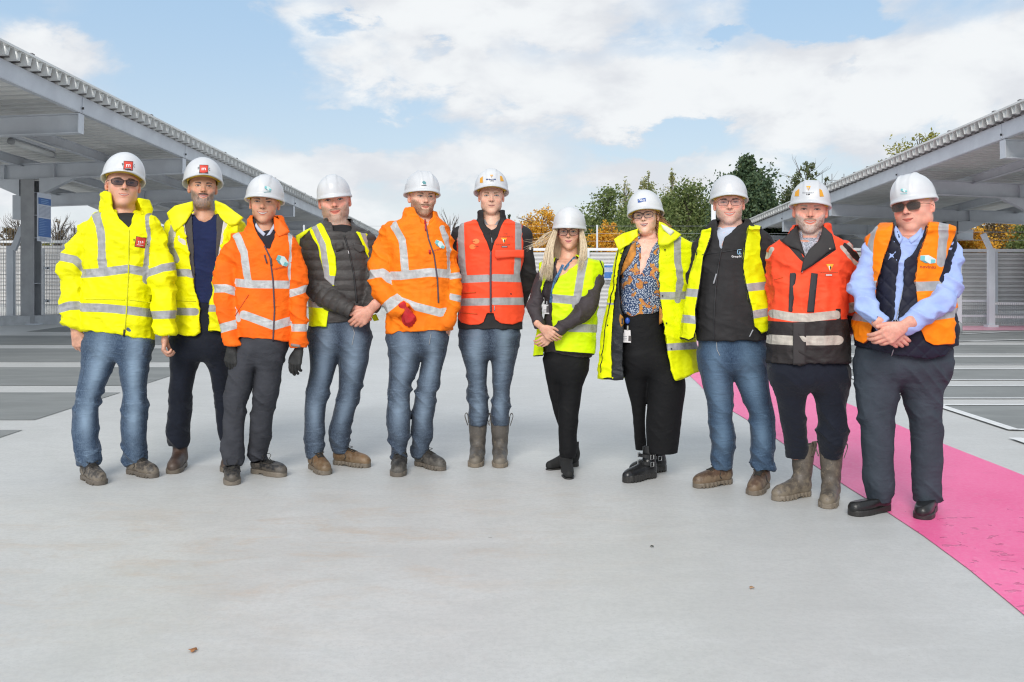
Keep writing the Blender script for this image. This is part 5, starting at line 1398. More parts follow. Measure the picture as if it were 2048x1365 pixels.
PEOPLE = {}
PEOPLE[1] = dict(Y=5.82, dep=.142, label='man at the left end in a closed yellow hi-vis jacket, dark glasses and blue jeans', tone=SKIN_A,
    head=dict(hw=86, p=(249, 365, 413), rot=(4, -4, 4), tone=SKIN_A, jaw=1.12, fat=.35, smile=.35, teeth=.5, hair=(.10, .07, .05), hz_off=.006, hp=7, hr=4, hstyle=0, nose=1.05, ruddy=.9,
              glasses=dict(w=.0275, h=.0145, z=.004, tint=(.045, .03, .035), a=.78, c=(.03, .012, .015), r=4, t=.0022)),
    neck=(245, 440, 26), torso=[(421, 226, 268, .55), (428, 200, 288, .7), (440, 180, 305, .85), (470, 173, 314), (520, 172, 310), (560, 170, 305), (610, 167, 303), (650, 166, 303), (690, 166, 303)],
    arms=[[(194, 455, 26), (160, 500, 27), (144, 550, 26, -.02), (145, 605, 25, -.04), (151, 662, 21, -.06)], [(294, 458, 25), (315, 510, 25), (323, 560, 24, -.02), (328, 620, 22, -.04), (331, 674, 20, -.05)]],
    hips=[(640, 174, 298), (670, 171, 301), (690, 169, 303)], legs=[[(684, 168, 240), (703, 167, 237), (731, 165, 228), (760, 160, 216), (787, 154, 205), (815, 149, 198), (857, 146, 197), (884, 149, 197), (912, 153, 200), (930, 158, 196)],
          [(684, 236, 303), (703, 237, 302), (731, 239, 298), (760, 242, 294), (787, 245, 291), (815, 244, 295), (857, 243, 292), (884, 244, 292), (912, 246, 294), (928, 249, 291)]], knee=805,
    shoes=dict(k='boot', m=leather('work_boot_muddy', (.035, .03, .026), amt=.75), s=[(171, 205, 972), (258, 314, 957)]),
    trousers=dict(m=J1, denim=1, amp=1.0),
    hands=[dict(w=(150, 662, -.06), d=(.28, 1), roll=8, side=1, curl=[.45, .5, .55, .6], thumb=.8, s=1.03), dict(w=(330, 672, -.05), d=(-.12, 1), roll=70, side=-1, curl=[.75, .85, .9, .95], thumb=.9, s=.98)],
    layers=[dict(n='undershirt', m=plain('black_shirt', (.015, .015, .018), .8), off=-.012, arms=(), keep=[[(215, 405), (275, 405), (275, 500), (215, 500)]], h=.007, amp=.3, collar=dict(rows=[(445, 222, 272), (432, 224, 270)], dep=.075, t=.003)),
            dict(n='jacket', m=cloth('yellow_jacket', YEL, [('tape', TAPE, .35)], rough=.6, folds=.3), amp=1.35, seed=3, hemz=None, hem=[(100, 659), (168, 660), (230, 669), (303, 680), (360, 684)],
                 cuff={0: (150, 655, -.12, 1), 1: (331, 668, .05, 1)}, cut=[[(222, 380), (272, 380), (268, 425), (258, 459), (238, 436)]],
                 collar=dict(rows=[(468, 200, 292), (447, 198, 296), (425, 199, 302), (404, 202, 298), (385, 205, 288)], dep=.098, t=.006, dy=.0, cut=[[(222, 372), (268, 372), (284, 425), (262, 462), (240, 440), (222, 410)]], slope=(245, 391, .20)),
                 paint={'tape': [('T', [(192, 425), (201, 470), (206, 545)], 17), ('T', [(299, 435), (303, 470), (292, 560)], 17), ('T', [(150, 549), (205, 545), (257, 538), (330, 552)], 17), ('T', [(150, 615), (200, 616), (255, 621), (330, 630)], 17),
                                 ('L', [(116, 513), (150, 520), (176, 545)], 16), ('L', [(110, 621), (140, 612), (175, 611)], 17), ('R', [(295, 548), (325, 536), (350, 533)], 16), ('R', [(300, 631), (360, 629)], 16)]})],
    deco=[Ln('zip', [(258, 460), (257, 540), (253, 620), (248, 672)], M_SEAMY, 2.4), Ln('zip_end', [(249, 660), (248, 672)], M_ZIPB, 4), Ln('pocket_seam', [(168, 598), (250, 600)], M_SEAMY, 1.5), Ln('pocket_seam', [(258, 600), (303, 606)], M_SEAMY, 1.5)]
         + badge_m(281, 485, 19, 9, False) + badge_m(256.5, 332, 17, 3))
PEOPLE[2] = dict(Y=6.02, dep=.13, label='bearded man in an open yellow hi-vis coat over a grey blazer and navy jumper', tone=SKIN_A,
    head=dict(hw=80, p=(407, 372, 412), rot=(3, -3, 2), tone=SKIN_C, jaw=.95, smile=.75, teeth=.35, eye=.8, hair=(.12, .10, .09), brow=(.06, .045, .04), hz_off=.010, hp=9, hstyle=0, lip=(.42, .13, .11),
              beard=dict(cov=.85, c=(.17, .15, .135), mc=(.045, .03, .028), grey=1, jo=.015, len=.010, th=.0035)),
    neck=(409, 432, 22), torso=[(424, 386, 432, .5), (436, 366, 456, .7), (450, 346, 474, .85), (480, 342, 480), (540, 346, 476), (600, 346, 474), (680, 345, 474)],
    arms=[[(357, 462, 24), (344, 520, 23, .02), (346, 580, 22, .02), (352, 640, 20, 0)], [(463, 465, 24), (474, 520, 22, .06), (472, 580, 20, .1), (468, 640, 18, .08)]],
    hips=[(590, 352, 458), (640, 348, 460), (670, 342, 460), (692, 340, 460)], legs=[[(680, 338, 405), (703, 340, 402), (731, 341, 396), (760, 340, 388), (787, 339, 383), (815, 338, 383), (857, 334, 379), (880, 333, 378), (893, 337, 376)],
          [(680, 402, 462), (703, 408, 461), (731, 415, 460), (787, 428, 462), (815, 431, 461), (857, 435, 458), (882, 440, 458)]], knee=800,
    shoes=dict(k='chelsea', m=leather('brown_chelsea', (.06, .035, .026), amt=.15), s=[(364, 343, 950), (466, 452, 946)], sm=leather('sole_br', (.05, .04, .03), amt=.5)),
    trousers=dict(m=C_NAVY, amp=.7),
    layers=[dict(n='jumper', m=cloth('navy_jumper', (.014, .022, .075), rough=.9), off=-.010, amp=.5, arms=(), hem=[(300, 606), (500, 608)], cut=[[(386, 400), (432, 400), (430, 425), (420, 440), (409, 444), (398, 441), (388, 428)]]),
            dict(n='blazer', m=cloth('grey_blazer', (.075, .068, .066), rough=.85), off=-.002, amp=.5, arms=(), hem=[(300, 622), (500, 622)], cut=[[(385, 395), (433, 395), (433, 437), (431, 520), (424, 640), (393, 640), (389, 526), (385, 440)]]),
            dict(n='coat_lining', m=plain('cream_lining', (.62, .58, .55), .8), off=.004, amp=.4, arms=(), hem=[(300, 560), (500, 560)], cut=[[(372, 395), (447, 395), (447, 440), (434, 520), (422, 600), (402, 640), (390, 580), (375, 480), (370, 445)]]),
            dict(n='coat', m=cloth('yellow_coat', YEL, [('tape', TAPE, .35)], rough=.6, folds=.3), off=.012, amp=1.2, seed=5, hem=[(300, 672), (392, 671), (402, 663), (416, 663), (470, 667), (520, 668)],
                 cut=[[(366, 385), (455, 385), (454, 450), (441, 495), (427, 551), (422, 590), (415, 650), (417, 700), (402, 700), (401, 660), (401, 620), (389, 575), (376, 489), (366, 448)]],
                 paint={'tape': [('T', [(340, 450), (340, 490), (352, 520)], 14), ('T', [(330, 546), (375, 546), (395, 552)], 15), ('T', [(330, 623), (390, 624)], 15), ('T', [(418, 617), (470, 617)], 14), ('R', [(440, 440), (480, 436)], 14)]})],
    deco=[('poly', 'collar', [(334, 426), (350, 412), (385, 403), (387, 420), (372, 445), (349, 464), (342, 448)], plain('yellow_collar', YEL, .65), .014, .012),
          ('poly', 'collar', [(430, 402), (450, 410), (487, 436), (474, 449), (462, 452), (446, 441), (431, 422)], plain('yellow_collar2', YEL, .65), .014, .012),
          Ln('button', [(389, 546), (389, 549)], M_BLK, 3), Ln('pocket_flap', [(350, 602), (392, 603)], M_SEAMY, 1.5)] + badge_m(407.5, 339, 16, 2))
PEOPLE[3] = dict(Y=5.72, dep=.12, label='smiling man in an orange hi-vis jacket with black gloves and dark grey trousers', tone=SKIN_C,
    head=dict(hw=80, p=(526, 404, 447), rot=(-6, -2, 2), tone=SKIN_C, jaw=.98, fat=.1, smile=1.0, teeth=1.0, eye=.75, hair=(.22, .18, .15), hz_off=-.002, hp=2, hr=2, hstyle=2, age=1, ruddy=.9, mw=.026),
    neck=(527, 462, 22), torso=[(454, 505, 548, .5), (462, 490, 566, .7), (472, 470, 584, .85), (500, 466, 590), (540, 470, 588), (580, 474, 585), (620, 471, 585), (660, 474, 585), (690, 476, 585)],
    arms=[[(479, 488, 23), (455, 540, 25), (452, 590, 24, -.03), (456, 640, 20, -.05), (466, 692, 19, -.07)], [(576, 494, 21), (593, 540, 19), (597, 590, 18, -.02), (600, 650, 16, -.04), (598, 700, 18, -.05)]],
    hips=[(660, 480, 580), (680, 478, 576), (700, 474, 572)], legs=[[(690, 474, 530), (703, 470, 524), (731, 460, 512), (773, 451, 504), (815, 448, 493), (857, 445, 489), (898, 444, 488), (928, 448, 484)],
          [(690, 518, 572), (703, 518, 569), (731, 514, 565), (773, 508, 560), (815, 503, 549), (857, 498, 544), (898, 497, 539), (921, 500, 532)]], knee=810,
    shoes=dict(k='shoe', m=leather('black_work_shoe', (.02, .02, .022), amt=.35), s=[(463, 465, 973), (505, 573, 955)], sm=leather('sole_tan', (.13, .11, .09), amt=.5)),
    trousers=dict(m=C_GREYT, amp=1.0), glovemat=leather('black_glove', (.02, .02, .02), amt=.05, rough=.6),
    hands=[dict(w=(463, 695, -.07), d=(-.05, 1), roll=10, side=1, curl=[.3, .35, .4, .45], thumb=.7, s=1.0, glove=.002, glovem=1), dict(w=(598, 699, -.05), d=(-.30, 1), roll=22, side=-1, curl=[.2, .25, .3, .35], thumb=.3, s=1.0, glove=.002, glovem=1)],
    layers=[dict(n='jumper', m=cloth('dark_jumper', (.028, .026, .034), rough=.9), off=-.012, amp=.3, arms=(), keep=[[(495, 425), (562, 425), (562, 520), (495, 520)]], h=.007, collar=[dict(rows=[(478, 500, 556), (455, 497, 559), (436, 500, 556)], dep=.078, t=.005, cut=[[(506, 425), (553, 425), (548, 462), (532, 478), (520, 466)]])]),
            dict(n='shirt_collar', m=plain('pale_collar', (.45, .48, .58), .8), off=-.03, amp=.2, arms=(), keep=[[(505, 430), (552, 430), (552, 480), (505, 480)]], h=.006, collar=[dict(rows=[(474, 508, 548), (450, 505, 551)], dep=.070, t=.004, cut=[[(512, 425), (548, 425), (546, 455), (530, 472), (518, 462)]])]),
            dict(n='jacket', m=cloth('orange_jacket', ORA, [('tape', TAPEB, .3)], rough=.7, folds=.4), amp=.9, seed=9, hem=[(420, 676), (480, 676), (585, 683), (640, 684)], cuff={0: (465, 691, .05, 1), 1: (598, 697, -.05, 1)},
                 cut=[[(500, 420), (560, 420), (556, 455), (541, 500), (532, 498), (505, 450)]],
                 collar=dict(rows=[(484, 492, 572), (465, 490, 577), (446, 495, 570), (430, 499, 562)], dep=.088, t=.006, cut=[[(505, 420), (552, 420), (560, 452), (543, 502), (530, 498), (507, 450)]]),
                 paint={'tape': [('T', [(470, 465), (488, 505), (495, 560)], 15), ('T', [(580, 470), (583, 500), (580, 570)], 9), ('T', [(440, 562), (500, 569), (600, 570)], 16), ('T', [(488, 630), (548, 652), (600, 637)], 17),
                                 ('L', [(425, 578), (450, 577), (478, 586)], 16), ('L', [(432, 660), (475, 648)], 18), ('R', [(580, 588), (612, 578)], 15), ('R', [(580, 656), (620, 656)], 15), ('T', [(466, 615), (478, 640)], 9)]})],
    deco=[('poly', 'shirt_collar', [(512, 446), (518, 455), (531, 468), (527, 473), (516, 463), (510, 452)], plain('collar_pale', (.5, .54, .66), .8), .006, .004), ('poly', 'shirt_collar', [(549, 446), (550, 456), (540, 470), (533, 472), (541, 460)], plain('collar_pale2', (.5, .54, .66), .8), .006, .004), ('poly', 'collar_flap', [(548, 434), (556, 438), (580, 464), (566, 471), (557, 474), (549, 460)], plain('orange_flap', ORA, .7), .008, .008),
          Ln('zip', [(529, 492), (540, 515), (546, 560), (549, 620), (546, 682)], M_ZIP, 3.2), Ln('zip_puller', [(529, 510), (534, 527)], M_ZIP, 3.5), Ln('zip_puller', [(541, 516), (543, 532)], M_ZIP, 4.5),
          Ln('cuff_tab', [(583, 690), (600, 693)], plain('tab', (.25, .2, .18), .8), 6), Ln('pocket_seam', [(497, 590), (470, 632)], M_SEAMO, 1.5)]
         + box_logo(565, 522, 26, 20, 24, txt='noviniti', th=5) + box_logo(536, 377, 14, 9, 12, True, 'noviniti', 3, M_TEALC))
C_PUFF = cloth('charcoal_puffer', (.060, .055, .053), rough=.45, folds=.35, var=.15); C_SOFT = cloth('black_softshell', (.028, .027, .028), rough=.8, folds=.15)
PEOPLE[4] = dict(Y=5.98, dep=.145, label='stocky man in a charcoal quilted jacket and open yellow vest with his hands clasped', tone=SKIN_R,
    head=dict(hw=72, p=(668, 400, 446), rot=(-2, 0, -6), tone=SKIN_R, jaw=1.08, fat=.4, smile=.55, eye=.85, hair=(.26, .23, .20), brow=(.20, .14, .10), hz_off=-.004, hp=-3, hr=-1, hstyle=2, peak=.038, ruddy=1.0,
              beard=dict(cov=.72, c=(.34, .28, .22), mc=(.19, .13, .09), th=.002, m=.8, jo=.006)),
    neck=(672, 452, 24), torso=[(444, 652, 700, .55), (454, 636, 718, .75), (466, 616, 736, .9), (500, 606, 742), (540, 608, 744), (580, 616, 744), (620, 622, 741), (650, 622, 738), (668, 622, 736)],
    arms=[[(624, 482, 24), (613, 535, 24, -.02), (634, 582, 24, -.08), (670, 605, 20, -.15), (704, 623, 16, -.19)], [(732, 486, 22), (744, 540, 21, -.02), (749, 585, 19, -.06), (744, 612, 17, -.12), (738, 624, 16, -.15)]],
    hips=[(630, 622, 738), (650, 618, 740), (676, 619, 741)], legs=[[(668, 618, 684), (684, 620, 682), (711, 621, 678), (739, 620, 671), (767, 616, 664), (795, 611, 657), (823, 608, 653), (850, 608, 650), (878, 607, 649), (892, 612, 652), (914, 616, 647)],
          [(668, 676, 741), (684, 676, 741), (711, 676, 740), (739, 677, 734), (767, 677, 727), (795, 674, 720), (823, 667, 711), (850, 660, 705), (878, 657, 700), (892, 659, 699), (905, 662, 699)]], knee=790,
    shoes=dict(k='boot', m=leather('tan_work_boot', (.15, .085, .04), (.25, .19, .12), .4), s=[(626, 655, 952), (668, 742, 936)], sm=leather('sole_4', (.10, .08, .06), amt=.5)),
    trousers=dict(m=J2, denim=1, amp=1.0),
    hands=[dict(w=(741, 619, -.19), d=(-.62, .62), roll=-12, side=-1, curl=[.35, .4, .45, .5], thumb=-.2, s=1.08, fat=1.12, spread=.0), dict(w=(700, 617, -.17), d=(.75, .6), roll=10, side=1, curl=.5, thumb=.2, s=1.0)],
    layers=[dict(n='tshirt', m=plain('black_tee', (.012, .012, .013), .9), off=-.014, arms=(), keep=[[(650, 430), (705, 430), (705, 500), (650, 500)]], h=.007, amp=.2, collar=dict(rows=[(470, 652, 702), (455, 654, 700)], dep=.07, t=.003)),
            dict(n='quilted_jacket', m=C_PUFF, amp=.9, seed=14, puffer=1, hem=[(560, 647), (660, 646), (760, 642)], cuff={0: (704, 622, 1, .45), 1: (740, 623, -.3, 1)}, cut=[[(655, 425), (700, 425), (703, 458), (692, 466), (668, 462)]],
                 collar=dict(rows=[(482, 640, 716), (462, 640, 712), (446, 645, 708), (436, 648, 704)], dep=.085, t=.006, cut=[[(655, 425), (699, 425), (703, 456), (690, 470), (668, 462), (657, 450)]])),
            dict(n='hi_vis_vest', m=cloth('yellow_vest_a', (.80, .92, .0), [('tape', TAPE, .35)], rough=.6, folds=.2), off=.010, amp=.7, seed=4, arms=(), h=.0048, cut=[],
                 keep=[[(640, 444), (615, 457), (622, 475), (634, 492), (645, 531), (648, 556), (668, 573), (672, 540), (669.6, 507), (661, 478), (648, 455)], [(598, 560), (664, 590), (659, 619), (652, 654), (606, 652)],
                       [(712, 464), (742, 468), (748, 500), (744, 530), (738, 520), (726, 492)], [(738, 600), (760, 600), (760, 642), (738, 642)]],
                 paint={'tape': [('T', [(626, 450), (645, 490), (652, 535), (653, 556)], 12), ('T', [(640, 560), (680, 562)], 18), ('T', [(600, 604), (670, 610)], 18), ('T', [(724, 462), (742, 500), (746, 520)], 9)]})],
    deco=[Ln('zip', [(688, 470), (699, 505), (708, 550), (714, 606)], M_ZIPB, 3.5), Ln('zip_puller', [(695, 492), (698, 508)], M_TEETH, 1.8),
          ('poly', 'vest_shoulder', [(592, 472), (611, 461), (624, 455), (612, 468), (600, 478), (598, 495), (592, 492)], plain('yellow_edge', (.80, .92, 0), .6), .012, .008),
          ('poly', 'pocket_flap', [(671, 486), (686, 484), (688, 496), (672, 504)], C_PUFF, .005, .005), ('poly', 'pocket_flap', [(706, 486), (729, 492), (730, 501), (720, 506), (708, 498)], C_PUFF, .005, .005),
          ('poly', 'vest_tail', [(742, 632), (752, 628), (758, 641), (748, 643)], plain('yellow_tail', (.70, .80, 0), .7), .0, .006),
          Ln('drawcord', [(697, 644), (712, 645)], M_GRP, 1.6), Ln('fly_seam', [(702, 648), (709, 666), (704, 690)], M_GRP, 1.3), Ln('ring', [(713, 639), (717, 643)], M_RING, 1.6)])
PEOPLE[5] = dict(Y=5.92, dep=.15, label='bearded man in an orange hi-vis jacket with one red glove tucked at his pocket', tone=SKIN_B,
    head=dict(hw=74.5, p=(851, 393, 433), rot=(14, 0, 2), tone=SKIN_B, jaw=1.02, fat=.2, smile=.1, eye=.85, hair=(.14, .09, .055), brow=(.16, .10, .06), hz_off=-.002, hp=4, hr=1, hstyle=1, ruddy=.9,
              beard=dict(cov=.85, c=(.24, .145, .085), mc=(.20, .11, .065), th=.0035, jo=.006)),
    neck=(843, 440, 25), torso=[(430, 820, 870, .6), (440, 800, 884, .8), (454, 780, 896, .9), (490, 775, 902), (540, 782, 902), (580, 782, 904), (620, 776, 907), (650, 773, 907), (680, 772, 904)],
    arms=[[(788, 470, 27), (766, 525, 27), (763, 572, 23, -.05), (786, 606, 22, -.10), (812, 628, 18, -.14)], [(886, 482, 20), (898, 530, 18, -.0), (902, 572, 17, -.02), (903, 612, 16, -.05), (896, 640, 14, -.09)]],
    hips=[(646, 778, 894), (664, 776, 895), (682, 776, 893)], legs=[[(672, 775, 842), (684, 776, 845), (711, 777, 842), (739, 778, 837), (767, 778, 826), (795, 776, 823), (823, 772, 822), (850, 773, 822), (878, 776, 820), (901, 781, 815), (917, 783, 813)],
          [(672, 832, 893), (684, 836, 893), (711, 844, 891), (739, 840, 884), (767, 833, 880), (795, 827, 873), (823, 823, 869), (850, 822, 866), (876, 822, 866), (901, 823, 862), (911, 825, 864)]], knee=790,
    shoes=dict(k='boot', m=leather('grey_work_boot', (.035, .032, .03), (.15, .135, .115), .6), s=[(800, 795, 956), (833, 890, 943)]),
    trousers=dict(m=J2, denim=1, amp=1.05), glovemat=leather('red_glove', (.60, .012, .018), amt=.0, rough=.7),
    hands=[dict(w=(810, 620, -.17), d=(.45, .8), roll=-12, side=-1, curl=[.75, .85, .9, .9], thumb=.9, s=.82, glove=.002, fat=1.05, glovem=1), dict(w=(888, 640, -.04), d=(-.2, 1), roll=0, side=1, curl=.4, s=.9)],
    layers=[dict(n='shirt_collar', m=plain('dark_check', (.05, .05, .07), .8), off=-.03, amp=.2, arms=(), keep=[[(820, 415), (880, 415), (880, 470), (820, 470)]], h=.006, collar=[dict(rows=[(458, 822, 868), (440, 822, 868)], dep=.075, t=.004, cut=[[(836, 415), (868, 415), (862, 446), (853, 455), (845, 446)]])]),
            dict(n='jacket', m=cloth('orange_jacket_b', ORB, [('tape', TAPEB, .3)], rough=.7, folds=.3), amp=1.15, seed=19, hem=[(720, 664), (771, 668), (830, 663), (898, 661), (930, 655)], cuff={0: (806, 626, .8, .6)},
                 cut=[[(833, 410), (874, 410), (868, 440), (855, 452), (842, 446)]],
                 collar=dict(rows=[(470, 800, 884), (450, 801, 882), (432, 806, 876), (415, 812, 872)], dep=.092, t=.006, cut=[[(822, 405), (864, 405), (866, 436), (856, 446), (850, 442), (832, 425)]], slope=(845, 418, .18)),
                 paint={'tape': [('T', [(785, 445), (803, 480), (812, 550)], 15), ('T', [(884, 456), (896, 490), (898, 540)], 10), ('T', [(750, 552), (800, 552), (860, 545), (940, 552)], 17), ('T', [(795, 600), (830, 613), (880, 626), (940, 614)], 16),
                                 ('L', [(735, 551), (765, 546), (788, 563)], 17), ('L', [(770, 618), (798, 596)], 20), ('R', [(890, 555), (925, 550)], 12), ('R', [(885, 590), (925, 600)], 12)]})],
    deco=[Ln('zip', [(851, 446), (857, 478), (868, 510), (875, 560), (877, 606)], M_ZIP, 3.2), Ln('zip_puller', [(850, 440), (852, 462)], plain('zip_red', (.35, .01, .03), .5), 4), Ln('zip_puller', [(859, 500), (860, 508)], plain('zip_red2', (.45, .01, .03), .5), 4.5),
          Ln('pocket_seam', [(818, 610), (826, 625)], M_SEAMO, 1.5), ('text', 'GLOV', (815, 632), 6, M_TEETH, 'lettering', 62, 12), Ln('fly_seam', [(862, 668), (858, 690)], M_GRP, 1.3)]
         + box_logo(880, 489, 22, 14, 26, txt='noviniti', th=4.5) + [('poly', 'hat_logo', [(844, 364), (848, 362), (852, 365), (852, 369), (846, 368)], M_TEALC, .003, 0, 3), ('poly', 'hat_logo', [(843, 370.5), (853, 370.5), (853, 371.7), (843, 371.7)], M_BLK, .003, 0, 3)])
PEOPLE[6] = dict(Y=6.12, dep=.125, label='man in a zipped red orange vest over a black fleece with his arms behind him', tone=SKIN_B,
    head=dict(hw=72, p=(983, 391.5, 429), rot=(1, 0, 0), tone=SKIN_B, jaw=1.08, fat=.3, smile=.2, eye=.8, hair=(.17, .11, .06), brow=(.30, .18, .10), hz_off=.010, hp=9, hstyle=2, vents=1, ruddy=.7, lip=(.50, .24, .20)),
    neck=(984, 446, 21), torso=[(436, 958, 1008, .55), (445, 942, 1026, .75), (454, 922, 1042, .9), (480, 914, 1048), (520, 916, 1046), (560, 921, 1042), (600, 918, 1045), (640, 916, 1047), (664, 916, 1046)],
    arms=[[(923, 472, 19), (914, 520, 17, .03), (917, 565, 15, .08), (930, 610, 14, .13), (950, 640, 14, .16)], [(1043, 474, 21), (1052, 520, 19, .02), (1054, 560, 17, .06), (1042, 600, 15, .12), (1020, 635, 14, .16)]],
    hips=[(640, 918, 1044), (660, 917, 1040), (684, 920, 1036)], legs=[[(672, 919, 982), (690, 921, 980), (711, 922, 978), (739, 930, 977), (767, 934, 976), (781, 932, 977), (795, 934, 977), (823, 937, 977), (850, 939, 974)],
          [(672, 978, 1038), (690, 982, 1035), (711, 982, 1033), (739, 982, 1028), (767, 982, 1023), (781, 984, 1022), (795, 983, 1022), (823, 982, 1021), (850, 985, 1017)]], knee=778,
    shoes=dict(k='rigger', m=leather('rigger_boot', (.085, .075, .066), (.22, .185, .14), .6), s=[(957, 949, 937), (1000, 1000, 938)], sm=leather('sole_r', (.12, .09, .06), amt=.6)),
    trousers=dict(m=J2, denim=1, amp=1.0, stack=.5),
    hands=[],
    layers=[dict(n='shirt_collar', m=plain('grey_check', (.25, .25, .27), .8), off=-.03, amp=.2, arms=(), keep=[[(960, 425), (1006, 425), (1006, 470), (960, 470)]], h=.006, collar=[dict(rows=[(456, 965, 1005), (438, 962, 1006)], dep=.068, t=.004, cut=[[(968, 415), (1000, 415), (996, 440), (983, 456), (973, 444)]])]),
            dict(n='fleece', m=C_SOFT, amp=.8, seed=24, hem=[(880, 659), (1080, 660)], cut=[[(962, 415), (1004, 415), (1000, 445), (983, 462), (968, 448)]],
                 collar=dict(rows=[(464, 950, 1018), (446, 951, 1014), (430, 955, 1010), (420, 957, 1009)], dep=.078, t=.006, cut=[[(964, 405), (1002, 405), (1000, 440), (984, 464), (969, 446)]])),
            dict(n='hi_vis_vest', m=cloth('red_vest', CORAL, [('tape', TAPE, .4)], rough=.65, folds=.15), off=.011, amp=.6, seed=25, arms=(), h=.0048,
                 keep=[[(940, 436), (905, 448), (906, 470), (913, 510), (922, 553), (917, 600), (915, 640), (922, 647), (940, 650), (958, 650), (968, 646), (975, 627), (987, 627), (990, 641), (1004, 648), (1025, 650), (1044, 643), (1049, 620), (1046, 590), (1040, 548), (1050, 514), (1056, 470), (1056, 448), (1020, 436), (1008, 440), (982, 503), (953, 440)]],
                 paint={'tape': [('T', [(921, 440), (922, 500), (926, 552)], 14), ('T', [(1037, 440), (1037, 500), (1034, 552)], 13), ('T', [(900, 560), (975, 557)], 15), ('T', [(988, 556), (1060, 558)], 15), ('T', [(900, 605), (976, 604)], 15), ('T', [(988, 603), (1060, 603)], 15)]})],
    deco=[Ln('zip', [(981.5, 503), (981, 560), (981.5, 625)], M_ZIP, 4.5, .006), Ln('zip', [(980, 462), (983, 482), (984, 500)], M_ZIPB, 2), Ln('zip_puller', [(983, 476), (984, 486)], M_GRP, 2.2),
          Ln('zip_puller', [(989, 612), (989, 622)], M_GRP, 1.8),
          ('poly', 'pocket_flap', [(990, 500), (1030, 500), (1048, 500), (1048, 517), (1024, 515), (993, 518), (989, 512)], plain('flap_red', CORAL, .7), .013, .004), Ln('pocket_seam', [(920, 587), (952, 585)], M_SEAMO, 1.6, .006), Ln('pocket_seam', [(920, 626), (955, 628)], M_SEAMO, 1.6, .006)]
         + [('poly', 'logo', [(952+7*math.cos(a)*1.0, 483+5.2*math.sin(a)) for a in np.linspace(0, 5.9, 12)], plain('logo_orange', (1, .22, .05), .6), .002, 0, 3),
            ('poly', 'logo', [(945+6.5*math.cos(a), 494+5.2*math.sin(a)) for a in np.linspace(0, 5.9, 12)], plain('logo_orange2', (1, .22, .05), .6), .002, 0, 3),
            Ln('lettering', [(943, 484), (950, 483)], M_PRR, 1.2, .003), Ln('lettering', [(948, 494), (957, 493)], M_PRR, 1.0, .003), ('text', 'THE', (1011, 468), 3.4, M_PRR, 'lettering'), ('text', 'PARKWAYS', (1013, 473.5), 3.6, M_PRR, 'lettering', 0, 25)]
         + tri_logo(1008, 482, 12) + small_print(1007, 489.5, 30, M_PRR, False, 1, 1.8, seed=3) + [('poly', 'logo', [(1003, 492.5), (1015, 492.5), (1015, 495.5), (1003, 495.5)], M_BLK, .003, 0, 4), ('poly', 'logo', [(1004, 493), (1014, 493), (1014, 495), (1004, 495)], M_GRP, .0036, 0, 4)]
         + [('poly', 'hat_logo', [(959.5, 366), (960, 357), (965.5, 353), (965.5, 366)], plain('sticker_a', (.70, .33, .02), .5), .003, 0, 3), ('poly', 'hat_logo', [(1000, 352), (1004, 353), (1008, 363), (1001, 363)], plain('sticker_b', (.70, .33, .02), .5), .003, 0, 3)] + tri_logo(983, 353, 6, True) + small_print(983, 359, 22, M_NAVYP, True, 1, 2.0, seed=2) + small_print(983, 362, 8, M_BLK, True, 1, 1.6, seed=4)
         + [('poly', 'sleeve_tag', [(1059, 494), (1062, 494), (1062, 500), (1059, 500)], M_TEETH, .003, 0, 4)])
# ---- the two women
m, t, b = newmat('blouse_print', .7); w = wpos(t)
v1 = t.nodes.new('ShaderNodeTexVoronoi'); v1.inputs['Scale'].default_value = 150; t.links.new(w, v1.inputs['Vector'])
big_ = noise(t, w, 17, 3, .5, .8); b2_ = noise(t, w, 40, 4, .6, 1.5)
g = mixc(t, X(t, v1.outputs['Distance']).step(.34, .46), (.55, .60, .68), (.018, .045, .12)); g = mixc(t, big_.step(.535, .56), g, mixc(t, b2_.step(.42, .6), (.42, .14, .05), (.58, .26, .03)))
g = mixc(t, (big_-.547).abs().step(.012, .004)*.6, g, (.10, .035, .02)); setc(t, b, g); M_BLOUSE = m
m, t, b = newmat('hair_blonde', .42); w = wpos(t); n1 = noise(t, vscale(t, w, (1, 1, .05)), 180, 3, .6)
setc(t, b, mixc(t, n1.step(.3, .7), (.64, .50, .34), (.84, .71, .51))); M_BLONDE = m
m, t, b = newmat('hair_copper', .45); w = wpos(t); n1 = noise(t, w, 160, 3, .6)
setc(t, b, mixc(t, n1.step(.3, .7), (.30, .13, .05), (.56, .30, .14))); M_COPPER = m
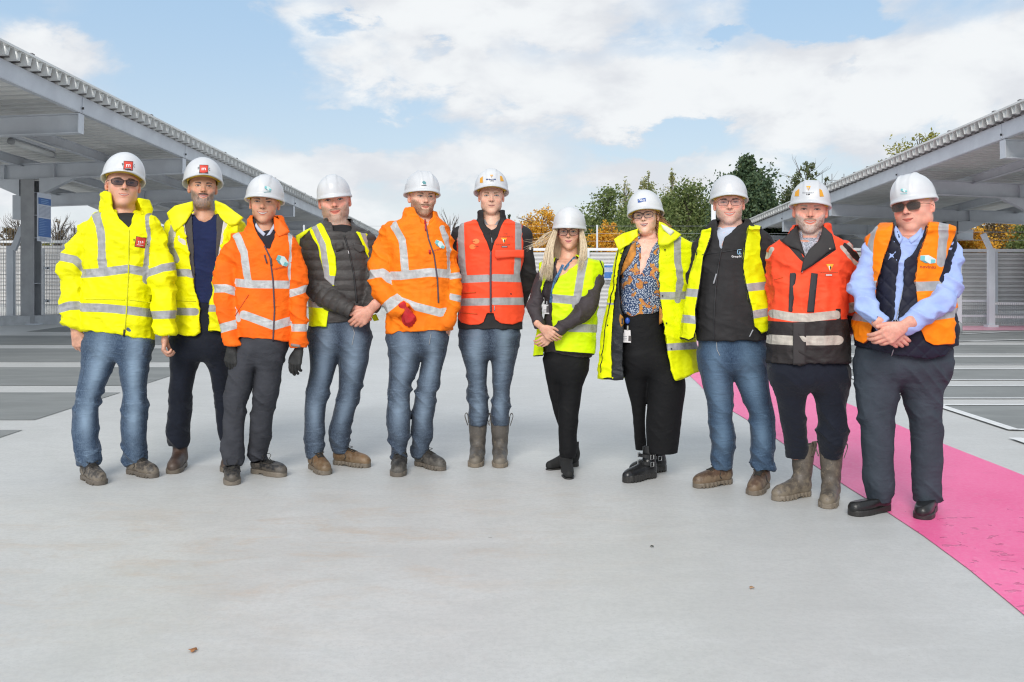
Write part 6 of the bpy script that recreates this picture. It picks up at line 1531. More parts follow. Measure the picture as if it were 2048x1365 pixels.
def hair_long(root, Y0, M4, drop, bvh):
    rnd = random.Random(8); groups = []
    mb = MB()
    def strand(p0, pts, r0, n_=5):
        P_ = cr_([p0]+pts, 4); mb.tube([tuple(p) for p in P_], [r0*(1-.75*(i/(len(P_)-1))**2) for i in range(len(P_))], n_)
    for side in (-1, 1):
        for k in range(900):
            a = rnd.random(); dpt = rnd.random()
            x0 = side*(.066+.017*a); y0 = -.05+.10*dpt; z0 = .03+.03*rnd.random()
            base = M4 @ Vector((x0, y0, z0)); pxb, pyb = [float(q_[0]) for q_ in proj(np.array([base]))]
            if side < 0:
                mid1 = (1107-14*a+rnd.uniform(-1.2, 1.2), 494); mid2 = (1106-20*a+rnd.uniform(-1.5, 1.5), 526+rnd.uniform(-2, 2)); end = (1103-24*a+rnd.uniform(-2, 2), 556+rnd.uniform(-20, 8))
            else:
                mid1 = (1161+12*a+rnd.uniform(-1.2, 1.2), 492); mid2 = (1159+14*a+rnd.uniform(-1.5, 1.5), 516+rnd.uniform(-2, 2)); end = (1153+14*a+rnd.uniform(-2, 2), 538+rnd.uniform(-18, 8))
            yy = [-.085+.13*dpt, -.125+.15*dpt, -.145+.15*dpt]
            strand(tuple(base), [tuple(P3(*q_, Y0+y_)) for q_, y_ in zip((mid1, mid2, end), yy)], .0012, 4)
    for k in range(260):       # behind the neck
        a = rnd.uniform(-1, 1); base = M4 @ Vector((.075*a, .06+.03*rnd.random(), .0)); e = P3(1130+34*a+rnd.uniform(-4, 4), 548+rnd.uniform(-16, 10), Y0+.12)
        m_ = P3(1131+30*a, 500, Y0+.09); strand(tuple(base), [tuple(m_), tuple(e)], .0035)
    for k in range(26):        # loose wisps
        a = rnd.random(); base = M4 @ Vector((-.082, -.02, .02)); e = P3(1075-30*a, 478+26*rnd.random(), Y0-.05); m_ = P3(1092-8*a, 470+18*rnd.random(), Y0-.05); strand(tuple(base), [tuple(m_), tuple(e)], .0011, 4)
    mb.build('hair', M_BLONDE, root, True)
def hair_curly(root, Y0, M4, drop, bvh):
    rnd = random.Random(3); mb = MB()
    for k in range(520):
        base = M4 @ Vector((rnd.uniform(.02, .080), rnd.uniform(.0, .075), rnd.uniform(-.03, .035)))
        e = P3(1331+rnd.uniform(-14, 10), 466+rnd.uniform(-16, 10), Y0+.05+rnd.uniform(-.05, .06)); L_ = Vector(e)-base; pts = []
        ph = rnd.random()*6; rr = .007+.006*rnd.random()
        for i in range(11):
            u_ = i/10; pts.append(base+L_*u_+Vector((rr*math.cos(ph+9*u_), rr*math.sin(ph+9*u_), .012*math.sin(u_*3.1)+.5*rr*math.cos(ph+7*u_))))
        mb.tube([tuple(p) for p in pts], .0011, 4)
    for k in range(70):
        base = M4 @ Vector((rnd.choice((-1, 1))*rnd.uniform(.070, .082), rnd.uniform(-.045, .02), rnd.uniform(.0, .05))); pts = []; ph = rnd.random()*6
        for i in range(8): u_ = i/7; pts.append(base+Vector((.006*math.cos(ph+8*u_), .03*u_+.006*math.sin(ph+8*u_), -.03*u_)))
        mb.tube([tuple(p) for p in pts], .0017, 4)
    mb.build('hair', M_COPPER, root, True)
def lanyard(root, Y0, M4, drop, bvh):
    m_ = plain('lanyard_blue', (.05, .13, .26), .7, var=.5, vs=60)
    for pts, w_ in (([(1126, 530), (1119, 545), (1110, 560), (1104, 585), (1101, 606)], 5), ([(1150, 515), (1136, 530), (1128, 540)], 5)):
        W_ = drop(pts, .006); mb = MB()
        for a_, b_ in zip(W_[:-1], W_[1:]): mb.bar(a_, b_, .016, .002, (0, 1, .0))
        mb.build('lanyard', m_, root)
def idcard(root, c, w_, h_, tilt, photo, Y0, drop):
    a = math.radians(tilt); P_ = drop([c], .010)[0]; yb = P_.y
    def Q(u, v, o=0): x = c[0]+(u*w_*math.cos(a)-v*h_*math.sin(a)); y = c[1]+(u*w_*math.sin(a)+v*h_*math.cos(a)); return P3(x, y, yb-.006-o)
    mb = MB(); mb.hexa([Q(-.5, .5), Q(.5, .5), Q(.5, .5, -.003), Q(-.5, .5, -.003), Q(-.5, -.5), Q(.5, -.5), Q(.5, -.5, -.003), Q(-.5, -.5, -.003)])
    o = mb.build('id_card', plain('card_white', (.74, .72, .72), .35), root)
    mb = MB(); mb.add([Q(photo[0], photo[1], .001), Q(photo[2], photo[1], .001), Q(photo[2], photo[3], .001), Q(photo[0], photo[3], .001)], [(0, 3, 2, 1)]); mb.build('card_photo', plain('card_photo_grey', (.09, .08, .08), .5), o)
    mb = MB()
    for k in range(3): mb.add([Q(-.38, .0+.14*k, .001), Q(-.02, .0+.14*k, .001), Q(-.02, .05+.14*k, .001), Q(-.38, .05+.14*k, .001)], [(0, 3, 2, 1)])
    mb.build('card_lines', M_GRP, o)
    mb = MB(); mb.tube([Q(0, -.5), Q(0, -.85)], .006, 8); mb.build('card_clip', plain('clip_metal', (.6, .6, .6), .3, .8), o)
    return o
PEOPLE[7] = dict(Y=5.86, dep=.115, chest=-.012, label='blonde woman in glasses and a lime hi-vis vest with her hands folded', tone=SKIN_B,
    head=dict(hw=70, p=(1137, 463.5, 500), rot=(-4, 2, 0), tone=(.60, .33, .23), jaw=.88, fat=.25, smile=.4, eye=1.05, lash=(.03, .015, .015), brow=(.22, .13, .08), hz_off=-.002, hp=3, hr=1, hstyle=0, peak=.024, lip=(.56, .16, .17), nose=.9, ruddy=1.1, mw=.022, age=.2,
              glasses=dict(w=.0292, h=.0215, z=.003, tint=(.2, .2, .22), a=.12, c=(.05, .012, .018), r=2.7, t=.0020)),
    neck=(1138, 518, 17), torso=[(513, 1120, 1158, .6), (520, 1106, 1174, .75), (530, 1088, 1192, .9), (560, 1083, 1194), (585, 1085, 1192, 1.1), (620, 1090, 1186), (650, 1086, 1187), (680, 1084, 1188), (715, 1084, 1184)],
    arms=[[(1093, 545, 14, -.02), (1075, 585, 15, -.05), (1068, 622, 14, -.10), (1080, 655, 12, -.16)], [(1190, 545, 18, -.03), (1185, 590, 19, -.085), (1167, 622, 18, -.145), (1137, 645, 15, -.180), (1106, 667, 12, -.195)]],
    hips=[(680, 1086, 1180), (712, 1087, 1177), (730, 1090, 1176)], legs=[[(722, 1088, 1140), (745, 1091, 1130), (759, 1092.6, 1128), (787, 1097, 1128), (815, 1105, 1132), (843, 1112, 1138), (870, 1122, 1146), (898, 1132, 1156), (918, 1136, 1158)],
          [(722, 1122, 1177), (745, 1118, 1173), (759, 1117, 1168), (787, 1117, 1164), (815, 1116, 1160), (843, 1115, 1157), (870, 1115, 1155), (898, 1117, 1156), (916, 1118, 1152)]], knee=830,
    shoes=dict(k='heel', m=plain('black_suede', (.012, .012, .012), .8, bs=.2), s=[(1158, 1093, 941, .26), (1130, 1139, 960, .26)], sm=M_SOLEC),
    trousers=dict(m=C_BLACKT, amp=.35, stack=.3),
    hands=[dict(w=(1083, 655, -.225), d=(.72, .62), roll=14, side=1, curl=[.25, .3, .35, .4], thumb=.2, s=.88, fat=.86), dict(w=(1106, 668, -.19), d=(-.6, .5), roll=-15, side=-1, curl=.45, thumb=.3, s=.86, fat=.86)],
    layers=[dict(n='blouse', m=cloth('dark_blouse', (.050, .040, .044), rough=.6, folds=.3), off=-.002, amp=.7, seed=31, hem=[(1040, 706), (1115, 706), (1160, 718), (1177, 735), (1210, 722)], cuff={0: (1080, 656, .2, 1), 1: (1106, 667, -1, .3)},
                 cut=[[(1118, 500), (1160, 500), (1156, 528), (1124, 560), (1114, 551), (1112, 530)]]),
            dict(n='hi_vis_vest', m=cloth('lime_vest', LIME, [('tape', TAPE, .35), ('edge', (.02, .02, .02), .6)], rough=.6, folds=.22), off=.009, amp=.8, seed=33, arms=(), h=.0048, rows=[(513, 1120, 1158, .6), (520, 1104, 1178, .8), (530, 1078, 1207, 1.0), (560, 1076, 1204, 1.1), (585, 1075, 1199, 1.15), (620, 1078, 1194, 1.1), (650, 1076, 1192, 1.15), (680, 1072, 1192, 1.15), (722, 1066, 1190, 1.15)],
                 keep=[[(1096, 512), (1086, 522), (1078, 528), (1079, 550), (1073, 590), (1078, 640), (1070, 680), (1066, 713), (1085.7, 711), (1084, 640), (1082, 590), (1093, 556), (1104, 530), (1112, 515)],
                       [(1146, 508), (1186, 505), (1207, 526), (1208, 545), (1198, 590), (1193, 672), (1190, 705), (1187, 709), (1112, 703), (1104, 660), (1102, 640), (1103, 580), (1118, 556), (1156, 527), (1158, 515)]],
                 cut=[[(1200, 548), (1190, 520), (1183, 512), (1186, 530), (1169, 560), (1163, 590), (1166, 600)]][:0],
                 paint={'tape': [('T', [(1170, 508), (1160, 560), (1152, 612)], 16), ('T', [(1103, 597), (1160, 602), (1200, 600)], 17), ('T', [(1072, 606), (1086, 606)], 14), ('T', [(1140, 656), (1200, 658)], 16), ('T', [(1088, 525), (1080, 560)], 9)],
                        'edge': [('F', [(1085.7, 711), (1066, 713)], 2.5), ('F', [(1187, 708.5), (1112, 702.5)], 2.5), ('F', [(1184, 510), (1200, 522), (1207, 540), (1198, 590)], 2.5), ('F', [(1102, 640), (1103, 580)], 2.0)]})],
    deco=[Ln('ring', [(1087, 677), (1089, 681)], M_RING, 1.4)],
    extra=[lanyard, lambda root, Y0, M4, drop, bvh: idcard(root, (1093.5, 619), 16, 19, 2, (-.05, -.35, .4, .35), Y0, drop), hair_long])
PEOPLE[8] = dict(Y=5.70, dep=.12, chest=-.010, label='red haired woman in an open long yellow hi-vis coat over a patterned blouse', tone=SKIN_B,
    head=dict(hw=75, p=(1287, 430.5, 468), rot=(-9, -3, -5), tone=(.66, .40, .31), jaw=.90, fat=.3, smile=.85, teeth=.75, eye=.8, brow=(.30, .16, .09), hz_off=.000, hp=4, hr=-2, hstyle=0, lip=(.28, .022, .03), nose=.95, ruddy=.9, age=.2, mw=.022,
              glasses=dict(w=.0290, h=.0200, z=.005, tint=(.2, .2, .22), a=.12, c=(.04, .02, .04), r=2.6, t=.0020)),
    neck=(1297, 480, 17), torso=[(472, 1274, 1320, .6), (480, 1262, 1342, .8), (492, 1248, 1366, .9), (520, 1244, 1366), (560, 1240, 1348, 1.1), (590, 1240, 1336), (625, 1243, 1326), (660, 1243, 1330), (700, 1243, 1335)],
    arms=[[(1253, 502, 14, .02), (1243, 550, 13, .06), (1243, 600, 12, .10), (1250, 650, 11, .10)], [(1366, 508, 21, .02), (1374, 560, 20, .05), (1374, 615, 18, .08), (1370, 668, 16, .06)]],
    hips=[(600, 1244, 1324), (630, 1242, 1325), (650, 1242, 1328), (690, 1243, 1332), (720, 1244, 1342)], legs=[[(712, 1244, 1300), (745, 1247, 1299), (775, 1252, 1296), (815, 1262, 1293), (857, 1267, 1292), (901, 1270, 1294)],
          [(712, 1292, 1342), (745, 1296, 1366), (775, 1295, 1372), (815, 1293, 1367), (857, 1291, 1361), (906, 1293, 1356)]], knee=860,
    shoes=dict(k='chunky', m=plain('black_boot_leather', (.014, .014, .015), .28, bs=.2, bscale=90), s=[(1331, 1258, 951, .28), (1310, 1246, 967, .28)], sm=M_SOLEC),
    trousers=dict(m=C_BLACKT, amp=.35, stack=.0),
    hands=[],
    layers=[dict(n='blouse', m=M_BLOUSE, off=-.004, amp=.9, seed=41, arms=(), hem=[(1200, 622), (1245, 626), (1265, 633), (1300, 628), (1325, 622), (1380, 620)], cut=[[(1279, 455), (1318, 455), (1316, 478), (1305, 497), (1296, 520), (1278, 558), (1281, 520), (1283, 496), (1276, 480)]],
                 collar=dict(rows=[(500, 1266, 1328), (482, 1270, 1322), (466, 1273, 1319)], dep=.075, t=.004, cut=[[(1281, 450), (1314, 450), (1314, 480), (1305, 500), (1284, 500), (1279, 480)]])),
            dict(n='coat_lining', m=cloth('black_lining', (.022, .024, .028), rough=.4, folds=.5), off=.012, arms=(), amp=1.0, seed=44, rows=[(490, 1250, 1366, .9), (520, 1238, 1362), (560, 1232, 1356, 1.05), (600, 1226, 1352, 1.05), (650, 1216, 1350, 1.1), (700, 1210, 1350, 1.1), (757, 1206, 1350, 1.1)],
                 cut=[[(1273, 470), (1330, 470), (1325, 560), (1326, 640), (1342, 731), (1352, 780), (1247, 780), (1247, 700), (1246, 640), (1241, 614), (1237, 560), (1248, 520), (1264, 492)]]),
            dict(n='coat', m=cloth('yellow_long_coat', (.82, .88, .0), [('tape', TAPE, .35), ('edge', (.015, .015, .015), .6)], rough=.6, folds=.3), off=.020, amp=.95, seed=43, arms=(1,), aoff=.0, rows=[(472, 1262, 1345, .7), (482, 1250, 1366, .85), (494, 1244, 1384, .95), (520, 1237, 1384), (560, 1229, 1380, 1.05), (600, 1223, 1378, 1.05), (650, 1213, 1384, 1.15), (700, 1206, 1388, 1.15), (770, 1200, 1394, 1.15)],
                 hem=[(1180, 760), (1240, 756), (1250, 755), (1345, 755), (1352, 763), (1394, 743), (1420, 735)], cut=[[(1250, 460), (1330, 460), (1317, 491), (1318, 560), (1319, 600), (1323, 622), (1341, 731), (1353, 775), (1238, 775), (1224, 752), (1222, 700), (1225, 640), (1229, 600), (1238, 530), (1250, 493)]],
                 paint={'tape': [('T', [(1355, 478), (1356, 520), (1361, 560), (1356, 600)], 14), ('T', [(1310, 592), (1350, 592), (1400, 590)], 15), ('T', [(1330, 695), (1400, 691)], 14), ('T', [(1212, 608), (1226, 608)], 4), ('R', [(1355, 570), (1400, 566)], 14), ('R', [(1350, 590), (1372, 600)], 12)],
                        'edge': [('F', [(1236, 500), (1220, 600), (1212, 643), (1200, 745)], 2.0)]})],
    deco=[('poly', 'collar', [(1228, 479), (1245, 468), (1276, 458), (1275, 472), (1262, 486), (1249, 494), (1238, 502), (1234, 494)], plain('yellow_collar_c', (.82, .88, .0), .6), .016, .010),
          ('poly', 'hood', [(1318, 446), (1330, 450), (1350, 462), (1362, 470), (1352, 480), (1336, 490), (1326, 492), (1318, 490), (1317, 466)], plain('yellow_hood', (.82, .88, .0), .6), .022, .018),
          ('poly', 'hood_lining', [(1322, 449), (1333, 453), (1349, 463), (1341, 472), (1334, 466), (1326, 458)], plain('cream_hood', (.72, .72, .60), .8), .036, .004),
          ('poly', 'rust_scarf', [(1263, 490), (1272, 484), (1272, 510), (1262, 528), (1247, 545), (1240, 552), (1246, 530)], plain('rust_cloth', (.50, .20, .03), .7, var=.3, vs=30), .006, .004),
          ('poly', 'waist_tie', [(1240, 628), (1246, 634), (1248, 648), (1242, 655), (1238, 640)], plain('rust_cloth2', (.50, .22, .03), .7, var=.3, vs=30), .006, .004), ('poly', 'waist_tie', [(1319, 612), (1325, 622), (1326, 645), (1318, 650)], plain('rust_cloth3', (.50, .22, .03), .7, var=.3, vs=30), .006, .004)]
         + [('poly', 'button', [(x+1.7*math.cos(a), y+1.7*math.sin(a)) for a in np.linspace(0, 5.6, 8)], M_BLK, .006, .003, 4) for x, y in ((1330, 500), (1318, 546), (1325, 592), (1333, 647), (1343, 698), (1242, 507), (1229, 552), (1221, 600), (1215, 651))]
         + [('poly', 'hat_logo', [(1275, 399), (1291, 396), (1292, 403), (1276, 406)], plain('nhs_blue', (.03, .09, .32), .5), .002, 0, 3), ('text', 'NHS', (1283.5, 401), 4.6, M_TEETH, 'hat_text', 8, 12)],
    extra=[hair_curly, lambda root, Y0, M4, drop, bvh: idcard(root, (1254.5, 673), 21, 25, 3, (.12, -.05, .42, .38), Y0, drop),
           lambda root, Y0, M4, drop, bvh: mesh_obj('badge_reel', *(lambda c_: ([tuple(c_+Vector((.014*math.cos(a)*math.sin(p_), -.008*math.cos(p_), .019*math.sin(a)*math.sin(p_)))) for p_ in (0.01, .5, 1.0, 1.57) for a in np.linspace(0, 2*math.pi, 14)[:-1]], [(j*13+i, j*13+(i+1) % 13, (j+1)*13+(i+1) % 13, (j+1)*13+i) for j in range(3) for i in range(13)]))(drop([(1255, 642)], .012)[0]), plain('reel_blue', (.02, .08, .38), .3), root)])
PEOPLE[9] = dict(Y=5.42, dep=.155, label='smiling man in glasses, black zipped softshell jacket and open yellow vest', tone=SKIN_B,
    head=dict(hw=78, p=(1459, 405, 449), rot=(2, -2, -1), tone=(.64, .34, .26), jaw=1.02, fat=.4, smile=.95, teeth=.8, eye=.7, hair=(.32, .29, .27), brow=(.12, .08, .06), hz_off=.002, hp=5, hstyle=0, ruddy=1.1, mw=.026,
              beard=dict(cov=.5, c=(.42, .34, .29), mc=(.30, .20, .15), th=.0012, m=.35, jo=.008), glasses=dict(w=.0275, h=.0170, z=.004, tint=(.25, .2, .25), a=.16, c=(.10, .03, .03), r=3, t=.0014)),
    neck=(1462, 460, 24), torso=[(446, 1440, 1492, .6), (456, 1424, 1512, .8), (470, 1404, 1536, .9), (500, 1392, 1548), (540, 1392, 1544), (590, 1391, 1540, 1.1), (630, 1391, 1537, 1.15), (670, 1393, 1535, 1.1), (700, 1395, 1533)],
    arms=[[(1404, 498, 22, .03), (1392, 550, 18, .08), (1396, 600, 16, .14), (1410, 640, 14, .18)], [(1532, 500, 24, .04), (1546, 545, 17, .10), (1540, 595, 14, .16), (1530, 640, 14, .18)]],
    hips=[(670, 1396, 1532), (690, 1397, 1531), (715, 1398, 1534)], legs=[[(706, 1397, 1468), (734, 1399, 1464), (766, 1403, 1466), (797, 1411, 1467), (829, 1416, 1466), (860, 1419, 1470), (892, 1422, 1470), (917, 1422, 1466), (936, 1422, 1466)],
          [(706, 1458, 1534), (734, 1460, 1535), (766, 1470, 1537), (797, 1483, 1541), (829, 1496, 1546), (860, 1498, 1550), (892, 1502, 1549), (917, 1501, 1545), (938, 1502, 1550)]], knee=835,
    shoes=dict(k='boot', m=leather('brown_work_boot', (.095, .055, .035), (.26, .19, .12), .55), s=[(1462, 1386, 977), (1528, 1504, 993)], sm=leather('sole_9', (.09, .065, .045), amt=.5)),
    trousers=dict(m=J3, denim=1, amp=.9),
    hands=[],
    layers=[dict(n='shirt_collar', m=cloth('pale_blue_shirt', (.50, .55, .66), rough=.8), off=-.022, amp=.2, arms=(), keep=[[(1428, 435), (1492, 435), (1470, 510), (1440, 520)]], h=.006, collar=[dict(rows=[(474, 1434, 1488), (452, 1434, 1486)], dep=.078, t=.004, cut=[[(1441, 430), (1484, 430), (1480, 456), (1456, 484), (1444, 466)]])]),
            dict(n='jacket', m=C_SOFT, amp=1.0, seed=51, hem=[(1340, 682), (1600, 682)], cut=[[(1434, 425), (1488, 425), (1486, 446), (1450, 476), (1444, 500), (1440, 496), (1434, 462)]],
                 collar=dict(rows=[(482, 1412, 1510), (464, 1411, 1507), (450, 1417, 1502), (438, 1426, 1497)], dep=.088, t=.006, cut=[[(1434, 420), (1492, 420), (1487, 445), (1451, 474), (1444, 500), (1436, 488), (1433, 458)]])),
            dict(n='hi_vis_vest', m=cloth('yellow_vest_d', (.80, .86, .0), [('tape', TAPE, .35), ('edge', (.02, .02, .02), .6)], rough=.6, folds=.2), off=.020, amp=1.0, seed=53, arms=(), h=.0048, rows=[(448, 1436, 1496, .6), (458, 1418, 1516, .85), (470, 1398, 1530, .95), (510, 1386, 1530), (560, 1376, 1541), (610, 1368, 1552, 1.1), (650, 1360, 1552, 1.15), (690, 1358, 1550, 1.1)],
                 keep=[[(1424, 456), (1404, 462), (1395, 500), (1381, 551), (1366, 630), (1361, 676), (1378, 681), (1388, 676), (1393, 655), (1391, 620), (1400, 570), (1407, 515), (1422, 474)],
                       [(1497, 450), (1522, 454), (1521, 512), (1535, 565), (1548, 615), (1545, 645), (1536, 662), (1521, 667), (1508, 655), (1504, 621), (1492, 571), (1485, 537), (1490, 487)]],
                 paint={'tape': [('T', [(1360, 584), (1405, 588)], 16), ('T', [(1350, 636), (1395, 641)], 16), ('T', [(1485, 577), (1520, 573), (1550, 570)], 16), ('T', [(1495, 632), (1550, 622)], 16)],
                        'edge': [('F', [(1424, 456), (1422, 474), (1407, 515), (1400, 570), (1391, 620), (1393, 655), (1388, 676), (1378, 681), (1361, 676)], 3.0), ('F', [(1497, 450), (1490, 487), (1485, 537), (1492, 571), (1504, 621), (1508, 655), (1521, 667)], 3.0), ('F', [(1522, 454), (1521, 512), (1535, 565)], 2.5)]})],
    deco=[Ln('zip', [(1443, 500), (1437, 530), (1431, 580), (1428, 640), (1428, 681)], M_ZIPB, 3), Ln('zip_puller', [(1433, 548), (1427, 568)], M_GRP, 3.2), Ln('zip_puller', [(1506, 660), (1499, 674)], M_GRP, 2.6), Ln('seam', [(1404, 510), (1440, 505), (1486, 498)], M_ZIPB, 1.4),
          ('text', 'Group', (1470, 513.5), 4.2, M_TEETH, 'lettering', 0, 14), ('text', 'N', (1480.3, 513.5), 4.2, M_TEETH, 'lettering', 0, 4.5), Ln('logo', [(1475, 508), (1475.5, 500), (1483, 500)], M_LB, 1.6), Ln('logo', [(1475, 508.5), (1483, 508.5)], M_LB, 1.6), Ln('logo', [(1479.5, 503.5), (1480, 508)], M_LB, 2.2), Ln('fly_seam', [(1433, 684), (1434, 700), (1440, 712)], M_GRP, 1.4)])
PEOPLE[10] = dict(Y=5.12, dep=.15, label='white bearded man in an orange and black work jacket and tall muddy boots', tone=SKIN_R,
    head=dict(hw=83, p=(1621, 419, 467), rot=(1, 0, 2), tone=SKIN_R, jaw=1.0, fat=.15, smile=.8, teeth=.6, eye=.75, hair=(.36, .28, .22), brow=(.36, .26, .20), hz_off=.000, hp=4, hr=1, hstyle=1, vents=1, ruddy=1.1, mw=.025,
              beard=dict(cov=.85, c=(.47, .41, .37), mc=(.34, .24, .17), th=.0035, m=.9, jo=.008)),
    neck=(1621, 474, 23), torso=[(466, 1594, 1650, .6), (475, 1578, 1668, .8), (486, 1556, 1690, .9), (510, 1543, 1702), (550, 1540, 1698), (600, 1542, 1692, 1.05), (640, 1540, 1690, 1.1), (690, 1536, 1694, 1.1), (735, 1534, 1698, 1.05)],
    arms=[[(1562, 508, 25, .0), (1556, 555, 20, .06), (1556, 605, 17, .14), (1570, 650, 15, .20)], [(1684, 508, 27), (1699, 560, 23, .02), (1697, 610, 20, .06), (1690, 655, 17, .10), (1688, 690, 15, .12)]],
    hips=[(715, 1540, 1694), (730, 1538, 1696), (750, 1540, 1696)], legs=[[(740, 1538, 1618), (766, 1545, 1616), (797, 1552, 1612), (829, 1557, 1611), (860, 1561, 1614), (892, 1566, 1620), (918, 1569, 1616)],
          [(740, 1612, 1696), (766, 1619, 1696), (797, 1630, 1694), (829, 1634, 1693), (860, 1635, 1694), (892, 1636, 1691), (918, 1639, 1684)]], knee=860,
    shoes=dict(k='rigger', m=leather('rigger_boot_muddy', (.11, .092, .075), (.24, .195, .14), .75), s=[(1618, 1545, 1003), (1664, 1653, 1020)], sm=leather('sole_r2', (.13, .10, .07), amt=.7)),
    trousers=dict(m=C_NAVY, amp=1.0, stack=.8),
    hands=[],
    layers=[dict(n='shirt', m=cloth('leaf_print_shirt', (.36, .37, .42), rough=.8, var=.55, big=120), off=-.022, amp=.2, arms=(), keep=[[(1586, 440), (1652, 440), (1640, 540), (1600, 540)]], h=.006, collar=[dict(rows=[(488, 1596, 1648), (462, 1596, 1647)], dep=.08, t=.004, cut=[[(1603, 440), (1640, 440), (1638, 462), (1618, 500), (1606, 476)]])]),
            dict(n='jacket', m=cloth('orange_black_jacket', CORAL, [('black', (.030, .026, .026), .6), ('tapeb', (.50, .46, .40), .5)], rough=.65, folds=.3), amp=1.1, seed=61, hem=[(1480, 724), (1535, 726), (1590, 731), (1640, 729), (1700, 727), (1740, 722)],
                 cut=[[(1590, 440), (1648, 440), (1646, 470), (1612, 522), (1603, 500), (1593, 470)]],
                 collar=dict(rows=[(498, 1576, 1670), (478, 1577, 1668), (462, 1582, 1662), (448, 1588, 1658)], dep=.095, t=.007, cut=[[(1588, 430), (1652, 430), (1648, 462), (1616, 525), (1600, 500), (1590, 470)]]),
                 paint={'black': [('T', [(1500, 640), (1585, 645), (1672, 640), (1740, 636), (1740, 760), (1500, 760)]), ('R', [(1670, 636), (1730, 624), (1730, 720), (1660, 720)]), ('L', [(1500, 640), (1585, 645), (1600, 720), (1500, 720)]), ('T', [(1672, 618), (1682, 618), (1684, 700), (1674, 700)]),
                                  ('F', [(1556, 478), (1590, 455), (1600, 500), (1612, 528), (1600, 520), (1575, 492)]), ('F', [(1646, 450), (1662, 480), (1672, 500), (1625, 532), (1602, 545), (1608, 515), (1625, 500)]), (0, [(1690, 490), (1716, 520)], 8)],
                        'tapeb': [('T', [(1547, 628), (1585, 635), (1615, 636), (1673, 630)], 17), ('T', [(1540, 679), (1590, 682), (1677, 681)], 19), ('R', [(1672, 622), (1720, 610)], 18), ('R', [(1680, 680), (1720, 676)], 18), (0, [(1684, 494), (1712, 528)], 7), (0, [(1698, 488), (1722, 512)], 7), (0, [(1546, 500), (1536, 514)], 9)]})],
    deco=[('poly', 'lapel', [(1646, 452), (1664, 470), (1671, 497), (1655, 505), (1622, 532), (1602, 545), (1607, 520), (1618, 500), (1640, 480)], plain('black_lapel', (.028, .025, .025), .75), .012, .010),
          ('poly', 'lapel', [(1593, 452), (1564, 482), (1575, 492), (1598, 500), (1610, 514), (1600, 482)], plain('black_lapel2', (.028, .025, .025), .75), .010, .010),
          ('poly', 'chest_strip', [(1580, 547), (1593, 545.5), (1585, 625), (1577, 623)], plain('strip_black', (.03, .03, .033), .7), .003, .003), ('poly', 'chest_strip', [(1622.6, 546), (1635.7, 548), (1628, 625), (1614, 625)], plain('strip_black2', (.03, .03, .033), .7), .003, .003),
          Ln('zip', [(1611, 515), (1607, 528), (1604, 545)], M_TEETH, 2.4, .014), ('poly', 'press_stud', [(1660+2.2*math.cos(a), 498+2.2*math.sin(a)) for a in np.linspace(0, 5.6, 8)], plain('stud', (.4, .36, .3), .3, .8), .022, .003, 4),
          ('poly', 'placket', [(1586, 645), (1612, 645), (1612, 729), (1586, 730)], plain('placket_black', (.033, .029, .029), .7), .002, .003), Ln('pocket_seam', [(1548, 560), (1566, 555)], M_SEAMO, 1.4)]
         + tri_logo(1660, 536, 15) + small_print(1659, 545, 36, M_PRR, False, 1, 2.0, seed=6) + [('poly', 'logo', [(1650, 548), (1665, 548), (1665, 552.5), (1650, 552.5)], M_PRR, .003, 0, 4), ('poly', 'logo', [(1652, 549.5), (1664, 549.5), (1664, 551.5), (1652, 551.5)], M_TEETH, .004, 0, 4)]
         + [('poly', 'hat_logo', [(1589, 393), (1590.5, 384), (1598.5, 377.6), (1597.5, 393)], plain('sticker_c', (.70, .33, .02), .5), .003, 0, 3), ('poly', 'hat_logo', [(1638.8, 377.6), (1644, 381), (1648, 393.5), (1639.5, 393.5)], plain('sticker_d', (.70, .33, .02), .5), .003, 0, 3)] + tri_logo(1617, 377, 9, True) + small_print(1617, 385.5, 24, M_GRP, True, 1, 2.0, seed=7) + small_print(1617, 389, 9, M_BLK, True, 1, 1.8, seed=8))
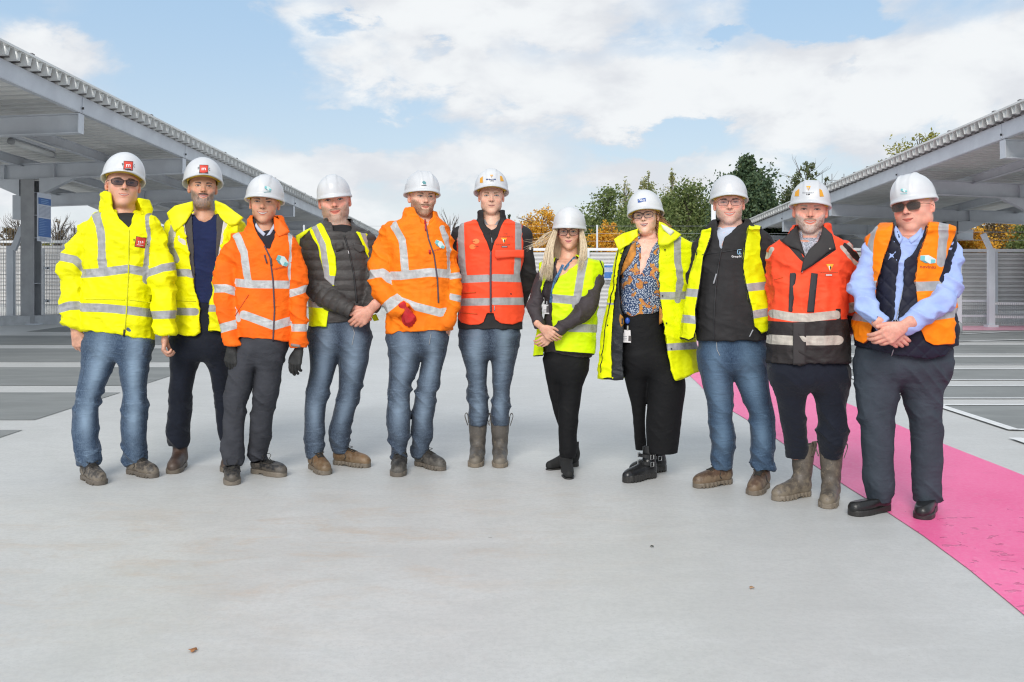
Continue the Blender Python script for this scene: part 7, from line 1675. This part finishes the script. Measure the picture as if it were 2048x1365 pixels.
PEOPLE[11] = dict(Y=4.96, dep=.165, label='heavy built man at the right end in sunglasses, blue shirt and orange vest', tone=SKIN_R,
    head=dict(hw=90, p=(1814, 412, 466), rot=(-20, 0, -6), tone=(.62, .31, .23), jaw=1.12, fat=1.0, smile=.3, hair=(.40, .34, .30), brow=(.3, .2, .15), hz_off=.002, hp=-2, hr=-4, hstyle=1, ruddy=1.2, mz=.001, mw=.023, age=1,
              glasses=dict(w=.0280, h=.0175, z=.002, tint=(.045, .032, .026), a=.93, c=(.12, .08, .05), r=3.2, t=.0016)),
    neck=(1824, 470, 32), torso=[(460, 1790, 1862, .7), (468, 1766, 1886, .85), (480, 1744, 1902, .95), (510, 1742, 1898), (560, 1742, 1890), (610, 1738, 1894, 1.1), (650, 1722, 1906, 1.15), (700, 1716, 1904, 1.1), (722, 1716, 1902, 1.0)],
    arms=[[(1747, 505, 22, -.02), (1726, 555, 22, -.05), (1724, 592, 21, -.10), (1741, 628, 19, -.18), (1766, 650, 17, -.23)], [(1894, 503, 25, -.03), (1900, 550, 24, -.08), (1892, 590, 24, -.15), (1857, 621, 22, -.22), (1806, 655, 16, -.26)]],
    hips=[(690, 1714, 1903), (710, 1711, 1901), (735, 1712, 1899)], legs=[[(726, 1711, 1804), (766, 1710, 1798), (797, 1711, 1797), (829, 1716, 1790), (860, 1721, 1786), (892, 1723, 1786), (923, 1726, 1786), (955, 1727, 1786), (986, 1729, 1784), (1008, 1734, 1780)],
          [(726, 1796, 1899), (766, 1792, 1891), (797, 1806, 1882), (829, 1818, 1882), (860, 1823, 1884), (892, 1824, 1884), (923, 1824, 1885), (955, 1826, 1881), (986, 1827, 1883), (1006, 1829, 1879)]], knee=830,
    shoes=dict(k='trainer', m=plain('black_slip_on', (.013, .013, .013), .35, bs=.3, bscale=120), s=[(1777, 1698, 1033), (1860, 1842, 1043)], sm=M_SOLEC),
    trousers=dict(m=C_SLATE, amp=1.0, stack=.7),
    hands=[dict(w=(1806, 654, -.285), d=(-.86, .50), roll=-6, side=-1, curl=[.35, .4, .42, .48], thumb=-.3, s=1.08, fat=1.15), dict(w=(1768, 656, -.25), d=(.72, .62), roll=14, side=1, curl=[.25, .3, .35, .4], thumb=.2, s=1.02, fat=1.12)],
    layers=[dict(n='shirt', m=cloth('blue_shirt', (.36, .47, .80), rough=.8, folds=.3, var=.06), off=.0, amp=1.2, seed=71, hem=[(1650, 690), (1960, 690)], cuff={0: (1767, 650, .75, .6), 1: (1806, 656, -1, .35)}, cut=[[(1786, 440), (1856, 440), (1850, 462), (1816, 482), (1800, 470)]],
                 collar=dict(rows=[(486, 1786, 1860), (468, 1788, 1858), (455, 1791, 1856)], dep=.10, t=.005, cut=[[(1796, 430), (1850, 430), (1848, 458), (1814, 486), (1800, 470)]])),
            dict(n='gilet', m=cloth('navy_quilt', (.013, .014, .028), rough=.6, folds=.15), off=.010, amp=.6, seed=73, arms=(), diamond=1, h=.0050, hem=[(1700, 690), (1760, 703), (1800, 712), (1860, 720), (1890, 713), (1910, 692)],
                 cut=[[(1790, 430), (1860, 430), (1848, 466), (1824, 510), (1808, 520), (1806, 580), (1794, 640), (1789, 640), (1793, 560), (1803, 500), (1800, 478)]],
                 collar=dict(rows=[(490, 1776, 1872), (470, 1778, 1870), (450, 1784, 1862)], dep=.112, t=.006, cut=[[(1794, 430), (1852, 430), (1850, 465), (1826, 505), (1804, 510), (1799, 478)]])),
            dict(n='hi_vis_vest', m=cloth('orange_vest', AMB, [('tape', TAPE, .35), ('edge', (.16, .03, .01), .6)], rough=.6, folds=.2), off=.020, amp=.9, seed=75, arms=(), h=.0048, rows=[(450, 1786, 1862, .7), (460, 1760, 1892, .85), (474, 1736, 1906, .95), (510, 1734, 1902), (560, 1734, 1895), (610, 1730, 1900, 1.1), (650, 1716, 1908, 1.15), (696, 1709, 1910, 1.1)],
                 keep=[[(1787, 446), (1760, 448), (1731, 476), (1732, 520), (1734, 559), (1736, 590), (1700, 620), (1709, 682), (1727, 688), (1739, 678), (1745, 655), (1750, 610), (1754, 565), (1769, 520), (1786, 462)],
                       [(1858, 444), (1912, 452), (1912, 469), (1904, 490), (1893, 516), (1880, 560), (1920, 600), (1912, 640), (1909, 688), (1868, 692), (1851, 684), (1841, 661), (1834, 613), (1830, 565), (1835, 520), (1852, 470)]],
                 paint={'tape': [('T', [(1752, 446), (1742, 480), (1740, 540)], 11), ('T', [(1725, 571), (1756, 571)], 18), ('T', [(1888, 446), (1886, 480), (1882, 525)], 19), ('T', [(1825, 574), (1900, 571)], 19), ('T', [(1870, 632), (1925, 624)], 18), ('T', [(1700, 632), (1745, 640)], 14)],
                        'edge': [('F', [(1787, 446), (1786, 462), (1769, 520), (1754, 565), (1750, 610), (1745, 655), (1739, 678), (1727, 688), (1709, 682)], 2.6), ('F', [(1858, 444), (1852, 470), (1835, 520), (1830, 565), (1834, 613), (1841, 661), (1851, 684), (1868, 692), (1909, 688)], 2.6)]})],
    deco=[('poly', 'shirt_collar', [(1791, 452), (1797, 460), (1807, 477), (1799, 488), (1790, 472), (1788, 460)], plain('collar_blue', (.36, .47, .80), .8), .006, .005), ('poly', 'shirt_collar', [(1842, 455), (1846, 462), (1836, 478), (1822, 488), (1816, 479), (1832, 468)], plain('collar_blue2', (.36, .47, .80), .8), .006, .005),
          Ln('zip', [(1806, 580), (1797, 620), (1790, 645)], M_GRP, 1.6, .004), Ln('zip', [(1787, 700), (1783, 712)], M_GRP, 2), Ln('ring', [(1773, 682), (1777, 687)], M_RING, 1.8), Ln('cuff_edge', [(1795, 640), (1806, 668)], plain('cuff_pale', (.62, .68, .85), .8), 2)]
         + box_logo(1856, 519, 31, 19, 3, txt='noviniti', th=6.5, tang=-3) + box_logo(1808, 381, 13, 8.5, 4, True, 'noviniti', 2.6, M_TEALA))
for k_ in sorted(PEOPLE): person(PEOPLE[k_])
GROUPS = {'person': 'people posing in a row', 'parking_canopy': 'steel parking canopies', 'parapet_wall': 'ribbed metal walls round the deck', 'mesh_fence': 'mesh fences', 'tariff_sign': 'blue tariff signs',
          'poplar_tree': 'poplars beyond the wall', 'broadleaf_tree': 'green trees beyond the wall', 'conifer_tree': 'dark conifers beyond the wall', 'birch_tree': 'birches beyond the canopy', 'yellow_shrub': 'autumn shrubs beyond the wall',
          'bare_tree': 'bare trees in the distance', 'hedge_tree': 'trees and bushes behind the side fences', 'leaf': 'leaves on the deck'}
for o_ in bpy.data.objects:
    b_ = o_.name.split('.')[0]
    if o_.parent is None and b_ in GROUPS: o_['group'] = GROUPS[b_]
